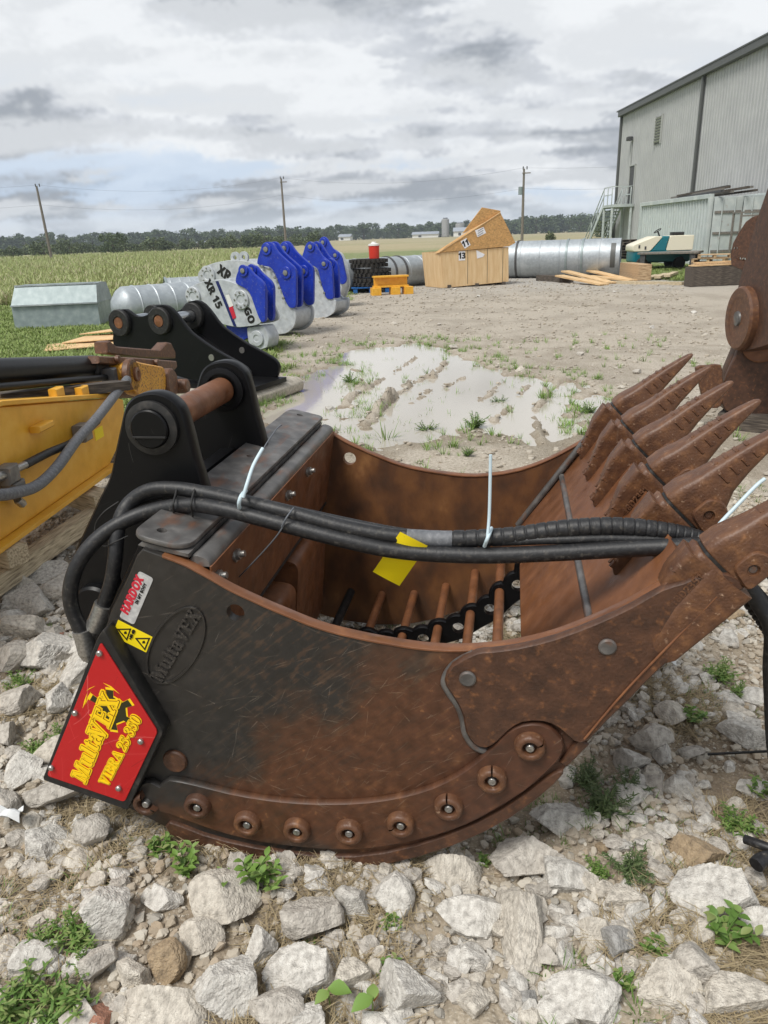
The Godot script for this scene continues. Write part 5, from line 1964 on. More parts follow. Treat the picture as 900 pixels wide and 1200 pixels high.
func bucket() -> void:
	var m: MB
	var rr := []
	var ft := flank_texture(rr)
	mat("flank", {uv = true, tex = ft, rtex = rr[0], rough = 1.0})
	M.flank.heightmap_enabled = false
	var o := thing("screening_bucket", "big rusty excavator screening bucket lying on pale rubble, teeth pointing up to the right", "excavator bucket", BO)

	# --- near flank
	var outline := pv([-1.068, 0.625, -1.021, 0.723, -0.956, 0.825, -0.923, 0.884, -0.904, 0.903, -0.854, 0.886, -0.799, 0.865, -0.736, 0.83, -0.683, 0.799, -0.618, 0.768, -0.56, 0.743, -0.46, 0.704, -0.358, 0.681, -0.257, 0.666, -0.187, 0.66, -0.119, 0.66, -0.04, 0.669, 0.035, 0.685, 0.121, 0.715, 0.216, 0.764, 0.289, 0.81, 0.351, 0.857, 0.392, 0.873, 0.423, 0.89, 0.493, 0.903, 0.533, 0.871, 0.52, 0.854, 0.476, 0.8, 0.416, 0.706, 0.362, 0.635, 0.31, 0.557, 0.262, 0.492, 0.218, 0.42, 0.176, 0.348, 0.14, 0.293, 0.091, 0.233, 0.035, 0.173, -0.039, 0.113, -0.124, 0.055, -0.217, 0.004, -0.317, -0.037, -0.405, -0.062, -0.494, -0.077, -0.596, -0.081, -0.699, -0.072, -0.782, -0.06, -0.854, -0.04, -0.956, -0.005, -1.081, 0.063, -1.309, 0.161])
	m = bk()
	m.plate(outline, -1.628, -1.6, 0.004, [disc2(pv([-0.676, 0.734])[0], 0.024, 18)])
	part("side_plate", m, M.flank, o, "scuffed black and rusty near side plate")
	m = bk()
	m.plate(outline, -3.05, -3.022, 0.004, [disc2(pv([-0.676, 0.727])[0], 0.028, 18)])
	part("side_plate", m, M.liner, o, "far side plate, brown inside")
	# bare worn rim along the top edges
	for zz in [[-1.632, -1.597], [-3.054, -3.018]]:
		var line := smooth2(pv([-0.854, 0.886, -0.799, 0.865, -0.736, 0.83, -0.683, 0.799, -0.618, 0.768, -0.56, 0.743, -0.46, 0.704, -0.358, 0.681, -0.257, 0.666, -0.187, 0.66, -0.119, 0.66, -0.04, 0.669, 0.035, 0.685, 0.121, 0.715, 0.216, 0.764, 0.289, 0.81, 0.351, 0.857]), 4, false)
		var strip := PackedVector2Array()
		for q in line:
			strip.append(q + Vector2(0, 0.002))
		line.reverse()
		for q in line:
			strip.append(q - Vector2(0, 0.006))
		m = bk()
		m.plate(strip, zz[0], zz[1], 0.002)
		part("top_rim", m, M.rust, o)
	var bead := []
	# thick cutter plate at the right
	m = bk()
	m.plate(smooth2(pv([-0.064, 0.671, -0.029, 0.678, 0.035, 0.692, 0.12, 0.722, 0.214, 0.77, 0.286, 0.815, 0.347, 0.861, 0.389, 0.879, 0.421, 0.895, 0.481, 0.906, 0.52, 0.872, 0.467, 0.806, 0.408, 0.712, 0.354, 0.643, 0.302, 0.566, 0.255, 0.501, 0.211, 0.437, 0.178, 0.434, 0.141, 0.469, 0.102, 0.485, 0.052, 0.478, 0.019, 0.45, -0.006, 0.417, -0.035, 0.393, -0.066, 0.401, -0.087, 0.436, -0.094, 0.481, -0.109, 0.521, -0.128, 0.554, -0.141, 0.586, -0.122, 0.631]), 2), -1.6, -1.575, 0.005)
	part("side_cutter", m, M.rust_dark, o)
	for q in pv([-0.084, 0.598, 0.24, 0.708]):
		m = bk()
		m.xf = m.xf * Transform3D(Basis(), Vector3(q.x, q.y, -1.575))
		m.lathe(PackedVector2Array([Vector2(0.021, 0), Vector2(0.021, 0.004), Vector2(0.017, 0.007), Vector2(0.0, 0.005)]), 20)
		part("plug", m, M.worn_steel, o)
	# weld bead along the cutter's left edge
	m = bk()
	bead = []
	for q in smooth2(pv([-0.069, 0.658, -0.119, 0.62, -0.142, 0.574, -0.13, 0.54, -0.108, 0.504, -0.095, 0.464, -0.088, 0.42, -0.066, 0.383, -0.035, 0.37]), 5, false):
		bead.append(Vector3(q.x, q.y, -1.597))
	m.tube(bead, 0.011, 8)
	part("weld_bead", m, M.worn_steel, o)
	m = bk()
	bead = []
	for q in smooth2(pv([0.215, 0.437, 0.301, 0.582, 0.405, 0.737, 0.476, 0.841]), 6, false):
		bead.append(Vector3(q.x - 0.012, q.y + 0.01, -1.572))
	m.tube(bead, 0.003, 6)
	part("weld_bead", m, M.rust, o)
	# wear band with nine bolted collars
	m = bk()
	m.plate(smooth2(pv([-1.04, 0.12, -1.01, 0.178, -0.977, 0.188, -0.956, 0.175, -0.923, 0.202, -0.843, 0.193, -0.744, 0.174, -0.645, 0.164, -0.547, 0.163, -0.449, 0.171, -0.353, 0.187, -0.259, 0.215, -0.178, 0.252, -0.109, 0.3, -0.056, 0.352, -0.018, 0.4, 0.015, 0.445, 0.052, 0.471, 0.098, 0.477, 0.136, 0.455, 0.158, 0.417, 0.146, 0.371, 0.112, 0.323, 0.063, 0.264, -0.01, 0.197, -0.081, 0.141, -0.164, 0.093, -0.263, 0.051, -0.36, 0.02, -0.459, 0.004, -0.559, 0.001, -0.66, 0.004, -0.761, 0.019, -0.849, 0.043, -0.936, 0.073, -0.997, 0.088]), 2), -1.6, -1.578, 0.005)
	part("wear_band", m, M.flank, o, "rusty curved wear band with bolted collars")
	var bolts := pv([-1.001, 0.118, -0.844, 0.124, -0.701, 0.079, -0.556, 0.072, -0.406, 0.084, -0.261, 0.128, -0.131, 0.201, -0.019, 0.302, 0.073, 0.414])
	for i in 9:
		var q := bolts[i]
		m = bk()
		m.xf = m.xf * Transform3D(Basis(Vector3.BACK, [0.6, 2.6, 0.0, 2.2, 2.4, 3.5, 1.7, 1.6, 0.5][i]), Vector3(q.x, q.y, -1.578))
		# an open ring: a split collar
		var rows := []
		var gap := 0.07 if i > 4 or i == 0 else 0.0
		var prof := [Vector2(0.019, 0.0), Vector2(0.019, 0.019), Vector2(0.023, 0.023), Vector2(0.031, 0.023), Vector2(0.037, 0.017), Vector2(0.039, 0.0)]
		if i == 0:
			gap = 1.2
		for s in 37:
			var a := gap + (TAU - 2.0 * gap) * s / 36.0
			var ring := PackedVector3Array()
			for pr in prof:
				ring.append(Vector3(cos(a) * pr.x, sin(a) * pr.x, pr.y))
			rows.append(ring)
		m.grid(rows, false)
		m.quad(rows[0][0], rows[0][1], rows[0][4], rows[0][5])
		m.quad(rows[-1][0], rows[-1][1], rows[-1][4], rows[-1][5])
		var cl := part("collar", m, M.rust_red if i > 1 else M.rust_dark, o)
		m = bk()
		m.xf = m.xf * Transform3D(Basis(Vector3.BACK, i), Vector3(q.x, q.y - 0.003, -1.578))
		m.lathe(PackedVector2Array([Vector2(0.011, 0), Vector2(0.011, 0.013), Vector2(0.009, 0.015), Vector2(0, 0.015)]), 12)
		part("bolt_head", m, M.zinc, cl)
	m = bk()
	var wq := pv([-0.905, 0.253])[0]
	m.xf = m.xf * Transform3D(Basis(), Vector3(wq.x, wq.y, -1.6))
	m.lathe(PackedVector2Array([Vector2(0.036, 0), Vector2(0.036, 0.006), Vector2(0.032, 0.011), Vector2(0, 0.012)]), 28)
	part("plug", m, M.rust_dark, o)
	# lower edge strip, in two lengths with a joint
	m = bk()
	m.plate(pv([0.168, 0.344, 0.218, 0.417, 0.192, 0.435, 0.148, 0.356]), -1.6, -1.588, 0.004)
	part("edge_strip", m, M.rust_dark, o)
	m = bk()
	m.plate(smooth2(pv([-0.957, -0.011, -0.855, -0.047, -0.7, -0.078, -0.494, -0.083, -0.317, -0.044, -0.124, 0.049, 0.035, 0.168, 0.14, 0.288, 0.16, 0.333, 0.118, 0.307, 0.012, 0.196, -0.135, 0.089, -0.316, 0.003, -0.491, -0.032, -0.695, -0.026, -0.849, 0.002, -0.95, 0.037]), 2), -1.66, -1.589, 0.004)
	part("edge_strip", m, M.rust_dark, o)

	# --- the drive housing with its red cover
	m = bk()
	m.plate(rounded(pv([-1.045, 0.663, -1.022, 0.694, -0.901, 0.382, -1.052, 0.1, -1.304, 0.182]), 0.012), -1.6, -1.553, 0.005)
	var hs := part("drive_housing", m, M.black_dull, o)
	m = bk()
	m.plate(rounded(pv([-1.034, 0.656, -0.915, 0.387, -1.054, 0.133, -1.283, 0.202]), 0.012), -1.553, -1.549, 0.001)
	var sign := part("red_cover", m, M.red_sign, o, "red cover plate with yellow lettering")
	for q in pv([-1.042, 0.623, -1.149, 0.429, -1.26, 0.235, -1.062, 0.184, -0.969, 0.352]):
		m = bk()
		m.xf = m.xf * Transform3D(Basis(), Vector3(q.x, q.y, -1.549))
		m.lathe(PackedVector2Array([Vector2(0.0085, 0), Vector2(0.0085, 0.006), Vector2(0.006, 0.009), Vector2(0, 0.0095)]), 12)
		part("bolt_head", m, M.zinc, sign)
	cover_print(sign)

	# --- stickers and the raised oval on the flank
	m = bk()
	m.plate(rounded(pv([-0.923, 0.841, -0.886, 0.821, -0.962, 0.683, -1, 0.704]), 0.008), -1.6, -1.5985, 0.0)
	var st := part("silver_sticker", m, M.sticker_silver, o)
	var a := pv([-0.987, 0.71, -0.917, 0.831, -0.971, 0.693, -0.899, 0.818])
	var along := Vector3(a[1].x - a[0].x, a[1].y - a[0].y, 0).normalized()
	var across := Vector3(0, 0, 1).cross(along)
	var c := (a[0] + a[1]) / 2
	words("HARDOX", 0.0215, M.print_red, st, Transform3D(Basis(along, across, Vector3(0, 0, 1)), Vector3(c.x, c.y, -1.598) - BO + along * 0.000 + across * 0.001), 0.0010, 0.18)
	c = (a[2] + a[3]) / 2
	words("IN MY BODY", 0.0085, M.print_black, st, Transform3D(Basis(along, across, Vector3(0, 0, 1)), Vector3(c.x, c.y, -1.598) - BO + along * 0.022 + across * 0.004), 0.0)
	m = bk()
	m.plate(pv([-1.005, 0.695, -0.915, 0.649, -0.94, 0.601, -1.03, 0.647]), -1.6, -1.5985, 0.0)
	var wn := part("warning_sticker", m, M.tag_yellow, o)
	for t in [pv([-1.012, 0.669, -0.971, 0.672, -0.989, 0.634]), pv([-0.965, 0.644, -0.921, 0.647, -0.942, 0.607])]:
		m = bk()
		var big: PackedVector2Array = t
		var sm := PackedVector2Array()
		var cc := (big[0] + big[1] + big[2]) / 3.0
		for q in big:
			sm.append(cc + (q - cc) * 0.72)
		m.plate(big, -1.5985, -1.5975, 0.0, [sm])
		var tr := part("triangle", m, M.print_black, wn)
		m = bk()
		m.plate(rounded(PackedVector2Array([cc + Vector2(-0.004, -0.004), cc + Vector2(0.005, -0.003), cc + Vector2(0.004, 0.005), cc + Vector2(-0.002, 0.003)]), 0.002), -1.5985, -1.5975, 0.0)
		part("pictogram", m, M.print_black, tr)
	var q85 := pv([-0.971, 0.654])[0]
	words(">85 dB", 0.0075, M.print_black, wn, Transform3D(Basis(along, across, Vector3(0, 0, 1)), Vector3(q85.x, q85.y, -1.597) - BO), 0.0003)
	var oc := pv([-0.853, 0.626])[0]
	var ov := PackedVector2Array()
	var ovi := PackedVector2Array()
	var od := (pv([-0.931, 0.507])[0] - pv([-0.777, 0.738])[0])
	var ol := od.length() / 2
	od = -od.normalized()
	for s in 40:
		var t := TAU * s / 40
		ov.append(oc + od * cos(t) * ol + od.orthogonal() * sin(t) * ol * 0.46)
		ovi.append(oc + od * cos(t) * (ol - 0.006) + od.orthogonal() * sin(t) * (ol * 0.46 - 0.006))
	m = bk()
	m.plate(ov, -1.6, -1.595, 0.001, [ovi])
	var oval := part("oval_emblem", m, M.flank, o, "raised oval with lettering in the black paint")
	var o3 := Vector3(od.x, od.y, 0)
	words("MultaVEX", 0.036, M.paint_worn, oval, Transform3D(Basis(o3, Vector3(0, 0, 1).cross(o3), Vector3(0, 0, 1)), Vector3(oc.x, oc.y, -1.598) - BO), 0.001, 0.0, true, 0.006)

	# --- lip plate, welded seam, shell
	m = bk()
	m.plate(PackedVector2Array([Vector2(0.388, 0.922), Vector2(0.30, 0.775), Vector2(0.055, 0.435), Vector2(0.10, 0.40), Vector2(0.34, 0.73), Vector2(0.43, 0.880)]), -3.02, -1.63, 0.006)
	part("lip_plate", m, M.rust, o, "brown lip plate under the teeth")
	m = bk()
	m.tube([Vector3(0.222, 0.667, -3.02), Vector3(0.222, 0.667, -2.3), Vector3(0.222, 0.667, -1.63)], 0.013, 8)
	part("weld_bead", m, M.worn_steel, o)
	m = bk()
	bead = []
	for i in 12:
		bead.append(Vector3(0.055, 0.435, -3.017).lerp(Vector3(0.415, 0.965, -3.017), i / 11.0) + Vector3(-0.006, 0.006, 0))
	m.tube(bead, 0.014, 8)
	part("weld_bead", m, M.worn_steel, o)

	# --- screen bars and the black comb
	for i in 9:
		var q := bolts[i]
		m = bk()
		m.cyl(Vector3(q.x, q.y + 0.008, -3.022), Vector3(q.x, q.y + 0.008, -1.63), 0.0185, 16)
		part("screen_bar", m, M.black_dull if i < 3 else M.rust, o)
	var spine := PackedVector2Array()
	for i in range(1, 9):
		spine.append(bolts[i] + Vector2(0, 0.008))
		if i < 8:
			spine.append((bolts[i] + bolts[i + 1]) / 2 + Vector2(0.006, -0.002))
	var ou := PackedVector2Array()
	var lower := PackedVector2Array()
	var holes := []
	for i in spine.size():
		var tan := (spine[mini(i + 1, spine.size() - 1)] - spine[maxi(i - 1, 0)]).normalized()
		var nn := Vector2(-tan.y, tan.x)
		for s in 5:
			var ang := lerpf(2.5, 0.64, s / 4.0)
			ou.append(spine[i] + nn * (sin(ang) * 0.026 + 0.010) + tan * cos(ang) * 0.040)
		lower.append(spine[i] - nn * 0.075)
		if i % 2 == 1:
			holes.append(disc2(spine[i] - nn * 0.022, 0.024, 16))
	lower.reverse()
	var comb := PackedVector2Array(ou)
	comb.append(spine[-1] + Vector2(0.035, 0.085))
	comb.append(spine[-1] + Vector2(0.060, 0.040))
	comb.append_array(lower)
	m = bk()
	m.plate(comb, -2.66, -2.632, 0.004, holes)
	part("comb_plate", m, M.black_paint, o)

	# --- beam, cover plate and inner wall on the left
	m = bk()
	m.xf = m.xf * Transform3D(Basis(), Vector3(0, 0, 0))
	m.plate(PackedVector2Array([Vector2(-0.925, 0.905), Vector2(-0.91, 0.917), Vector2(-0.788, 0.888), Vector2(-0.79, 0.875), Vector2(-0.905, 0.898)]), -3.02, -1.615, 0.002)
	part("cover_plate", m, M.worn_steel, o)
	m = bk()
	var cv := PackedVector2Array([Vector2(0.0, -1.45), Vector2(0.14, -1.45), Vector2(0.14, -0.03), Vector2(0.10, 0.0), Vector2(0.01, 0.0), Vector2(-0.015, -0.03), Vector2(-0.015, -1.40)])
	m.xf = m.xf * Transform3D(Basis(Vector3(0.972, -0.236, 0), Vector3(0, 0, 1), Vector3(0.236, 0.972, 0)), Vector3(-0.925, 0.925, -1.605))
	m.plate(rounded(cv, 0.03), 0.0, 0.014, 0.003, [disc2(Vector2(0.045, -0.06), 0.014, 14), disc2(Vector2(0.045, -0.75), 0.012, 14), disc2(Vector2(0.05, -1.38), 0.014, 14)])
	part("cover_plate", m, M.worn_steel, o, "grey bolted cover plate along the top of the beam")
	m = bk()
	m.plate(rounded(PackedVector2Array([Vector2(-0.80, 0.80), Vector2(-0.742, 0.80), Vector2(-0.738, 0.868), Vector2(-0.782, 0.884), Vector2(-0.80, 0.86)]), 0.022), -3.022, -1.628, 0.004)
	part("top_beam", m, M.worn_steel, o)
	m = bk()
	m.plate(PackedVector2Array([Vector2(-0.735, 0.85), Vector2(-0.79, 0.535), Vector2(-0.815, 0.54), Vector2(-0.765, 0.85)]), -3.022, -1.628, 0.003)
	part("inner_wall", m, M.rust, o)
	for zz in [-1.80, -2.31, -2.58, -1.66]:
		m = bk()
		m.xf = m.xf * Transform3D(Basis(Vector3(0, 0, -1), Vector3(-0.17, 0.98, 0), Vector3(0.98, 0.17, 0)), Vector3(-0.744, 0.805, zz))
		m.lathe(PackedVector2Array([Vector2(0.022, 0), Vector2(0.022, 0.006), Vector2(0.016, 0.006), Vector2(0.016, 0.018), Vector2(0.0, 0.02)]), 6)
		m.lathe(PackedVector2Array([Vector2(0.009, 0.018), Vector2(0.009, 0.032), Vector2(0, 0.033)]), 12)
		part("wall_bolt", m, M.zinc, o)
	for s in [[-2.86, -2.44, 0.50], [-2.38, -1.95, 0.44]]:
		m = bk()
		m.plate(rounded(PackedVector2Array([Vector2(-1.0, 0.10), Vector2(-0.80, 0.06), Vector2(-0.755, s[2] - 0.03), Vector2(-0.775, s[2]), Vector2(-1.0, s[2] + 0.02)]), 0.025), s[0], s[1], 0.02)
		part("drive_box", m, M.rust, o)
	m = bk()
	m.plate(PackedVector2Array([Vector2(-0.93, 0.90), Vector2(-1.05, 0.70), Vector2(-1.06, 0.62), Vector2(-1.27, 0.17), Vector2(-1.24, 0.16), Vector2(-1.03, 0.60), Vector2(-1.02, 0.69), Vector2(-0.90, 0.89)]), -3.022, -1.628, 0.003)
	part("back_plate", m, M.black_paint, o)
	m = bk()
	m.plate(PackedVector2Array([Vector2(-0.80, 0.55), Vector2(-1.02, 0.45), Vector2(-1.05, 0.10), Vector2(-1.02, 0.10), Vector2(-0.99, 0.44), Vector2(-0.79, 0.52)]), -3.022, -1.628, 0.003)
	part("inner_wall", m, M.black_dull, o)

	# --- hitch ears with the pin tube
	var ear := smooth2(pv([-1.077, 1.19, -1.049, 1.219, -1.014, 1.231, -0.978, 1.233, -0.944, 1.222, -0.916, 1.198, -0.903, 1.166, -0.893, 1.107, -0.884, 1.037, -0.873, 0.98, -0.869, 0.907, -0.921, 0.77, -1.022, 0.594, -1.196, 0.4, -1.351, 0.375, -1.375, 0.468, -1.375, 0.561, -1.366, 0.637, -1.341, 0.702, -1.252, 0.842, -1.205, 0.915, -1.161, 0.98, -1.132, 1.054, -1.104, 1.125]), 3)
	var pin := pv([-1, 1.134])[0]
	for i in 2:
		var z0: float = [-1.985, -2.535][i]
		m = bk()
		m.plate(ear, z0, z0 + 0.055, 0.006)
		var e := part("hitch_ear", m, M.black_paint, o)
		m = bk()
		m.xf = m.xf * Transform3D(Basis(), Vector3(pin.x, pin.y, z0 + 0.055))
		m.lathe(PackedVector2Array([Vector2(0.078, 0), Vector2(0.078, 0.012), Vector2(0.064, 0.016), Vector2(0.057, 0.016), Vector2(0.057, 0.008)]), 36)
		part("boss_ring", m, M.black_dull if i == 0 else M.black_paint, e)
		if i == 0:
			m = bk()
			m.xf = m.xf * Transform3D(Basis(), Vector3(pin.x, pin.y, z0 + 0.055))
			m.lathe(PackedVector2Array([Vector2(0.056, 0), Vector2(0.056, 0.024), Vector2(0.052, 0.028), Vector2(0, 0.028)]), 32)
			var pe := part("pin_end", m, M.black_paint, e)
			m = bk()
			m.box(Vector3(pin.x, pin.y - 0.022, z0 + 0.084), Vector3(0.10, 0.006, 0.006), 0.001)
			part("keeper_bar", m, M.black_dull, pe)
	m = bk()
	m.cyl(Vector3(pin.x, pin.y, -2.47), Vector3(pin.x, pin.y, -1.985), 0.045, 30)
	part("pin_tube", m, M.rust, o, "bare orange brown tube between the black ears")
	m = bk()
	m.cyl(Vector3(-1.27, 0.56, -2.535), Vector3(-1.27, 0.56, -1.90), 0.07, 26, 0.008)
	part("lower_pin", m, M.black_paint, o)
	m = bk()
	m.box(Vector3(-0.99, 0.76, -2.23), Vector3(0.05, 0.34, 0.44), 0.006)
	part("ear_bridge", m, M.black_paint, o)
	# --- six adapters and teeth
	var joint := pv([0.438, 0.962])[0]
	var tip := pv([0.625, 1.148])[0]
	var ang := (tip - joint).angle()
	var lip_ang := 0.93
	var places := [-1.622, -1.87, -2.13, -2.40, -2.675, -2.955]
	for i in 6:
		var zz: float = places[i]
		# the end tooth stands a little farther out along the lip than its neighbours
		var out := Vector2(0.038, -0.032) if i == 0 else Vector2()
		var jt := Transform3D(Basis(Vector3.BACK, ang), Vector3(joint.x - 0.01 + out.x, joint.y - 0.025 + out.y, zz))
		m = bk()
		m.xf = m.xf * jt
		knuckle(m, [[-0.09, 0.012, 0.03, 0.05, 0.030, 0.5], [-0.05, 0.004, 0.055, 0.066, 0.040, 0.4], [-0.015, 0.0, 0.066, 0.074, 0.047, 0.35], [0.0, 0.0, 0.068, 0.076, 0.048, 0.35], [0.004, 0.0, 0.060, 0.066, 0.042, 0.4]])
		# the two legs hug the lip
		var lt := Transform3D(Basis(Vector3.BACK, lip_ang), Vector3(joint.x - 0.01 + out.x, joint.y - 0.03 + out.y, zz))
		m.xf = Transform3D(Basis(), -BO) * lt
		knuckle(m, [[-0.222, 0.006, 0.008, 0.02, 0.011, 0.6], [-0.212, 0.012, 0.014, 0.02, 0.016, 0.5], [-0.15, 0.028, 0.024, 0.03, 0.024, 0.4], [-0.07, 0.046, 0.034, 0.05, 0.036, 0.35], [0.0, 0.050, 0.034, 0.08, 0.046, 0.3]])
		if i == 0:
			# the end adapter runs flush into the near flank
			knuckle(m, [[-0.25, -0.05, 0.02, 0.015, 0.040, 0.3], [-0.22, -0.05, 0.05, 0.028, 0.050, 0.3], [-0.12, -0.05, 0.075, 0.034, 0.053, 0.3], [0.0, -0.045, 0.08, 0.05, 0.052, 0.35]])
		else:
			knuckle(m, [[-0.20, -0.055, 0.02, 0.02, 0.020, 0.6], [-0.10, -0.06, 0.03, 0.03, 0.036, 0.5], [0.0, -0.05, 0.06, 0.04, 0.050, 0.4]])
		var ad := part("adapter", m, M.rust_red, o)
		m = bk()
		m.xf = Transform3D(Basis(), -BO) * lt
		for k in 5:
			m.box(Vector3(-0.20 + k * 0.038, 0.030 + k * 0.0095, 0.012 + k * 0.0052), Vector3(0.020, 0.022, 0.010), 0.004)
			m.box(Vector3(-0.20 + k * 0.038, 0.030 + k * 0.0095, -0.012 - k * 0.0052), Vector3(0.020, 0.022, 0.010), 0.004)
		part("ridges", m, M.rust_red, ad)
		m = bk()
		m.xf = m.xf * jt
		knuckle(m, [[0.002, 0.0, 0.056, 0.062, 0.042, 0.4], [0.014, 0.0, 0.056, 0.062, 0.042, 0.4]])
		part("joint_seal", m, M.black_dull, ad)
		# the tooth: shank with ears and a long pointed nose
		m = bk()
		m.xf = m.xf * jt
		knuckle(m, [[0.012, 0.0, 0.060, 0.066, 0.042, 0.35], [0.016, 0.0, 0.066, 0.072, 0.046, 0.35], [0.05, 0.001, 0.064, 0.074, 0.047, 0.35], [0.08, 0.001, 0.057, 0.070, 0.046, 0.4], [0.105, 0.002, 0.049, 0.058, 0.041, 0.4], [0.135, 0.004, 0.042, 0.044, 0.036, 0.45], [0.19, 0.004, 0.033, 0.031, 0.031, 0.45], [0.245, 0.002, 0.025, 0.022, 0.026, 0.5], [0.295, -0.001, 0.017, 0.013, 0.021, 0.55], [0.328, -0.003, 0.010, 0.007, 0.015, 0.6], [0.338, -0.004, 0.004, 0.003, 0.009, 0.8]])
		var th := part("tooth", m, M.rust_red, o)
		for sd in [-1.0, 1.0]:
			m = bk()
			m.xf = m.xf * jt
			m.xf = m.xf * Transform3D(Basis(), Vector3(0.055, -0.035, 0.045 * sd)) * Transform3D(Basis(Vector3.UP, 0.0 if sd > 0 else PI), Vector3())
			m.plate(rounded(pv([-0.042, -0.038, 0.036, -0.034, 0.048, 0.0, 0.03, 0.034, -0.03, 0.032]), 0.02), -0.02, 0.008, 0.004, [disc2(Vector2(0.0, -0.002), 0.014, 14)])
			var pd := part("pin_pad", m, M.rust_red, th)
			m = bk()
			m.xf = m.xf * jt
			m.cyl(Vector3(0.055 , -0.037, 0.036 * sd), Vector3(0.055, -0.037, 0.048 * sd), 0.010, 12)
			part("pin_end", m, M.worn_steel if i % 2 == 0 else M.rust_dark, pd)
		m = bk()
		m.xf = m.xf * jt
		for k in 4:
			m.box(Vector3(0.15 + k * 0.027, 0.041 - k * 0.0042, 0.0), Vector3(0.009, 0.009, 0.040 - k * 0.003), 0.002)
		for sd in [-1.0, 1.0]:
			for k in 4:
				m.box(Vector3(0.14 + k * 0.03, 0.010 - k * 0.002, (0.0345 - k * 0.0026) * sd), Vector3(0.008, 0.034 - k * 0.005, 0.007), 0.002)
		part("nose_ribs", m, M.rust_red, th)
		if i < 3:
			words("18D2351", 0.017, M.rust_red, ad, Transform3D(Basis(), -BO) * lt * Transform3D(Basis(), Vector3(-0.07, 0.030, 0.044)), 0.0, 0.0, false, 0.008)


func cover_print(sign: Node3D) -> void:
	var z := -1.549
	var up := Vector3(0, 0, 1)
	# base lines climb to the upper right
	var a := pv([-1.192, 0.185, -1.062, 0.441, -1.1, 0.186, -0.961, 0.422])
	var c1 = 0
	var d1 := Vector3(a[1].x - a[0].x, a[1].y - a[0].y, 0).normalized()
	var c2 := pv([-1.037, 0.312])[0]
	var d2 := Vector3(a[3].x - a[2].x, a[3].y - a[2].y, 0).normalized()
	for s in [["Multa", 0.046, pv([-1.139, 0.285])[0], d1, true], ["VEX", 0.054, pv([-1.067, 0.422])[0], d1, true], ["VIBRA 25-350", 0.030, c2, d2, true]]:
		var b := Basis(s[3], up.cross(s[3]), up)
		words(s[0], s[1], M.print_yellow, sign, Transform3D(b, Vector3(s[2].x, s[2].y, z + 0.0015) - BO), s[1] * 0.10, 0.12, s[4], 0.0015)
		words(s[0], s[1], M.print_dark_red, sign, Transform3D(b, Vector3(s[2].x, s[2].y, z + 0.0025) - BO), s[1] * 0.02, 0.12, s[4], 0.0015)
		words(s[0], s[1] * 0.99, M.print_yellow, sign, Transform3D(b, Vector3(s[2].x, s[2].y, z + 0.0033) - BO), 0.0, 0.12, s[4], 0.0015)
	# toothed wheel behind the X
	var gc := pv([-1.039, 0.446])[0]
	var gear := PackedVector2Array()
	for s in 6:
		var t := TAU * s / 6 + 0.45
		for k in [[-0.36, 0.046], [-0.2, 0.048], [-0.16, 0.072], [0.16, 0.072], [0.2, 0.048], [0.36, 0.046]]:
			gear.append(gc + Vector2.from_angle(t + k[0]) * k[1] * 0.9)
	for s in [[1.12, 0.0004, M.print_yellow], [1.0, 0.0009, M.print_gear]]:
		var g := PackedVector2Array()
		for q in gear:
			g.append(gc + (q - gc) * s[0])
		var m := bk()
		m.plate(g, z, z + s[1], 0.0)
		part("wheel_emblem", m, s[2], sign)
	for l in [pv([-1.104, 0.501, -1.092, 0.511, -1.073, 0.52, -1.095, 0.507]), pv([-1.125, 0.444, -1.115, 0.47, -1.102, 0.495, -1.111, 0.467]), pv([-1.115, 0.456, -1.102, 0.484, -1.089, 0.502, -1.099, 0.482]), pv([-1.049, 0.531, -1.028, 0.522, -1.008, 0.5, -1.029, 0.517])]:
		var m := bk()
		m.plate(l, z, z + 0.0006, 0.0)
		part("motion_stroke", m, M.print_yellow, sign)


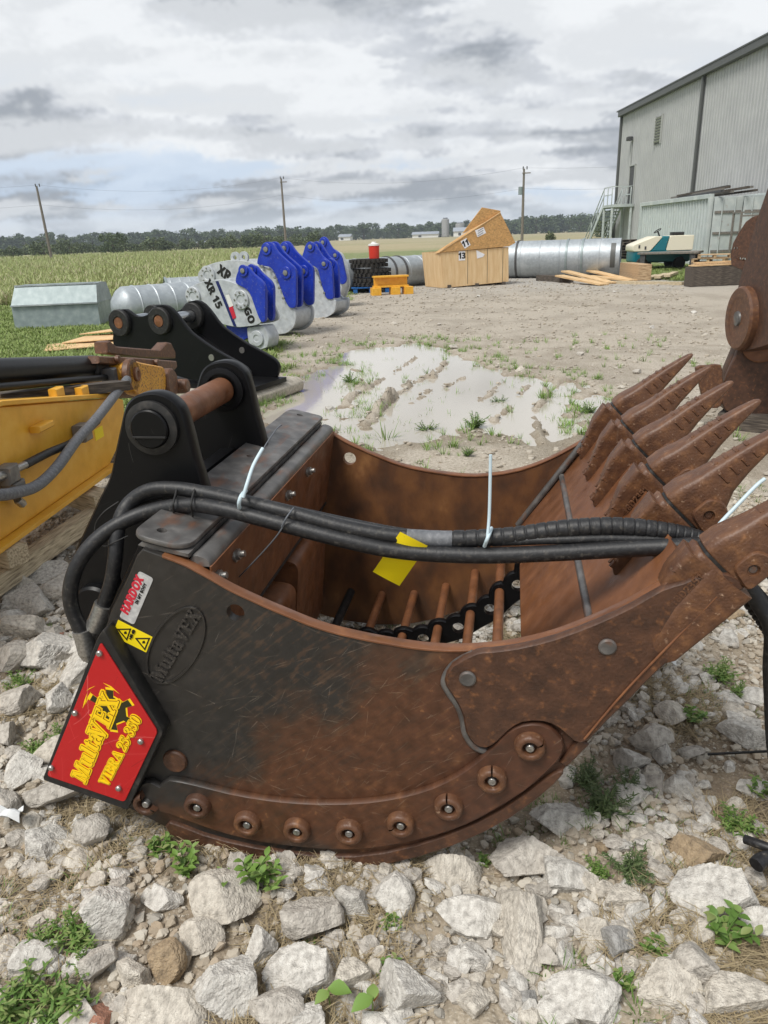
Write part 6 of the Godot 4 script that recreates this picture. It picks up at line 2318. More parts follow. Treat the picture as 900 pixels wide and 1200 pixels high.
# ---------------------------------------------------------------- hoses, ties and the yellow tag
func hoses() -> void:
	var m: MB
	var g := "hydraulic hoses laid over the bucket"
	# lower thick hose
	var p1: Array = [Vector3(-1.186, 0.588, -1.7), Vector3(-1.204, 0.669, -1.7), Vector3(-1.189, 0.749, -1.7), Vector3(-1.15, 0.825, -1.72), Vector3(-1.085, 0.885, -1.76), Vector3(-0.987, 0.925, -1.8), Vector3(-0.863, 0.949, -1.8), Vector3(-0.752, 0.947, -1.78), Vector3(-0.598, 0.92, -1.76), Vector3(-0.424, 0.883, -1.75), Vector3(-0.267, 0.855, -1.75), Vector3(-0.069, 0.851, -1.75), Vector3(0.121, 0.865, -1.75), Vector3(0.304, 0.886, -1.745), Vector3(0.4, 0.898, -1.735), Vector3(0.462, 0.902, -1.735), Vector3(0.521, 0.869, -1.755), Vector3(0.571, 0.812, -1.77), Vector3(0.616, 0.749, -1.76), Vector3(0.653, 0.679, -1.74)]
	p1.append_array([Vector3(0.68, 0.52, -1.76), Vector3(0.76, 0.2, -1.80), Vector3(0.95, 0.015, -1.98), Vector3(1.55, 0.0, -2.35), Vector3(2.6, 0.0, -2.60)])
	var o := thing("hydraulic_hose", "lowest thick black hose, looping from the left fittings across the bucket opening", "hose", p1[0], 0.0, g)
	m = mb(p1[0])
	m.tube(smooth3(p1, 8), 0.0212, 18)
	part("hose", m, M.rubber, o)
	m = mb(p1[0])
	m.tube([Vector3(-1.186, 0.599, -1.7), Vector3(-1.183, 0.56, -1.7), Vector3(-1.181, 0.526, -1.7)], 0.027, 18)
	m.tube([Vector3(-1.182, 0.566, -1.7), Vector3(-1.182, 0.506, -1.7)], 0.022, 6)
	part("end_fitting", m, M.zinc, o)
	# upper hose with spiral guard
	var p2: Array = [Vector3(-1.129, 0.657, -1.73), Vector3(-1.093, 0.731, -1.735), Vector3(-1.07, 0.806, -1.74), Vector3(-1.066, 0.862, -1.76), Vector3(-1.06, 0.914, -1.79), Vector3(-1.036, 0.952, -1.82), Vector3(-0.978, 0.981, -1.83), Vector3(-0.896, 0.985, -1.83), Vector3(-0.806, 0.975, -1.82), Vector3(-0.702, 0.963, -1.8), Vector3(-0.567, 0.942, -1.78), Vector3(-0.427, 0.911, -1.77), Vector3(-0.292, 0.889, -1.77), Vector3(-0.137, 0.881, -1.78), Vector3(0.015, 0.895, -1.78), Vector3(0.141, 0.918, -1.78), Vector3(0.265, 0.929, -1.78), Vector3(0.387, 0.919, -1.78), Vector3(0.465, 0.899, -1.785), Vector3(0.537, 0.864, -1.8), Vector3(0.616, 0.816, -1.82), Vector3(0.677, 0.777, -1.82)]
	p2.append_array([Vector3(0.74, 0.52, -1.76), Vector3(0.82, 0.2, -1.80), Vector3(1.01, 0.015, -1.98), Vector3(1.55, 0.0, -2.41), Vector3(2.6, 0.0, -2.66)])
	o = thing("hydraulic_hose", "upper thick black hose with a spiral wrapped length near the teeth", "hose", p2[0], 0.0, g)
	m = mb(p2[0])
	var path2 := smooth3(p2, 8)
	m.tube(path2, 0.0205, 18)
	part("hose", m, M.rubber, o)
	var sp := []
	var rad := []
	var i0 := 13 * 8
	for i in 52 * 6:
		var t := i0 + i / 6.0 * 0.84
		var k := int(t)
		sp.append(path2[k].lerp(path2[mini(k + 1, path2.size() - 1)], t - k))
		rad.append(0.0238 if i % 12 > 1 else 0.0216)
	m = mb(p2[0])
	m.tube(sp, rad, 18)
	part("spiral_guard", m, M.rubber, o, "grey black spiral guard around the hose")
	m = mb(p2[0])
	m.tube([Vector3(-1.122, 0.668, -1.73), Vector3(-1.142, 0.626, -1.725), Vector3(-1.161, 0.594, -1.72)], 0.0275, 18)
	m.tube(smooth3([Vector3(-1.154, 0.606, -1.72), Vector3(-1.172, 0.577, -1.71), Vector3(-1.19, 0.551, -1.705), Vector3(-1.195, 0.526, -1.7), Vector3(-1.179, 0.507, -1.7), Vector3(-1.162, 0.499, -1.71)]), 0.016, 14)
	part("end_fitting", m, M.zinc, o)
	# thin hose
	var p3: Array = [Vector3(-1.109, 0.683, -1.8), Vector3(-1.115, 0.778, -1.8), Vector3(-1.109, 0.857, -1.82), Vector3(-1.079, 0.912, -1.83), Vector3(-1.035, 0.937, -1.85), Vector3(-0.943, 0.958, -1.87), Vector3(-0.822, 0.974, -1.86), Vector3(-0.681, 0.949, -1.84), Vector3(-0.532, 0.928, -1.82), Vector3(-0.388, 0.908, -1.8), Vector3(-0.249, 0.89, -1.79), Vector3(-0.071, 0.88, -1.775), Vector3(0.1, 0.893, -1.765), Vector3(0.265, 0.903, -1.765), Vector3(0.406, 0.901, -1.765), Vector3(0.48, 0.886, -1.775), Vector3(0.561, 0.823, -1.8), Vector3(0.64, 0.742, -1.8), Vector3(0.69, 0.684, -1.8)]
	p3.append_array([Vector3(0.78, 0.52, -1.76), Vector3(0.86, 0.2, -1.80), Vector3(1.05, 0.015, -1.98), Vector3(1.55, 0.0, -2.45), Vector3(2.6, 0.0, -2.70)])
	o = thing("hydraulic_hose", "thin black hose running between the two thick ones", "hose", p3[0], 0.0, g)
	m = mb(p3[0])
	m.tube(smooth3(p3, 8), 0.0115, 12)
	part("hose", m, M.rubber, o)
	# worn wire braid where the sheath is off
	m = mb(p2[0])
	m.tube([path2[12 * 8 + 2], path2[12 * 8 + 5], path2[12 * 8 + 7], path2[13 * 8]], 0.0225, 14)
	part("bare_braid", m, M.rubber_grey, get_node("hydraulic_hose_001"), "grey bare braid beside the yellow tag")
	# spiral hose end hanging behind the near tooth
	var p4: Array = [Vector3(0.701, 0.783, -1.95), Vector3(0.642, 0.79, -1.93), Vector3(0.62, 0.76, -1.9), Vector3(0.639, 0.701, -1.88), Vector3(0.68, 0.644, -1.85), Vector3(0.714, 0.582, -1.83)]
	p4.append_array([Vector3(0.74, 0.45, -1.84), Vector3(0.80, 0.18, -1.88), Vector3(0.92, 0.03, -1.98), Vector3(1.15, 0.02, -2.12)])
	o = thing("hydraulic_hose", "spiral wrapped hose end hanging down behind the nearest tooth", "hose", p4[0], 0.0, g)
	m = mb(p4[0])
	var p4s := smooth3(p4, 24)
	var r4 := []
	for i in p4s.size():
		r4.append(0.026 if i % 5 > 0 else 0.0225)
	m.tube(p4s, r4, 16)
	part("hose", m, M.rubber, o)

	# cable ties and wires
	tie("pale cable tie round the hoses over the cover plate, tail up to the left", [Vector3(-0.702, 0.952, -1.77), Vector3(-0.693, 0.978, -1.745), Vector3(-0.686, 0.998, -1.75), Vector3(-0.688, 0.998, -1.79)], [Vector3(-0.68, 0.995, -1.745), Vector3(-0.67, 1.03, -1.76), Vector3(-0.663, 1.067, -1.8), Vector3(-0.647, 1.102, -1.84)], M.tie_white, 0.0055)
	tie("thin grey wire rising from the pale tie towards the cover plate", [], [Vector3(-0.659, 1.073, -1.81), Vector3(-0.643, 1.109, -1.86), Vector3(-0.631, 1.134, -1.92), Vector3(-0.625, 1.139, -1.95)], M.wire, 0.0022)
	tie("pale cable tie standing straight up from the hoses over the middle of the opening", [Vector3(-0.053, 0.877, -1.75), Vector3(-0.046, 0.905, -1.73), Vector3(-0.04, 0.915, -1.75), Vector3(-0.037, 0.915, -1.78)], [Vector3(-0.046, 0.903, -1.735), Vector3(-0.043, 0.947, -1.75), Vector3(-0.042, 1.002, -1.755), Vector3(-0.042, 1.115, -1.76)], M.tie_white, 0.0048)
	tie("long pale cable tie pulled up to the right between the two nearest teeth", [Vector3(0.462, 0.89, -1.765), Vector3(0.468, 0.914, -1.75), Vector3(0.484, 0.915, -1.77)], [Vector3(0.474, 0.908, -1.755), Vector3(0.512, 0.948, -1.78), Vector3(0.546, 0.981, -1.8), Vector3(0.59, 1.027, -1.82), Vector3(0.612, 1.044, -1.83)], M.tie_white, 0.0055)
	tie("thin dark wire hanging from the hoses down to the inner wall bolts", [Vector3(-0.577, 0.922, -1.73), Vector3(-0.561, 0.949, -1.73), Vector3(-0.55, 0.964, -1.76)], [Vector3(-0.563, 0.942, -1.735), Vector3(-0.592, 0.896, -1.74), Vector3(-0.661, 0.817, -1.78), Vector3(-0.75, 0.723, -1.83)], M.wire, 0.0022)
	tie("black wire tie binding the hoses beside the black ear, left of two", smooth3([Vector3(-0.902, 0.921, -1.79), Vector3(-0.888, 0.961, -1.765), Vector3(-0.893, 0.983, -1.8), Vector3(-0.897, 1, -1.83)]), [], M.black_dull, 0.003)
	tie("black wire tie binding the hoses beside the black ear, right of two", smooth3([Vector3(-0.843, 0.924, -1.78), Vector3(-0.834, 0.964, -1.76), Vector3(-0.839, 0.983, -1.79), Vector3(-0.843, 0.994, -1.82)]), [], M.black_dull, 0.003)
	var loop := smooth3([Vector3(-1.055, 0.961, -1.78), Vector3(-1.085, 0.941, -1.75), Vector3(-1.117, 0.903, -1.75), Vector3(-1.116, 0.864, -1.74), Vector3(-1.093, 0.846, -1.735), Vector3(-1.06, 0.86, -1.73), Vector3(-1.026, 0.873, -1.75)])
	tie("thin loose black wire loop sticking out left of the hoses", loop, [], M.black_dull, 0.0018)

	# yellow tag hung on the hoses
	var q: Array = [Vector3(-0.267, 0.913, -1.742), Vector3(-0.197, 0.876, -1.742), Vector3(-0.282, 0.73, -1.8), Vector3(-0.354, 0.77, -1.8)]
	m = MB.new()
	m.xf = Transform3D(Basis(), -q[0])
	var rows := []
	for i in 9:
		var rw := PackedVector3Array()
		for j in 6:
			var t := i / 8.0
			var u := j / 5.0
			var b: Vector3 = q[0].lerp(q[1], u).lerp(q[3].lerp(q[2], u), t)
			rw.append(b + Vector3(0, 0.004 * sin(u * 3.0), 0.008 * sin(u * PI)))
		rows.append(rw)
	m.grid(rows, false)
	single("yellow_tag", m, M.tag_yellow, "bright yellow paper tag hanging from the hoses in the bucket opening", "tag", q[0])


func tie(label: String, band: Array, tail: Array, mt: Material, r: float) -> void:
	var at: Vector3 = band[0] if band else tail[0]
	var o := thing("cable_tie", label, "cable tie", at)
	if band:
		var m := mb(at)
		m.tube(smooth3(band, 3), r, 8)
		part("band", m, mt, o)
	if tail:
		var m := mb(at)
		m.tube(smooth3(tail, 4), r * 0.9, 8)
		part("tail", m, mt, o)


# ---------------------------------------------------------------- rubble
func rock_mesh(seed_: int, segs: int, angular: float, flat := false) -> ArrayMesh:
	var r := RandomNumberGenerator.new()
	r.seed = seed_
	var f := FastNoiseLite.new()
	f.seed = seed_
	f.frequency = 0.9
	f.fractal_octaves = 4
	var cuts := []
	for i in 10:
		var nn := Vector3(r.randfn(), r.randfn(), r.randfn()).normalized()
		cuts.append([nn, r.randf_range(0.38, 0.80)])
	var rows := []
	var stacks := int(segs * 0.66)
	for i in stacks + 1:
		var th := PI * i / stacks
		var ring := PackedVector3Array()
		for s in segs:
			var a := TAU * s / segs
			var d := Vector3(sin(th) * cos(a), cos(th), sin(th) * sin(a))
			var rad := 1.0
			for c in cuts:
				var k: float = d.dot(c[0])
				if k > 0.01:
					rad = minf(rad, c[1] / k)
			rad = lerpf(0.8, rad, angular)
			var q := d * rad
			rad += f.get_noise_3dv(q * 1.3) * 0.045 + f.get_noise_3dv(q * 5.0) * 0.030 + f.get_noise_3dv(q * 14.0) * 0.022
			ring.append(d * rad)
		rows.append(ring)
	var m := MB.new()
	m.grid(rows)
	# bring it into a unit box
	var lo := Vector3(1, 1, 1) * 9.0
	var hi := -lo
	for q in m.v:
		lo = lo.min(q)
		hi = hi.max(q)
	for i in m.v.size():
		m.v[i] = (m.v[i] - (lo + hi) / 2.0) / (hi - lo)
		m.n[i] = (m.n[i] * (hi - lo)).normalized()
		m.c[i] = Color(1, 1, 1)
	if flat:
		var fm := MB.new()
		for i in range(0, m.ix.size(), 3):
			fm.flat_tri(m.v[m.ix[i]], m.v[m.ix[i + 2]], m.v[m.ix[i + 1]])
		return fm.mesh()
	return m.mesh()


var rock_mats := []
var rock_shapes := []


func put_rock(i: int, x: float, z: float, size: Vector3, turn: float, tilt: float, sink: float, label: String, group := "", tint := -1) -> void:
	var o := MeshInstance3D.new()
	o.mesh = rock_shapes[i % rock_shapes.size()]
	o.material_override = rock_mats[tint if tint >= 0 else (i * 7 + 3) % 4]
	top(o, "rock")
	o.transform = Transform3D(Basis(Vector3.UP, turn) * Basis(Vector3.BACK, tilt) * Basis.from_scale(size), Vector3(x, gh(x, z) + size.y * (0.5 - sink), z))
	tag(o, label, "rock", group)


func in_bucket(x: float, z: float, r: float) -> bool:
	return x > -1.3 - r and x < 0.12 + r and z > -3.1 - r and z < -1.56 + r


func rocks() -> void:
	var r := RandomNumberGenerator.new()
	r.seed = 41
	for i in 16:
		rock_shapes.append(rock_mesh(100 + i, 60, 1.0 if i % 4 else 0.85, true))
	for c in [rgb(238, 236, 232), rgb(230, 228, 224), rgb(216, 211, 204), rgb(230, 224, 214), rgb(192, 170, 140), rgb(186, 134, 112), rgb(184, 184, 184)]:
		var m: StandardMaterial3D = M.limestone.duplicate()
		m.albedo_color = c
		rock_mats.append(m)
	# the rocks one can pick out in the photograph: [x, z, width, height] in metres
	var big := [[-1.196, -1.547, 0.15, 0.186], [-1.011, -1.296, 0.164, 0.229], [-0.889, -1.375, 0.136, 0.098], [-0.727, -1.378, 0.245, 0.176], [-0.476, -1.372, 0.201, 0.206], [-0.386, -1.457, 0.126, 0.152], [-0.275, -1.471, 0.146, 0.172], [-0.121, -1.556, 0.234, 0.16], [0.087, -1.646, 0.268, 0.18], [0.185, -1.576, 0.172, 0.118], [-0.071, -1.428, 0.21, 0.164], [0.07, -1.346, 0.135, 0.31], [-0.049, -1.328, 0.114, 0.099], [-0.196, -1.203, 0.188, 0.197], [-0.463, -1.211, 0.217, 0.167], [-0.337, -1.231, 0.108, 0.132], [-0.496, -1.114, 0.183, 0.13], [-0.617, -1.134, 0.192, 0.211], [-0.584, -1.281, 0.092, 0.193], [-0.745, -1.279, 0.146, 0.114], [-0.952, -1.162, 0.105, 0.152], [-0.866, -1.167, 0.119, 0.088], [-0.803, -1.206, 0.129, 0.154], [-0.743, -1.052, 0.314, 0.137], [-0.927, -1.053, 0.132, 0.107], [-1.131, -1.153, 0.135, 0.119], [0.197, -1.233, 0.204, 0.17], [0.396, -1.274, 0.184, 0.134], [0.469, -1.338, 0.143, 0.158], [0.561, -1.723, 0.178, 0.144], [0.557, -1.551, 0.268, 0.159], [0.333, -1.524, 0.122, 0.091], [0.501, -2.193, 0.177, 0.17], [0.17, -1.81, 0.19, 0.144], [0.405, -1.944, 0.163, 0.103], [0.604, -2.362, 0.152, 0.124], [0.64, -2.203, 0.113, 0.08], [0.827, -2.293, 0.207, 0.131], [0.93, -2.546, 0.171, 0.089], [0.25, -1.419, 0.139, 0.123], [0.123, -1.351, 0.085, 0.1], [0.304, -1.399, 0.102, 0.102], [0.649, -1.499, 0.12, 0.136], [0.719, -1.959, 0.094, 0.081], [0.341, -2.331, 0.142, 0.121], [0.434, -2.113, 0.146, 0.127], [0.145, -1.206, 0.12, 0.096], [0.545, -1.271, 0.202, 0.111], [0.427, -1.766, 0.115, 0.075], [-0.426, -1.106, 0.143, 0.095], [-0.26, -1.135, 0.118, 0.081], [-1.261, -1.802, 0.193, 0.142], [-1.397, -1.686, 0.225, 0.141], [-1.338, -1.514, 0.183, 0.122]]
	var say := ["pale rock standing left under the red cover's lower corner", "large upright pale rock left of the oval rock, below the red cover", "small oval pale rock between two large ones under the wear band", "large rounded boulder directly under the left end of the wear band", "big block with a flat top under the middle bolted collars", "narrow rock wedged under the bucket's lowest edge, left of its twin", "egg shaped rock wedged under the bucket's lowest edge, right of its twin", "wide flat rock under the rising right end of the wear band", "large pale boulder at the right end of the wear band", "rounded rock between the large boulder and the feathery weed", "pointed pale boulder in the dry grass below the wear band", "tall slab of pale limestone standing on end in the dry grass", "small white chip in front of the pointed boulder", "bright faceted rock in the bottom middle beside a brown leaf", "pale flat-faced block right of the cleft rock at the bottom", "small upright rock right of the flat-faced block at the bottom", "speckled round rock at the bottom edge under the flat-faced block", "large cleft rock with a sharp ridge near the bottom left of centre", "narrow standing rock left of the big flat-topped block", "rounded rock under the large boulder, left of the narrow standing one", "small standing rock in the weeds at the lower left", "tan oval rock above the lance-leaved plant", "buff rock behind the lance-leaved plant", "broad flat boulder cut by the bottom edge at the left", "pale rock in weeds near the bottom left corner", "half buried rock at the left edge, low down", "ridged long rock by the bottom edge right of the tall slab", "pale rounded boulder at the bottom right, second from the corner", "pale pitted rock above the boulder at the bottom right", "brown layered rock lying flat right of the feathery weed", "broad pale rock right of the leafy rosette", "small buff rock in the middle of the right-hand rubble", "rounded pale rock just below the side cutter's right edge", "rock half hidden behind the wear band's right end", "flat pale rock beside the green weed right of the bucket", "angular white rock under the lip's lower edge", "small pale rock beside the white plastic scrap", "flat white rock at the right edge level with the lip", "low white rock near the right edge above the flat one", "broken buff rock left of the striped pebble", "small angular rock by the foot of the tall slab", "grey banded round stone in the right-hand rubble", "pale rock cut by the right edge near the bottom", "small white rock under the black rod at the right", "grey rock close under the lip's lower edge", "buff rock between the lip edge and the green weed", "flat chip at the bottom edge right of the ridged rock", "wide pale rock in the bottom right corner", "small flat rock in bare soil right of the feathery weed", "small rock at the bottom edge between the round and the bright ones", "small rock at the bottom edge under the bright faceted rock", "pale rock under the lower edge of the red cover", "large dirty rock left of the red cover's lower edge", "low broad rock in bare soil at the left"]
	var tints := {29: 4, 41: 6, 12: 0, 21: 3, 22: 4, 39: 3}
	for i in big.size():
		var b: Array = big[i]
		var hgt: float = b[3] * 0.74
		var w: float = b[2] * 0.84
		var sz := Vector3(w, clampf(hgt * 0.95, w * 0.45, w * 1.5), clampf((w + hgt) * 0.42, 0.03, 0.3))
		if i == 11:
			sz = Vector3(0.13, 0.14, 0.30)
		put_rock(4 if i == 11 else i * 5 + 1, b[0], b[1] - sz.z * 0.18, sz, r.randf_range(-0.25, 0.25), r.randf_range(-0.2, 0.2), 0.27, say[i], "", tints.get(i, -1))
	# the dense pile at the left of the bucket
	var left := [[-2.282, -2.9, 0.284, 0.161], [-2.195, -3.056, 0.27, 0.164], [-2.154, -2.674, 0.25, 0.179], [-1.924, -2.488, 0.3, 0.192], [-1.692, -2.356, 0.219, 0.18], [-2.027, -2.414, 0.184, 0.167], [-2.455, -3.081, 0.23, 0.15], [-2.337, -3.184, 0.301, 0.13], [-1.542, -2.178, 0.162, 0.147], [-1.822, -2.146, 0.176, 0.153], [-1.541, -1.915, 0.153, 0.132], [-1.57, -1.793, 0.156, 0.116], [-1.399, -1.84, 0.133, 0.113], [-1.757, -1.98, 0.132, 0.124], [-1.926, -2.777, 0.132, 0.176], [-2.292, -2.774, 0.158, 0.121], [-1.678, -2.156, 0.15, 0.127], [-1.522, -1.633, 0.13, 0.143], [-2.457, -3.248, 0.206, 0.113], [-1.789, -2.529, 0.165, 0.123]]
	for i in left.size():
		var b: Array = left[i]
		put_rock(i * 3 + 2, b[0], b[1], Vector3(b[2] * 0.9, b[3] * 0.75, b[2] * 0.8), r.randf() * TAU, r.randf_range(-0.4, 0.4), 0.15, "pale limestone lump in the dense pile between the black ears and the left edge", "limestone lumps in the dense pile at the left")
	# smaller lumps strewn over the whole rubble bed
	var placed := 0
	var tries := 0
	while placed < 235 and tries < 6000:
		tries += 1
		var rad := sqrt(r.randf_range(0.7, 18.0))
		var az := deg_to_rad(r.randf_range(-52.0, 34.0))
		var x := sin(az) * rad
		var z := -cos(az) * rad
		var dense := 1.0 if x < -0.9 else 0.75
		if in_bucket(x, z, 0.02) and r.randf() > 0.55 or r.randf() > dense:
			continue
		if rad > 3.4 and x > -1.2 and r.randf() > 0.3:
			continue
		var s := r.randf_range(0.035, 0.10) * (1.35 if x < -1.1 else 1.0)
		var where := "left of the bucket" if x < -1.1 else ("right of the bucket" if x > 0.3 else ("in front of the bucket" if z > -1.6 else "under or behind the bucket"))
		put_rock(r.randi() % 16, x, z, Vector3(s, s * r.randf_range(0.5, 0.8), s * r.randf_range(0.7, 1.1)), r.randf() * TAU, r.randf_range(-0.3, 0.3), 0.3, "small pale stone strewn in the soil %s" % where, "small stones strewn %s" % where, [0, 1, 2, 3, 4, 2, 1, 6, 3, 5][r.randi() % 10] if r.randf() < 0.5 else -1)
		placed += 1
	# stones lying on the yard
	for i in 26:
		var q := Vector2(r.randf_range(-2.6, 4.5), r.randf_range(-26.0, -6.5))
		var s := r.randf_range(0.06, 0.14)
		put_rock(i, q.x, q.y, Vector3(s * 1.3, s * 0.7, s), r.randf() * TAU, 0.0, 0.25, "loose grey stone lying on the gravel yard behind the bucket", "loose stones on the gravel yard")
	# broken stone past counting between the rocks
	for k in 3:
		var xs := []
		for i in 6000:
			var rad := sqrt(r.randf_range(0.6, 19.0))
			var az := deg_to_rad(r.randf_range(-54.0, 36.0))
			var x := sin(az) * rad
			var z := -cos(az) * rad
			if na.get_noise_2d(x * 3.0 + 7.0, z * 3.0) < (-0.3 if x < -1.0 else -0.05) + 0.3 * r.randf() - 0.1:
				continue
			var s := 0.014 + 0.046 * pow(r.randf(), 2.6)
			xs.append(Transform3D(Basis(Vector3.UP, r.randf() * TAU) * Basis(Vector3.BACK, r.randf_range(-0.5, 0.5)) * Basis.from_scale(Vector3(s * 1.25, s * 0.75, s)), Vector3(x, gh(x, z) + s * 0.2, z)))
		scatter("rubble", rock_mesh(330 + k, 12, 1.0, true), rock_mats[[0, 2, 3][k]], xs, [])
	gravel(r)


func gravel(r: RandomNumberGenerator) -> void:
	var tones := [Color(0.70, 0.64, 0.55), Color(0.60, 0.54, 0.45), Color(0.50, 0.43, 0.34), Color(0.78, 0.74, 0.66), Color(0.46, 0.44, 0.40), Color(0.52, 0.42, 0.31)]
	for k in 3:
		var xs := []
		var cs := []
		for i in 22000:
			var rad := sqrt(r.randf_range(0.5, 26.0))
			var az := deg_to_rad(r.randf_range(-54.0, 36.0))
			var x := sin(az) * rad
			var z := -cos(az) * rad
			if na.get_noise_2d(x * 4.0 + 20.0, z * 4.0) < -0.3 + 0.25 * r.randf():
				continue
			var s := 0.005 + 0.030 * pow(r.randf(), 3.2)
			xs.append(Transform3D(Basis(Vector3.UP, r.randf() * TAU) * Basis(Vector3.BACK, r.randf_range(-0.4, 0.4)) * Basis.from_scale(Vector3(s * 1.2, s * 0.8, s)), Vector3(x, gh(x, z) + s * 0.2, z)))
			cs.append(tones[r.randi() % 6].lerp(tones[0], r.randf() * 0.5))
		scatter("gravel", rock_mesh(300 + k, 9, 1.0, true), M.pebble, xs, cs)
	var xs := []
	var cs := []
	for i in 17000:
		var z := -4.5 - 26.0 * pow(r.randf(), 1.5)
		var x := r.randf_range(-4.5, 3.5) * (0.55 + 0.035 * -z)
		if grassy(x, z) > 0.5:
			continue
		var y := gh(x, z)
		if y < WATER:
			continue
		if nb.get_noise_2d(x * 0.8, z * 0.8) < r.randf_range(-0.5, 0.25):
			continue
		var s := (0.012 + 0.035 * pow(r.randf(), 4.0)) * (1.0 + -z * 0.03)
		xs.append(Transform3D(Basis(Vector3.UP, r.randf() * TAU) * Basis.from_scale(Vector3(s * 1.3, s * 0.6, s)), Vector3(x, y + s * 0.12, z)))
		cs.append(tones[r.randi() % 4].lerp(Color(0.55, 0.50, 0.43), 0.35 + r.randf() * 0.6))
	scatter("yard_gravel", rock_mesh(310, 7, 1.0, true), M.pebble, xs, cs)


# ---------------------------------------------------------------- plants
func blade(m: MB, at: Vector3, dir: Vector3, l: float, w: float, bend: float, c: Color) -> void:
	# one narrow leaf that arches over
	var side := dir.cross(Vector3.UP).normalized()
	if side.length() < 0.1:
		side = Vector3.RIGHT
	var out := Vector3(dir.x, 0, dir.z)
	var last_a := at - side * w * 0.5
	var last_b := at + side * w * 0.5
	var q := at
	var d := dir.normalized()
	for s in 4:
		d = (d + (out * 0.3 - Vector3.UP * 0.5) * bend * 0.5).normalized()
		q += d * l / 4.0
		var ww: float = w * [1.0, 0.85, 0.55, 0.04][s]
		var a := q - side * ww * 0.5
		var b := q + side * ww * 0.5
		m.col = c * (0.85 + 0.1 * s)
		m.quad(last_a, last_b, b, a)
		last_a = a
		last_b = b


func broad_leaf(m: MB, at: Vector3, dir: Vector3, l: float, w: float, c: Color) -> void:
	var side := dir.cross(Vector3.UP).normalized()
	var up := side.cross(dir).normalized()
	var outline := [0.12, 0.75, 1.0, 0.85, 0.5, 0.03]
	var rows := []
	for s in 6:
		var t := s / 5.0
		var q := at + dir * l * t + Vector3.DOWN * l * 0.25 * t * t
		var ww: float = w * 0.5 * outline[s]
		rows.append(PackedVector3Array([q - side * ww + up * ww * 0.35, q, q + side * ww + up * ww * 0.35]))
	m.col = c
	m.grid(rows, false)


func grass_tuft(r: RandomNumberGenerator, count: int, l: float, spread: float, greens: Array, w := 0.006) -> ArrayMesh:
	var m := MB.new()
	for i in count:
		var a := r.randf() * TAU
		var lean := r.randf() * 0.9
		blade(m, Vector3(cos(a), 0, sin(a)) * spread * r.randf(), Vector3(cos(a) * lean, 1.0, sin(a) * lean), l * r.randf_range(0.5, 1.1), w * r.randf_range(0.7, 1.3), r.randf_range(0.3, 1.3), greens[r.randi() % greens.size()])
	return m.mesh()


func leafy(r: RandomNumberGenerator, stems: int, l: float, leaf_l: float, leaf_w: float, greens: Array) -> ArrayMesh:
	var m := MB.new()
	for i in stems:
		var a := TAU * (i + r.randf() * 0.7) / stems
		var lean := r.randf_range(0.3, 1.2)
		var tip := Vector3(cos(a) * lean, 1.0, sin(a) * lean).normalized() * l * r.randf_range(0.6, 1.1)
		m.col = greens[0]
		m.tube([Vector3(), tip * 0.5 + Vector3(0, 0.01, 0), tip], [0.002, 0.0015, 0.001], 5, false)
		for k in 7:
			var t := 0.3 + 0.7 * k / 6.0
			var b := a + (k % 2 * 2 - 1) * 1.2 + r.randf_range(-0.4, 0.4)
			broad_leaf(m, tip * t, Vector3(cos(b), 0.35 + 0.4 * r.randf(), sin(b)).normalized(), leaf_l * r.randf_range(0.6, 1.1), leaf_w * r.randf_range(0.7, 1.1), greens[r.randi() % greens.size()])
	return m.mesh()


func feathery(r: RandomNumberGenerator, stems: int, l: float, greens: Array) -> ArrayMesh:
	var m := MB.new()
	for i in stems:
		var a := r.randf() * TAU
		var lean := r.randf_range(0.2, 1.4)
		var tip := Vector3(cos(a) * lean, 1.0, sin(a) * lean).normalized() * l * r.randf_range(0.5, 1.1)
		m.col = greens[0]
		m.tube([Vector3(), tip * 0.5 + Vector3(0, 0.008, 0), tip], [0.0016, 0.0012, 0.0008], 4, false)
		for k in 16:
			var t := 0.2 + 0.8 * k / 15.0
			var b := r.randf() * TAU
			var d := Vector3(cos(b), r.randf_range(-0.1, 0.7), sin(b)).normalized()
			blade(m, tip * t, d, l * 0.24 * (1.2 - t) + 0.008, 0.0045, 0.3, greens[r.randi() % greens.size()])
	return m.mesh()


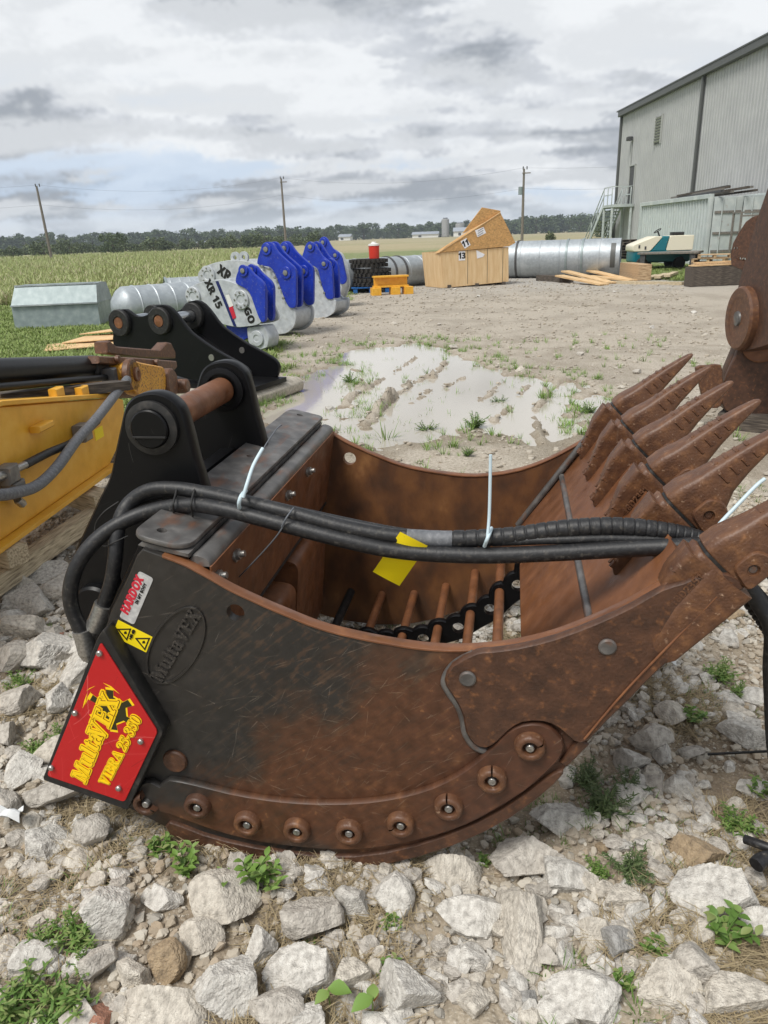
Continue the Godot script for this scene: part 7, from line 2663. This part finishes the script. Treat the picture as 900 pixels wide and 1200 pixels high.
func plants() -> void:
	var r := RandomNumberGenerator.new()
	r.seed = 63
	var green := [Color(0.10, 0.19, 0.035), Color(0.14, 0.24, 0.05), Color(0.18, 0.27, 0.07), Color(0.22, 0.27, 0.09)]
	var dusty := [Color(0.085, 0.13, 0.045), Color(0.11, 0.16, 0.06), Color(0.14, 0.18, 0.075)]
	var bright := [Color(0.15, 0.29, 0.05), Color(0.19, 0.34, 0.06), Color(0.24, 0.38, 0.09)]
	var leaf_a := leafy(r, 7, 0.085, 0.036, 0.019, [Color(0.11, 0.20, 0.04), Color(0.15, 0.26, 0.05), Color(0.20, 0.30, 0.08)])
	var leaf_b := leafy(r, 9, 0.055, 0.026, 0.013, green)
	var fern_a := feathery(r, 26, 0.12, dusty)
	var fern_b := feathery(r, 20, 0.075, green)
	var tuft_a := grass_tuft(r, 26, 0.13, 0.03, green, 0.004)
	# [place, mesh, scale, turn, label]
	var list := [
		[Vector3(-0.862, 0, -1.495), leaf_a, 0.9, "bright leafy weed under the left end of the wear band"],
		[Vector3(-0.677, 0, -1.483), leaf_a, 1.15, "bright leafy weed against the bucket's bottom edge"],
		[Vector3(-0.621, 0, -1.496), leaf_a, 0.8, "smaller leafy weed beside the one against the bucket's edge"],
		[Vector3(-0.974, 0, -1.553), leaf_b, 1.0, "low leafy weed right of the upright rock by the red cover"],
		[Vector3(-1.053, 0, -1.255), fern_b, 1.3, "feathery green weed left of the large upright rock"],
		[Vector3(-1.145, 0, -1.23), fern_b, 1.0, "small feathery weed near the left edge"],
		[Vector3(-0.987, 0, -1.07), fern_b, 1.5, "wide mat of feathery weed in the lower left"],
		[Vector3(-1.093, 0, -1.066), fern_b, 1.6, "feathery weed at the left edge near the bottom"],
		[Vector3(-0.983, 0, -1.189), fern_b, 0.9, "feathery sprig between the rocks at the lower left"],
		[Vector3(0.31, 0, -1.891), fern_a, 1.15, "tall feathery dark weed right of the bucket's curved end"],
		[Vector3(0.396, 0, -1.989), fern_a, 0.8, "shorter feathery weed behind the tall dark one"],
		[Vector3(0.283, 0, -2.032), fern_a, 0.8, "feathery weed touching the bucket's right edge"],
		[Vector3(0.369, 0, -1.644), fern_a, 0.85, "feathery weed in the middle of the right-hand rubble"],
		[Vector3(0.269, 0, -1.637), fern_b, 0.8, "low feathery weed beside the rounded rock"],
		[Vector3(0.557, 0, -1.465), leaf_b, 1.5, "leafy rosette on bare soil at the lower right"],
		[Vector3(0.696, 0, -1.858), fern_b, 1.2, "green weed with one tall leaf near the right edge"],
		[Vector3(0.849, 0, -2.71), fern_b, 1.4, "green weed on the gravel beyond the white scrap"],
		[Vector3(0.675, 0, -2.383), leaf_b, 1.1, "leafy weed among stones right of the lip"],
		[Vector3(0.894, 0, -2.583), fern_b, 0.9, "yellowish weed near the right edge behind the stones"],
		[Vector3(0.815, 0, -2.041), leaf_b, 1.0, "green leaf tuft at the right edge"],
		[Vector3(0.388, 0, -1.414), leaf_b, 0.8, "small sprout beside the grey banded stone"],
		[Vector3(0.296, 0, -1.322), leaf_b, 0.7, "small sprout in the dry soil at the lower right"],
		[Vector3(0.048, 0, -1.473), fern_b, 0.7, "green sprig beside the large boulder at the band's end"],
		[Vector3(-0.033, 0, -1.675), leaf_b, 0.6, "sprig on top of the wide rock under the band"],
		[Vector3(-0.269, 0, -1.425), leaf_b, 0.7, "small round-leaved sprig below the egg shaped rock"],
		[Vector3(-0.472, 0, -1.346), leaf_b, 0.5, "sprig on the face of the flat-topped block"],
		[Vector3(-0.253, 0, -1.28), leaf_b, 0.8, "dusty sprig in the dry grass above the bright rock"],
		[Vector3(-2.159, 0, -2.691), fern_b, 1.1, "green weed in the pile at the left edge"],
		[Vector3(-1.911, 0, -2.265), fern_b, 1.2, "green weed between the lumps at the left edge"],
		[Vector3(-2.182, 0, -2.99), fern_b, 0.8, "green weed in front of the timbers"],
		[Vector3(-1.534, 0, -1.983), fern_b, 1.2, "green weed beside the red cover's left edge"],
		[Vector3(-1.483, 0, -2.038), leaf_b, 0.9, "small leaf tuft touching the red cover's left edge"],
		[Vector3(-1.613, 0, -1.925), fern_b, 1.0, "thin weed in the rubble left of the red cover"],
		[Vector3(-1.932, 0, -8.88), fern_b, 2.4, "weed clump on the left bank of the puddle"],
		[Vector3(-0.733, 0, -6.537), fern_b, 2.0, "weed clump on the near bank of the puddle, left of the other"],
		[Vector3(-0.307, 0, -6.614), fern_b, 2.4, "weed clump on the near bank of the puddle, right of the other"],
		[Vector3(-0.106, 0, -7.733), fern_b, 1.8, "round weed clump standing in the puddle water"],
		[Vector3(0.755, 0, -7.262), fern_b, 2.0, "weed clump on the right bank of the puddle"],
		[Vector3(-1.048, 0, -6.161), tuft_a, 2.0, "grass tuft at the near edge of the puddle"],
		[Vector3(-0.31, 0, -5.588), fern_b, 1.2, "low weeds on the mud just behind the bucket"],
		[Vector3(-1.405, 0, -4.426), fern_b, 1.0, "weed growing up between the screen bars"],
	]
	for i in list.size():
		var e: Array = list[i]
		var at: Vector3 = e[0]
		var o := MeshInstance3D.new()
		o.mesh = e[1]
		o.material_override = M.leaf
		top(o, "weed")
		at.y = gh(at.x, at.z) - 0.004
		o.transform = Transform3D(Basis(Vector3.UP, i * 1.7) * Basis.from_scale(Vector3.ONE * e[2]), at)
		tag(o, e[3], "weed")
	# two plants with a look of their own
	var m := MB.new()
	for k in [[-0.5, 0.075, 0.024], [0.2, 0.10, 0.022], [-1.1, 0.06, 0.022], [0.9, 0.05, 0.018]]:
		broad_leaf(m, Vector3(), Vector3(sin(k[0]) * 0.7, 0.85, cos(k[0]) * 0.2).normalized(), k[1], k[2], Color(0.20, 0.29, 0.12))
	var lp := Vector3(-0.792, 0, -1.11)
	lp.y = gh(lp.x, lp.z)
	single("lance_leaved_plant", m, M.leaf, "plant with long upright grey green leaves between rocks at the bottom left", "weed", lp)
	for s in [[Vector3(-0.376, 0, -1.176), "broad green dock leaf lying on the rocks, left of the other", 0.0], [Vector3(-0.271, 0, -1.162), "broad green dock leaf beside the brown dead leaf", 2.4]]:
		m = MB.new()
		broad_leaf(m, Vector3(0, 0.05, 0), Vector3(cos(s[2]), 0.15, sin(s[2])), 0.055, 0.04, Color(0.17, 0.29, 0.06))
		broad_leaf(m, Vector3(0, 0.04, 0), Vector3(cos(s[2] + 2.2), 0.2, sin(s[2] + 2.2)), 0.042, 0.03, Color(0.21, 0.31, 0.08))
		m.tube([Vector3(0, -0.02, 0), Vector3(0, 0.05, 0)], 0.002, 5)
		var lq: Vector3 = s[0]
		lq.y = gh(lq.x, lq.z) + 0.03
		single("dock_leaf", m, M.leaf, s[1], "weed", lq)
	m = MB.new()
	broad_leaf(m, Vector3(0, 0.03, 0), Vector3(0.2, 0.5, 0.6).normalized(), 0.04, 0.028, Color(0.46, 0.20, 0.06))
	var dl := Vector3(-0.278, 0, -1.2)
	dl.y = gh(dl.x, dl.z) + 0.01
	single("dead_leaf", m, M.leaf, "curled brown dead leaf beside the bright faceted rock", "leaf", dl)
	# long blades over the screen bars inside the bucket
	m = MB.new()
	blade(m, Vector3(), Vector3(0.75, 1.0, -0.2), 0.42, 0.008, 1.4, Color(0.30, 0.36, 0.14))
	blade(m, Vector3(0.02, 0, 0), Vector3(-0.5, 1.0, 0.1), 0.30, 0.008, 1.6, Color(0.30, 0.36, 0.16))
	blade(m, Vector3(-0.03, 0, 0.02), Vector3(-0.3, 1.0, 0.2), 0.25, 0.006, 1.2, Color(0.36, 0.38, 0.2))
	single("grass_blades", m, M.leaf, "long pale grass blades growing up through the screen bars", "grass", Vector3(-0.52, 0.02, -2.45))

	# dry straw on the soil, live grass on the lawn and meadow: past counting
	var straw := []
	for k in 2:
		m = MB.new()
		for i in 7:
			var a := r.randf() * TAU
			blade(m, Vector3(r.randf_range(-0.03, 0.03), 0.003 + 0.004 * r.randf(), r.randf_range(-0.03, 0.03)), Vector3(cos(a), r.randf_range(0.05, 0.5), sin(a)), r.randf_range(0.05, 0.14), 0.0022, 0.25, Color(0.42, 0.34, 0.20).lerp(Color(0.26, 0.20, 0.12), r.randf()))
		var xs := []
		for i in 5200:
			var rad := sqrt(r.randf_range(0.8, 9.0))
			var az := deg_to_rad(r.randf_range(-50.0, 34.0))
			var x := sin(az) * rad
			var z := -cos(az) * rad
			if na.get_noise_2d(x * 3.0, z * 3.0 + 40.0) < (-0.1 if x > -0.35 and x < 0.35 and z > -1.6 else 0.08):
				continue
			xs.append(Transform3D(Basis(Vector3.UP, r.randf() * TAU), Vector3(x, gh(x, z), z)))
		scatter("dry_straw", m.mesh(), M.straw, xs, [])
	var small := grass_tuft(r, 12, 0.05, 0.03, green, 0.003)
	var xs := []
	for i in 5200:
		var rad := sqrt(r.randf_range(0.8, 30.0))
		var az := deg_to_rad(r.randf_range(-52.0, 34.0))
		var x := sin(az) * rad
		var z := -cos(az) * rad
		if nb.get_noise_2d(x * 0.9 + 9.0, z * 0.9) < 0.16:
			continue
		xs.append(Transform3D(Basis(Vector3.UP, r.randf() * TAU) * Basis.from_scale(Vector3.ONE * r.randf_range(0.4, 1.1)), Vector3(x, gh(x, z) - 0.003, z)))
	scatter("sparse_grass", small, M.leaf, xs, [])
	# round the puddle and in it
	xs = []
	var reed := grass_tuft(r, 10, 0.10, 0.04, green + bright, 0.006)
	for i in 9000:
		var x := r.randf_range(-3.9, 2.6)
		var z := r.randf_range(-13.0, -4.6)
		var q := Vector2(x, z)
		var d := maxf(inside(pool, q), maxf(inside(pool_side, q), inside(pool_right, q)))
		var n := nb.get_noise_2d(x * 0.8, z * 0.8 + 30.0)
		var want := 0.10 if d > 0.3 else (0.55 if d > -0.6 else 0.12)
		want *= ss(0.0, 0.35, n + 0.12)
		if inside(pool_side, q) > -0.3 or inside(pool_right, q) > -0.3 or (x > -1.2 and x < 0.5 and z > -8.6 and z < -6.6):
			want = maxf(want * 1.8, 0.16 * ss(-0.1, 0.2, n))
		if r.randf() < want:
			xs.append(Transform3D(Basis(Vector3.UP, r.randf() * TAU) * Basis.from_scale(Vector3.ONE * r.randf_range(0.4, 1.2)), Vector3(x, gh(x, z) - 0.003, z)))
	scatter("puddle_grass", reed, M.leaf, xs, [])
	# lawn
	var lawn := grass_tuft(r, 14, 0.10, 0.10, [Color(0.17, 0.25, 0.06), Color(0.22, 0.29, 0.08), Color(0.28, 0.32, 0.12)], 0.010)
	xs = []
	for i in 60000:
		var rad := 3.5 + 34.0 * pow(r.randf(), 1.3)
		var az := deg_to_rad(r.randf_range(-46.0, 14.0))
		var x := sin(az) * rad
		var z := -cos(az) * rad
		if grassy(x, z) < 0.35 + 0.4 * r.randf() or tall(x, z) > 0.7:
			continue
		var s := r.randf_range(0.6, 1.2) * (1.0 + rad * 0.02)
		xs.append(Transform3D(Basis(Vector3.UP, r.randf() * TAU) * Basis.from_scale(Vector3(s * 1.4, s * 0.7, s * 1.4)), Vector3(x, gh(x, z), z)))
	scatter("lawn_grass", lawn, M.leaf, xs, [])
	# tall meadow
	for k in 2:
		var mead := grass_tuft(r, 16, 0.42, 0.35, [[Color(0.30, 0.35, 0.13), Color(0.38, 0.39, 0.18), Color(0.46, 0.43, 0.25)], [Color(0.46, 0.38, 0.27), Color(0.40, 0.33, 0.22), Color(0.33, 0.36, 0.16)]][k], 0.022)
		xs = []
		for i in 34000:
			var rad := 17.0 + 125.0 * pow(r.randf(), 1.6)
			var az := deg_to_rad(r.randf_range(-45.0, -5.0))
			var x := sin(az) * rad
			var z := -cos(az) * rad
			if tall(x, z) < r.randf() * 0.8 + 0.1 or grassy(x, z) < 0.5:
				continue
			if k == 1 and na.get_noise_2d(x * 0.5, z * 0.5) < 0.12:
				continue
			var s := r.randf_range(0.6, 1.2) * (1.0 + rad * 0.006)
			xs.append(Transform3D(Basis(Vector3.UP, r.randf() * TAU) * Basis.from_scale(Vector3(s * 1.5, s, s * 1.5)), Vector3(x, gh(x, z), z)))
		scatter("meadow_grass", mead, M.leaf, xs, [])

	# odds and ends on the rubble
	m = mb(Vector3(0.652, 0.039, -2.05))
	m.bar(Vector3(0.657, 0, -2.099) + Vector3(0, 0.03, 0), Vector3(0.874, 0, -2.163) + Vector3(0.1, 0.03, 0), 0.006, 0.006, 0.001)
	single("steel_rod", m, M.black_dull, "thin black rod lying on the gravel at the right edge", "rod", Vector3(0.652, 0.039, -2.05))
	var hp := Vector3(0.663, 0, -1.636)
	m = mb(hp)
	m.tube(smooth3([Vector3(0.677, 0, -1.751) + Vector3(0, 0.02, 0), Vector3(0.709, 0, -1.724) + Vector3(0, 0.03, 0), Vector3(0.723, 0, -1.696) + Vector3(0.05, 0.03, 0)], 4), 0.013, 10)
	m.tube(smooth3([Vector3(0.675, 0, -1.649) + Vector3(0, 0.03, 0), Vector3(0.707, 0, -1.671) + Vector3(0, 0.035, 0), Vector3(0.729, 0, -1.679) + Vector3(0.06, 0.04, 0)], 4), 0.02, 10)
	single("hose_end", m, M.rubber, "end of a dark hose lying on the soil at the right edge", "hose", hp)
	var sp := Vector3(0.586, 0, -2.656)
	for s in [[sp + Vector3(0, 0.06, 0), 0.085, "torn white plastic scrap on the stones right of the bucket"], [Vector3(-1.459, 0, -1.569) + Vector3(0, 0.03, 0), 0.05, "curl of white plastic on the soil at the left edge"]]:
		m = MB.new()
		var rows := []
		for i in 7:
			var rw := PackedVector3Array()
			for j in 6:
				var u := i / 6.0 - 0.5
				var v := j / 5.0 - 0.5
				rw.append(Vector3(u * 1.8, 0.35 * sin(u * 5.0 + v * 3.0) + 0.25 * sin(v * 7.0), v * (1.0 - 0.7 * absf(u))) * s[1])
			rows.append(rw)
		m.grid(rows, false)
		var pl: Vector3 = s[0]
		single("plastic_scrap", m, M.white_plastic, s[2], "plastic scrap", pl)
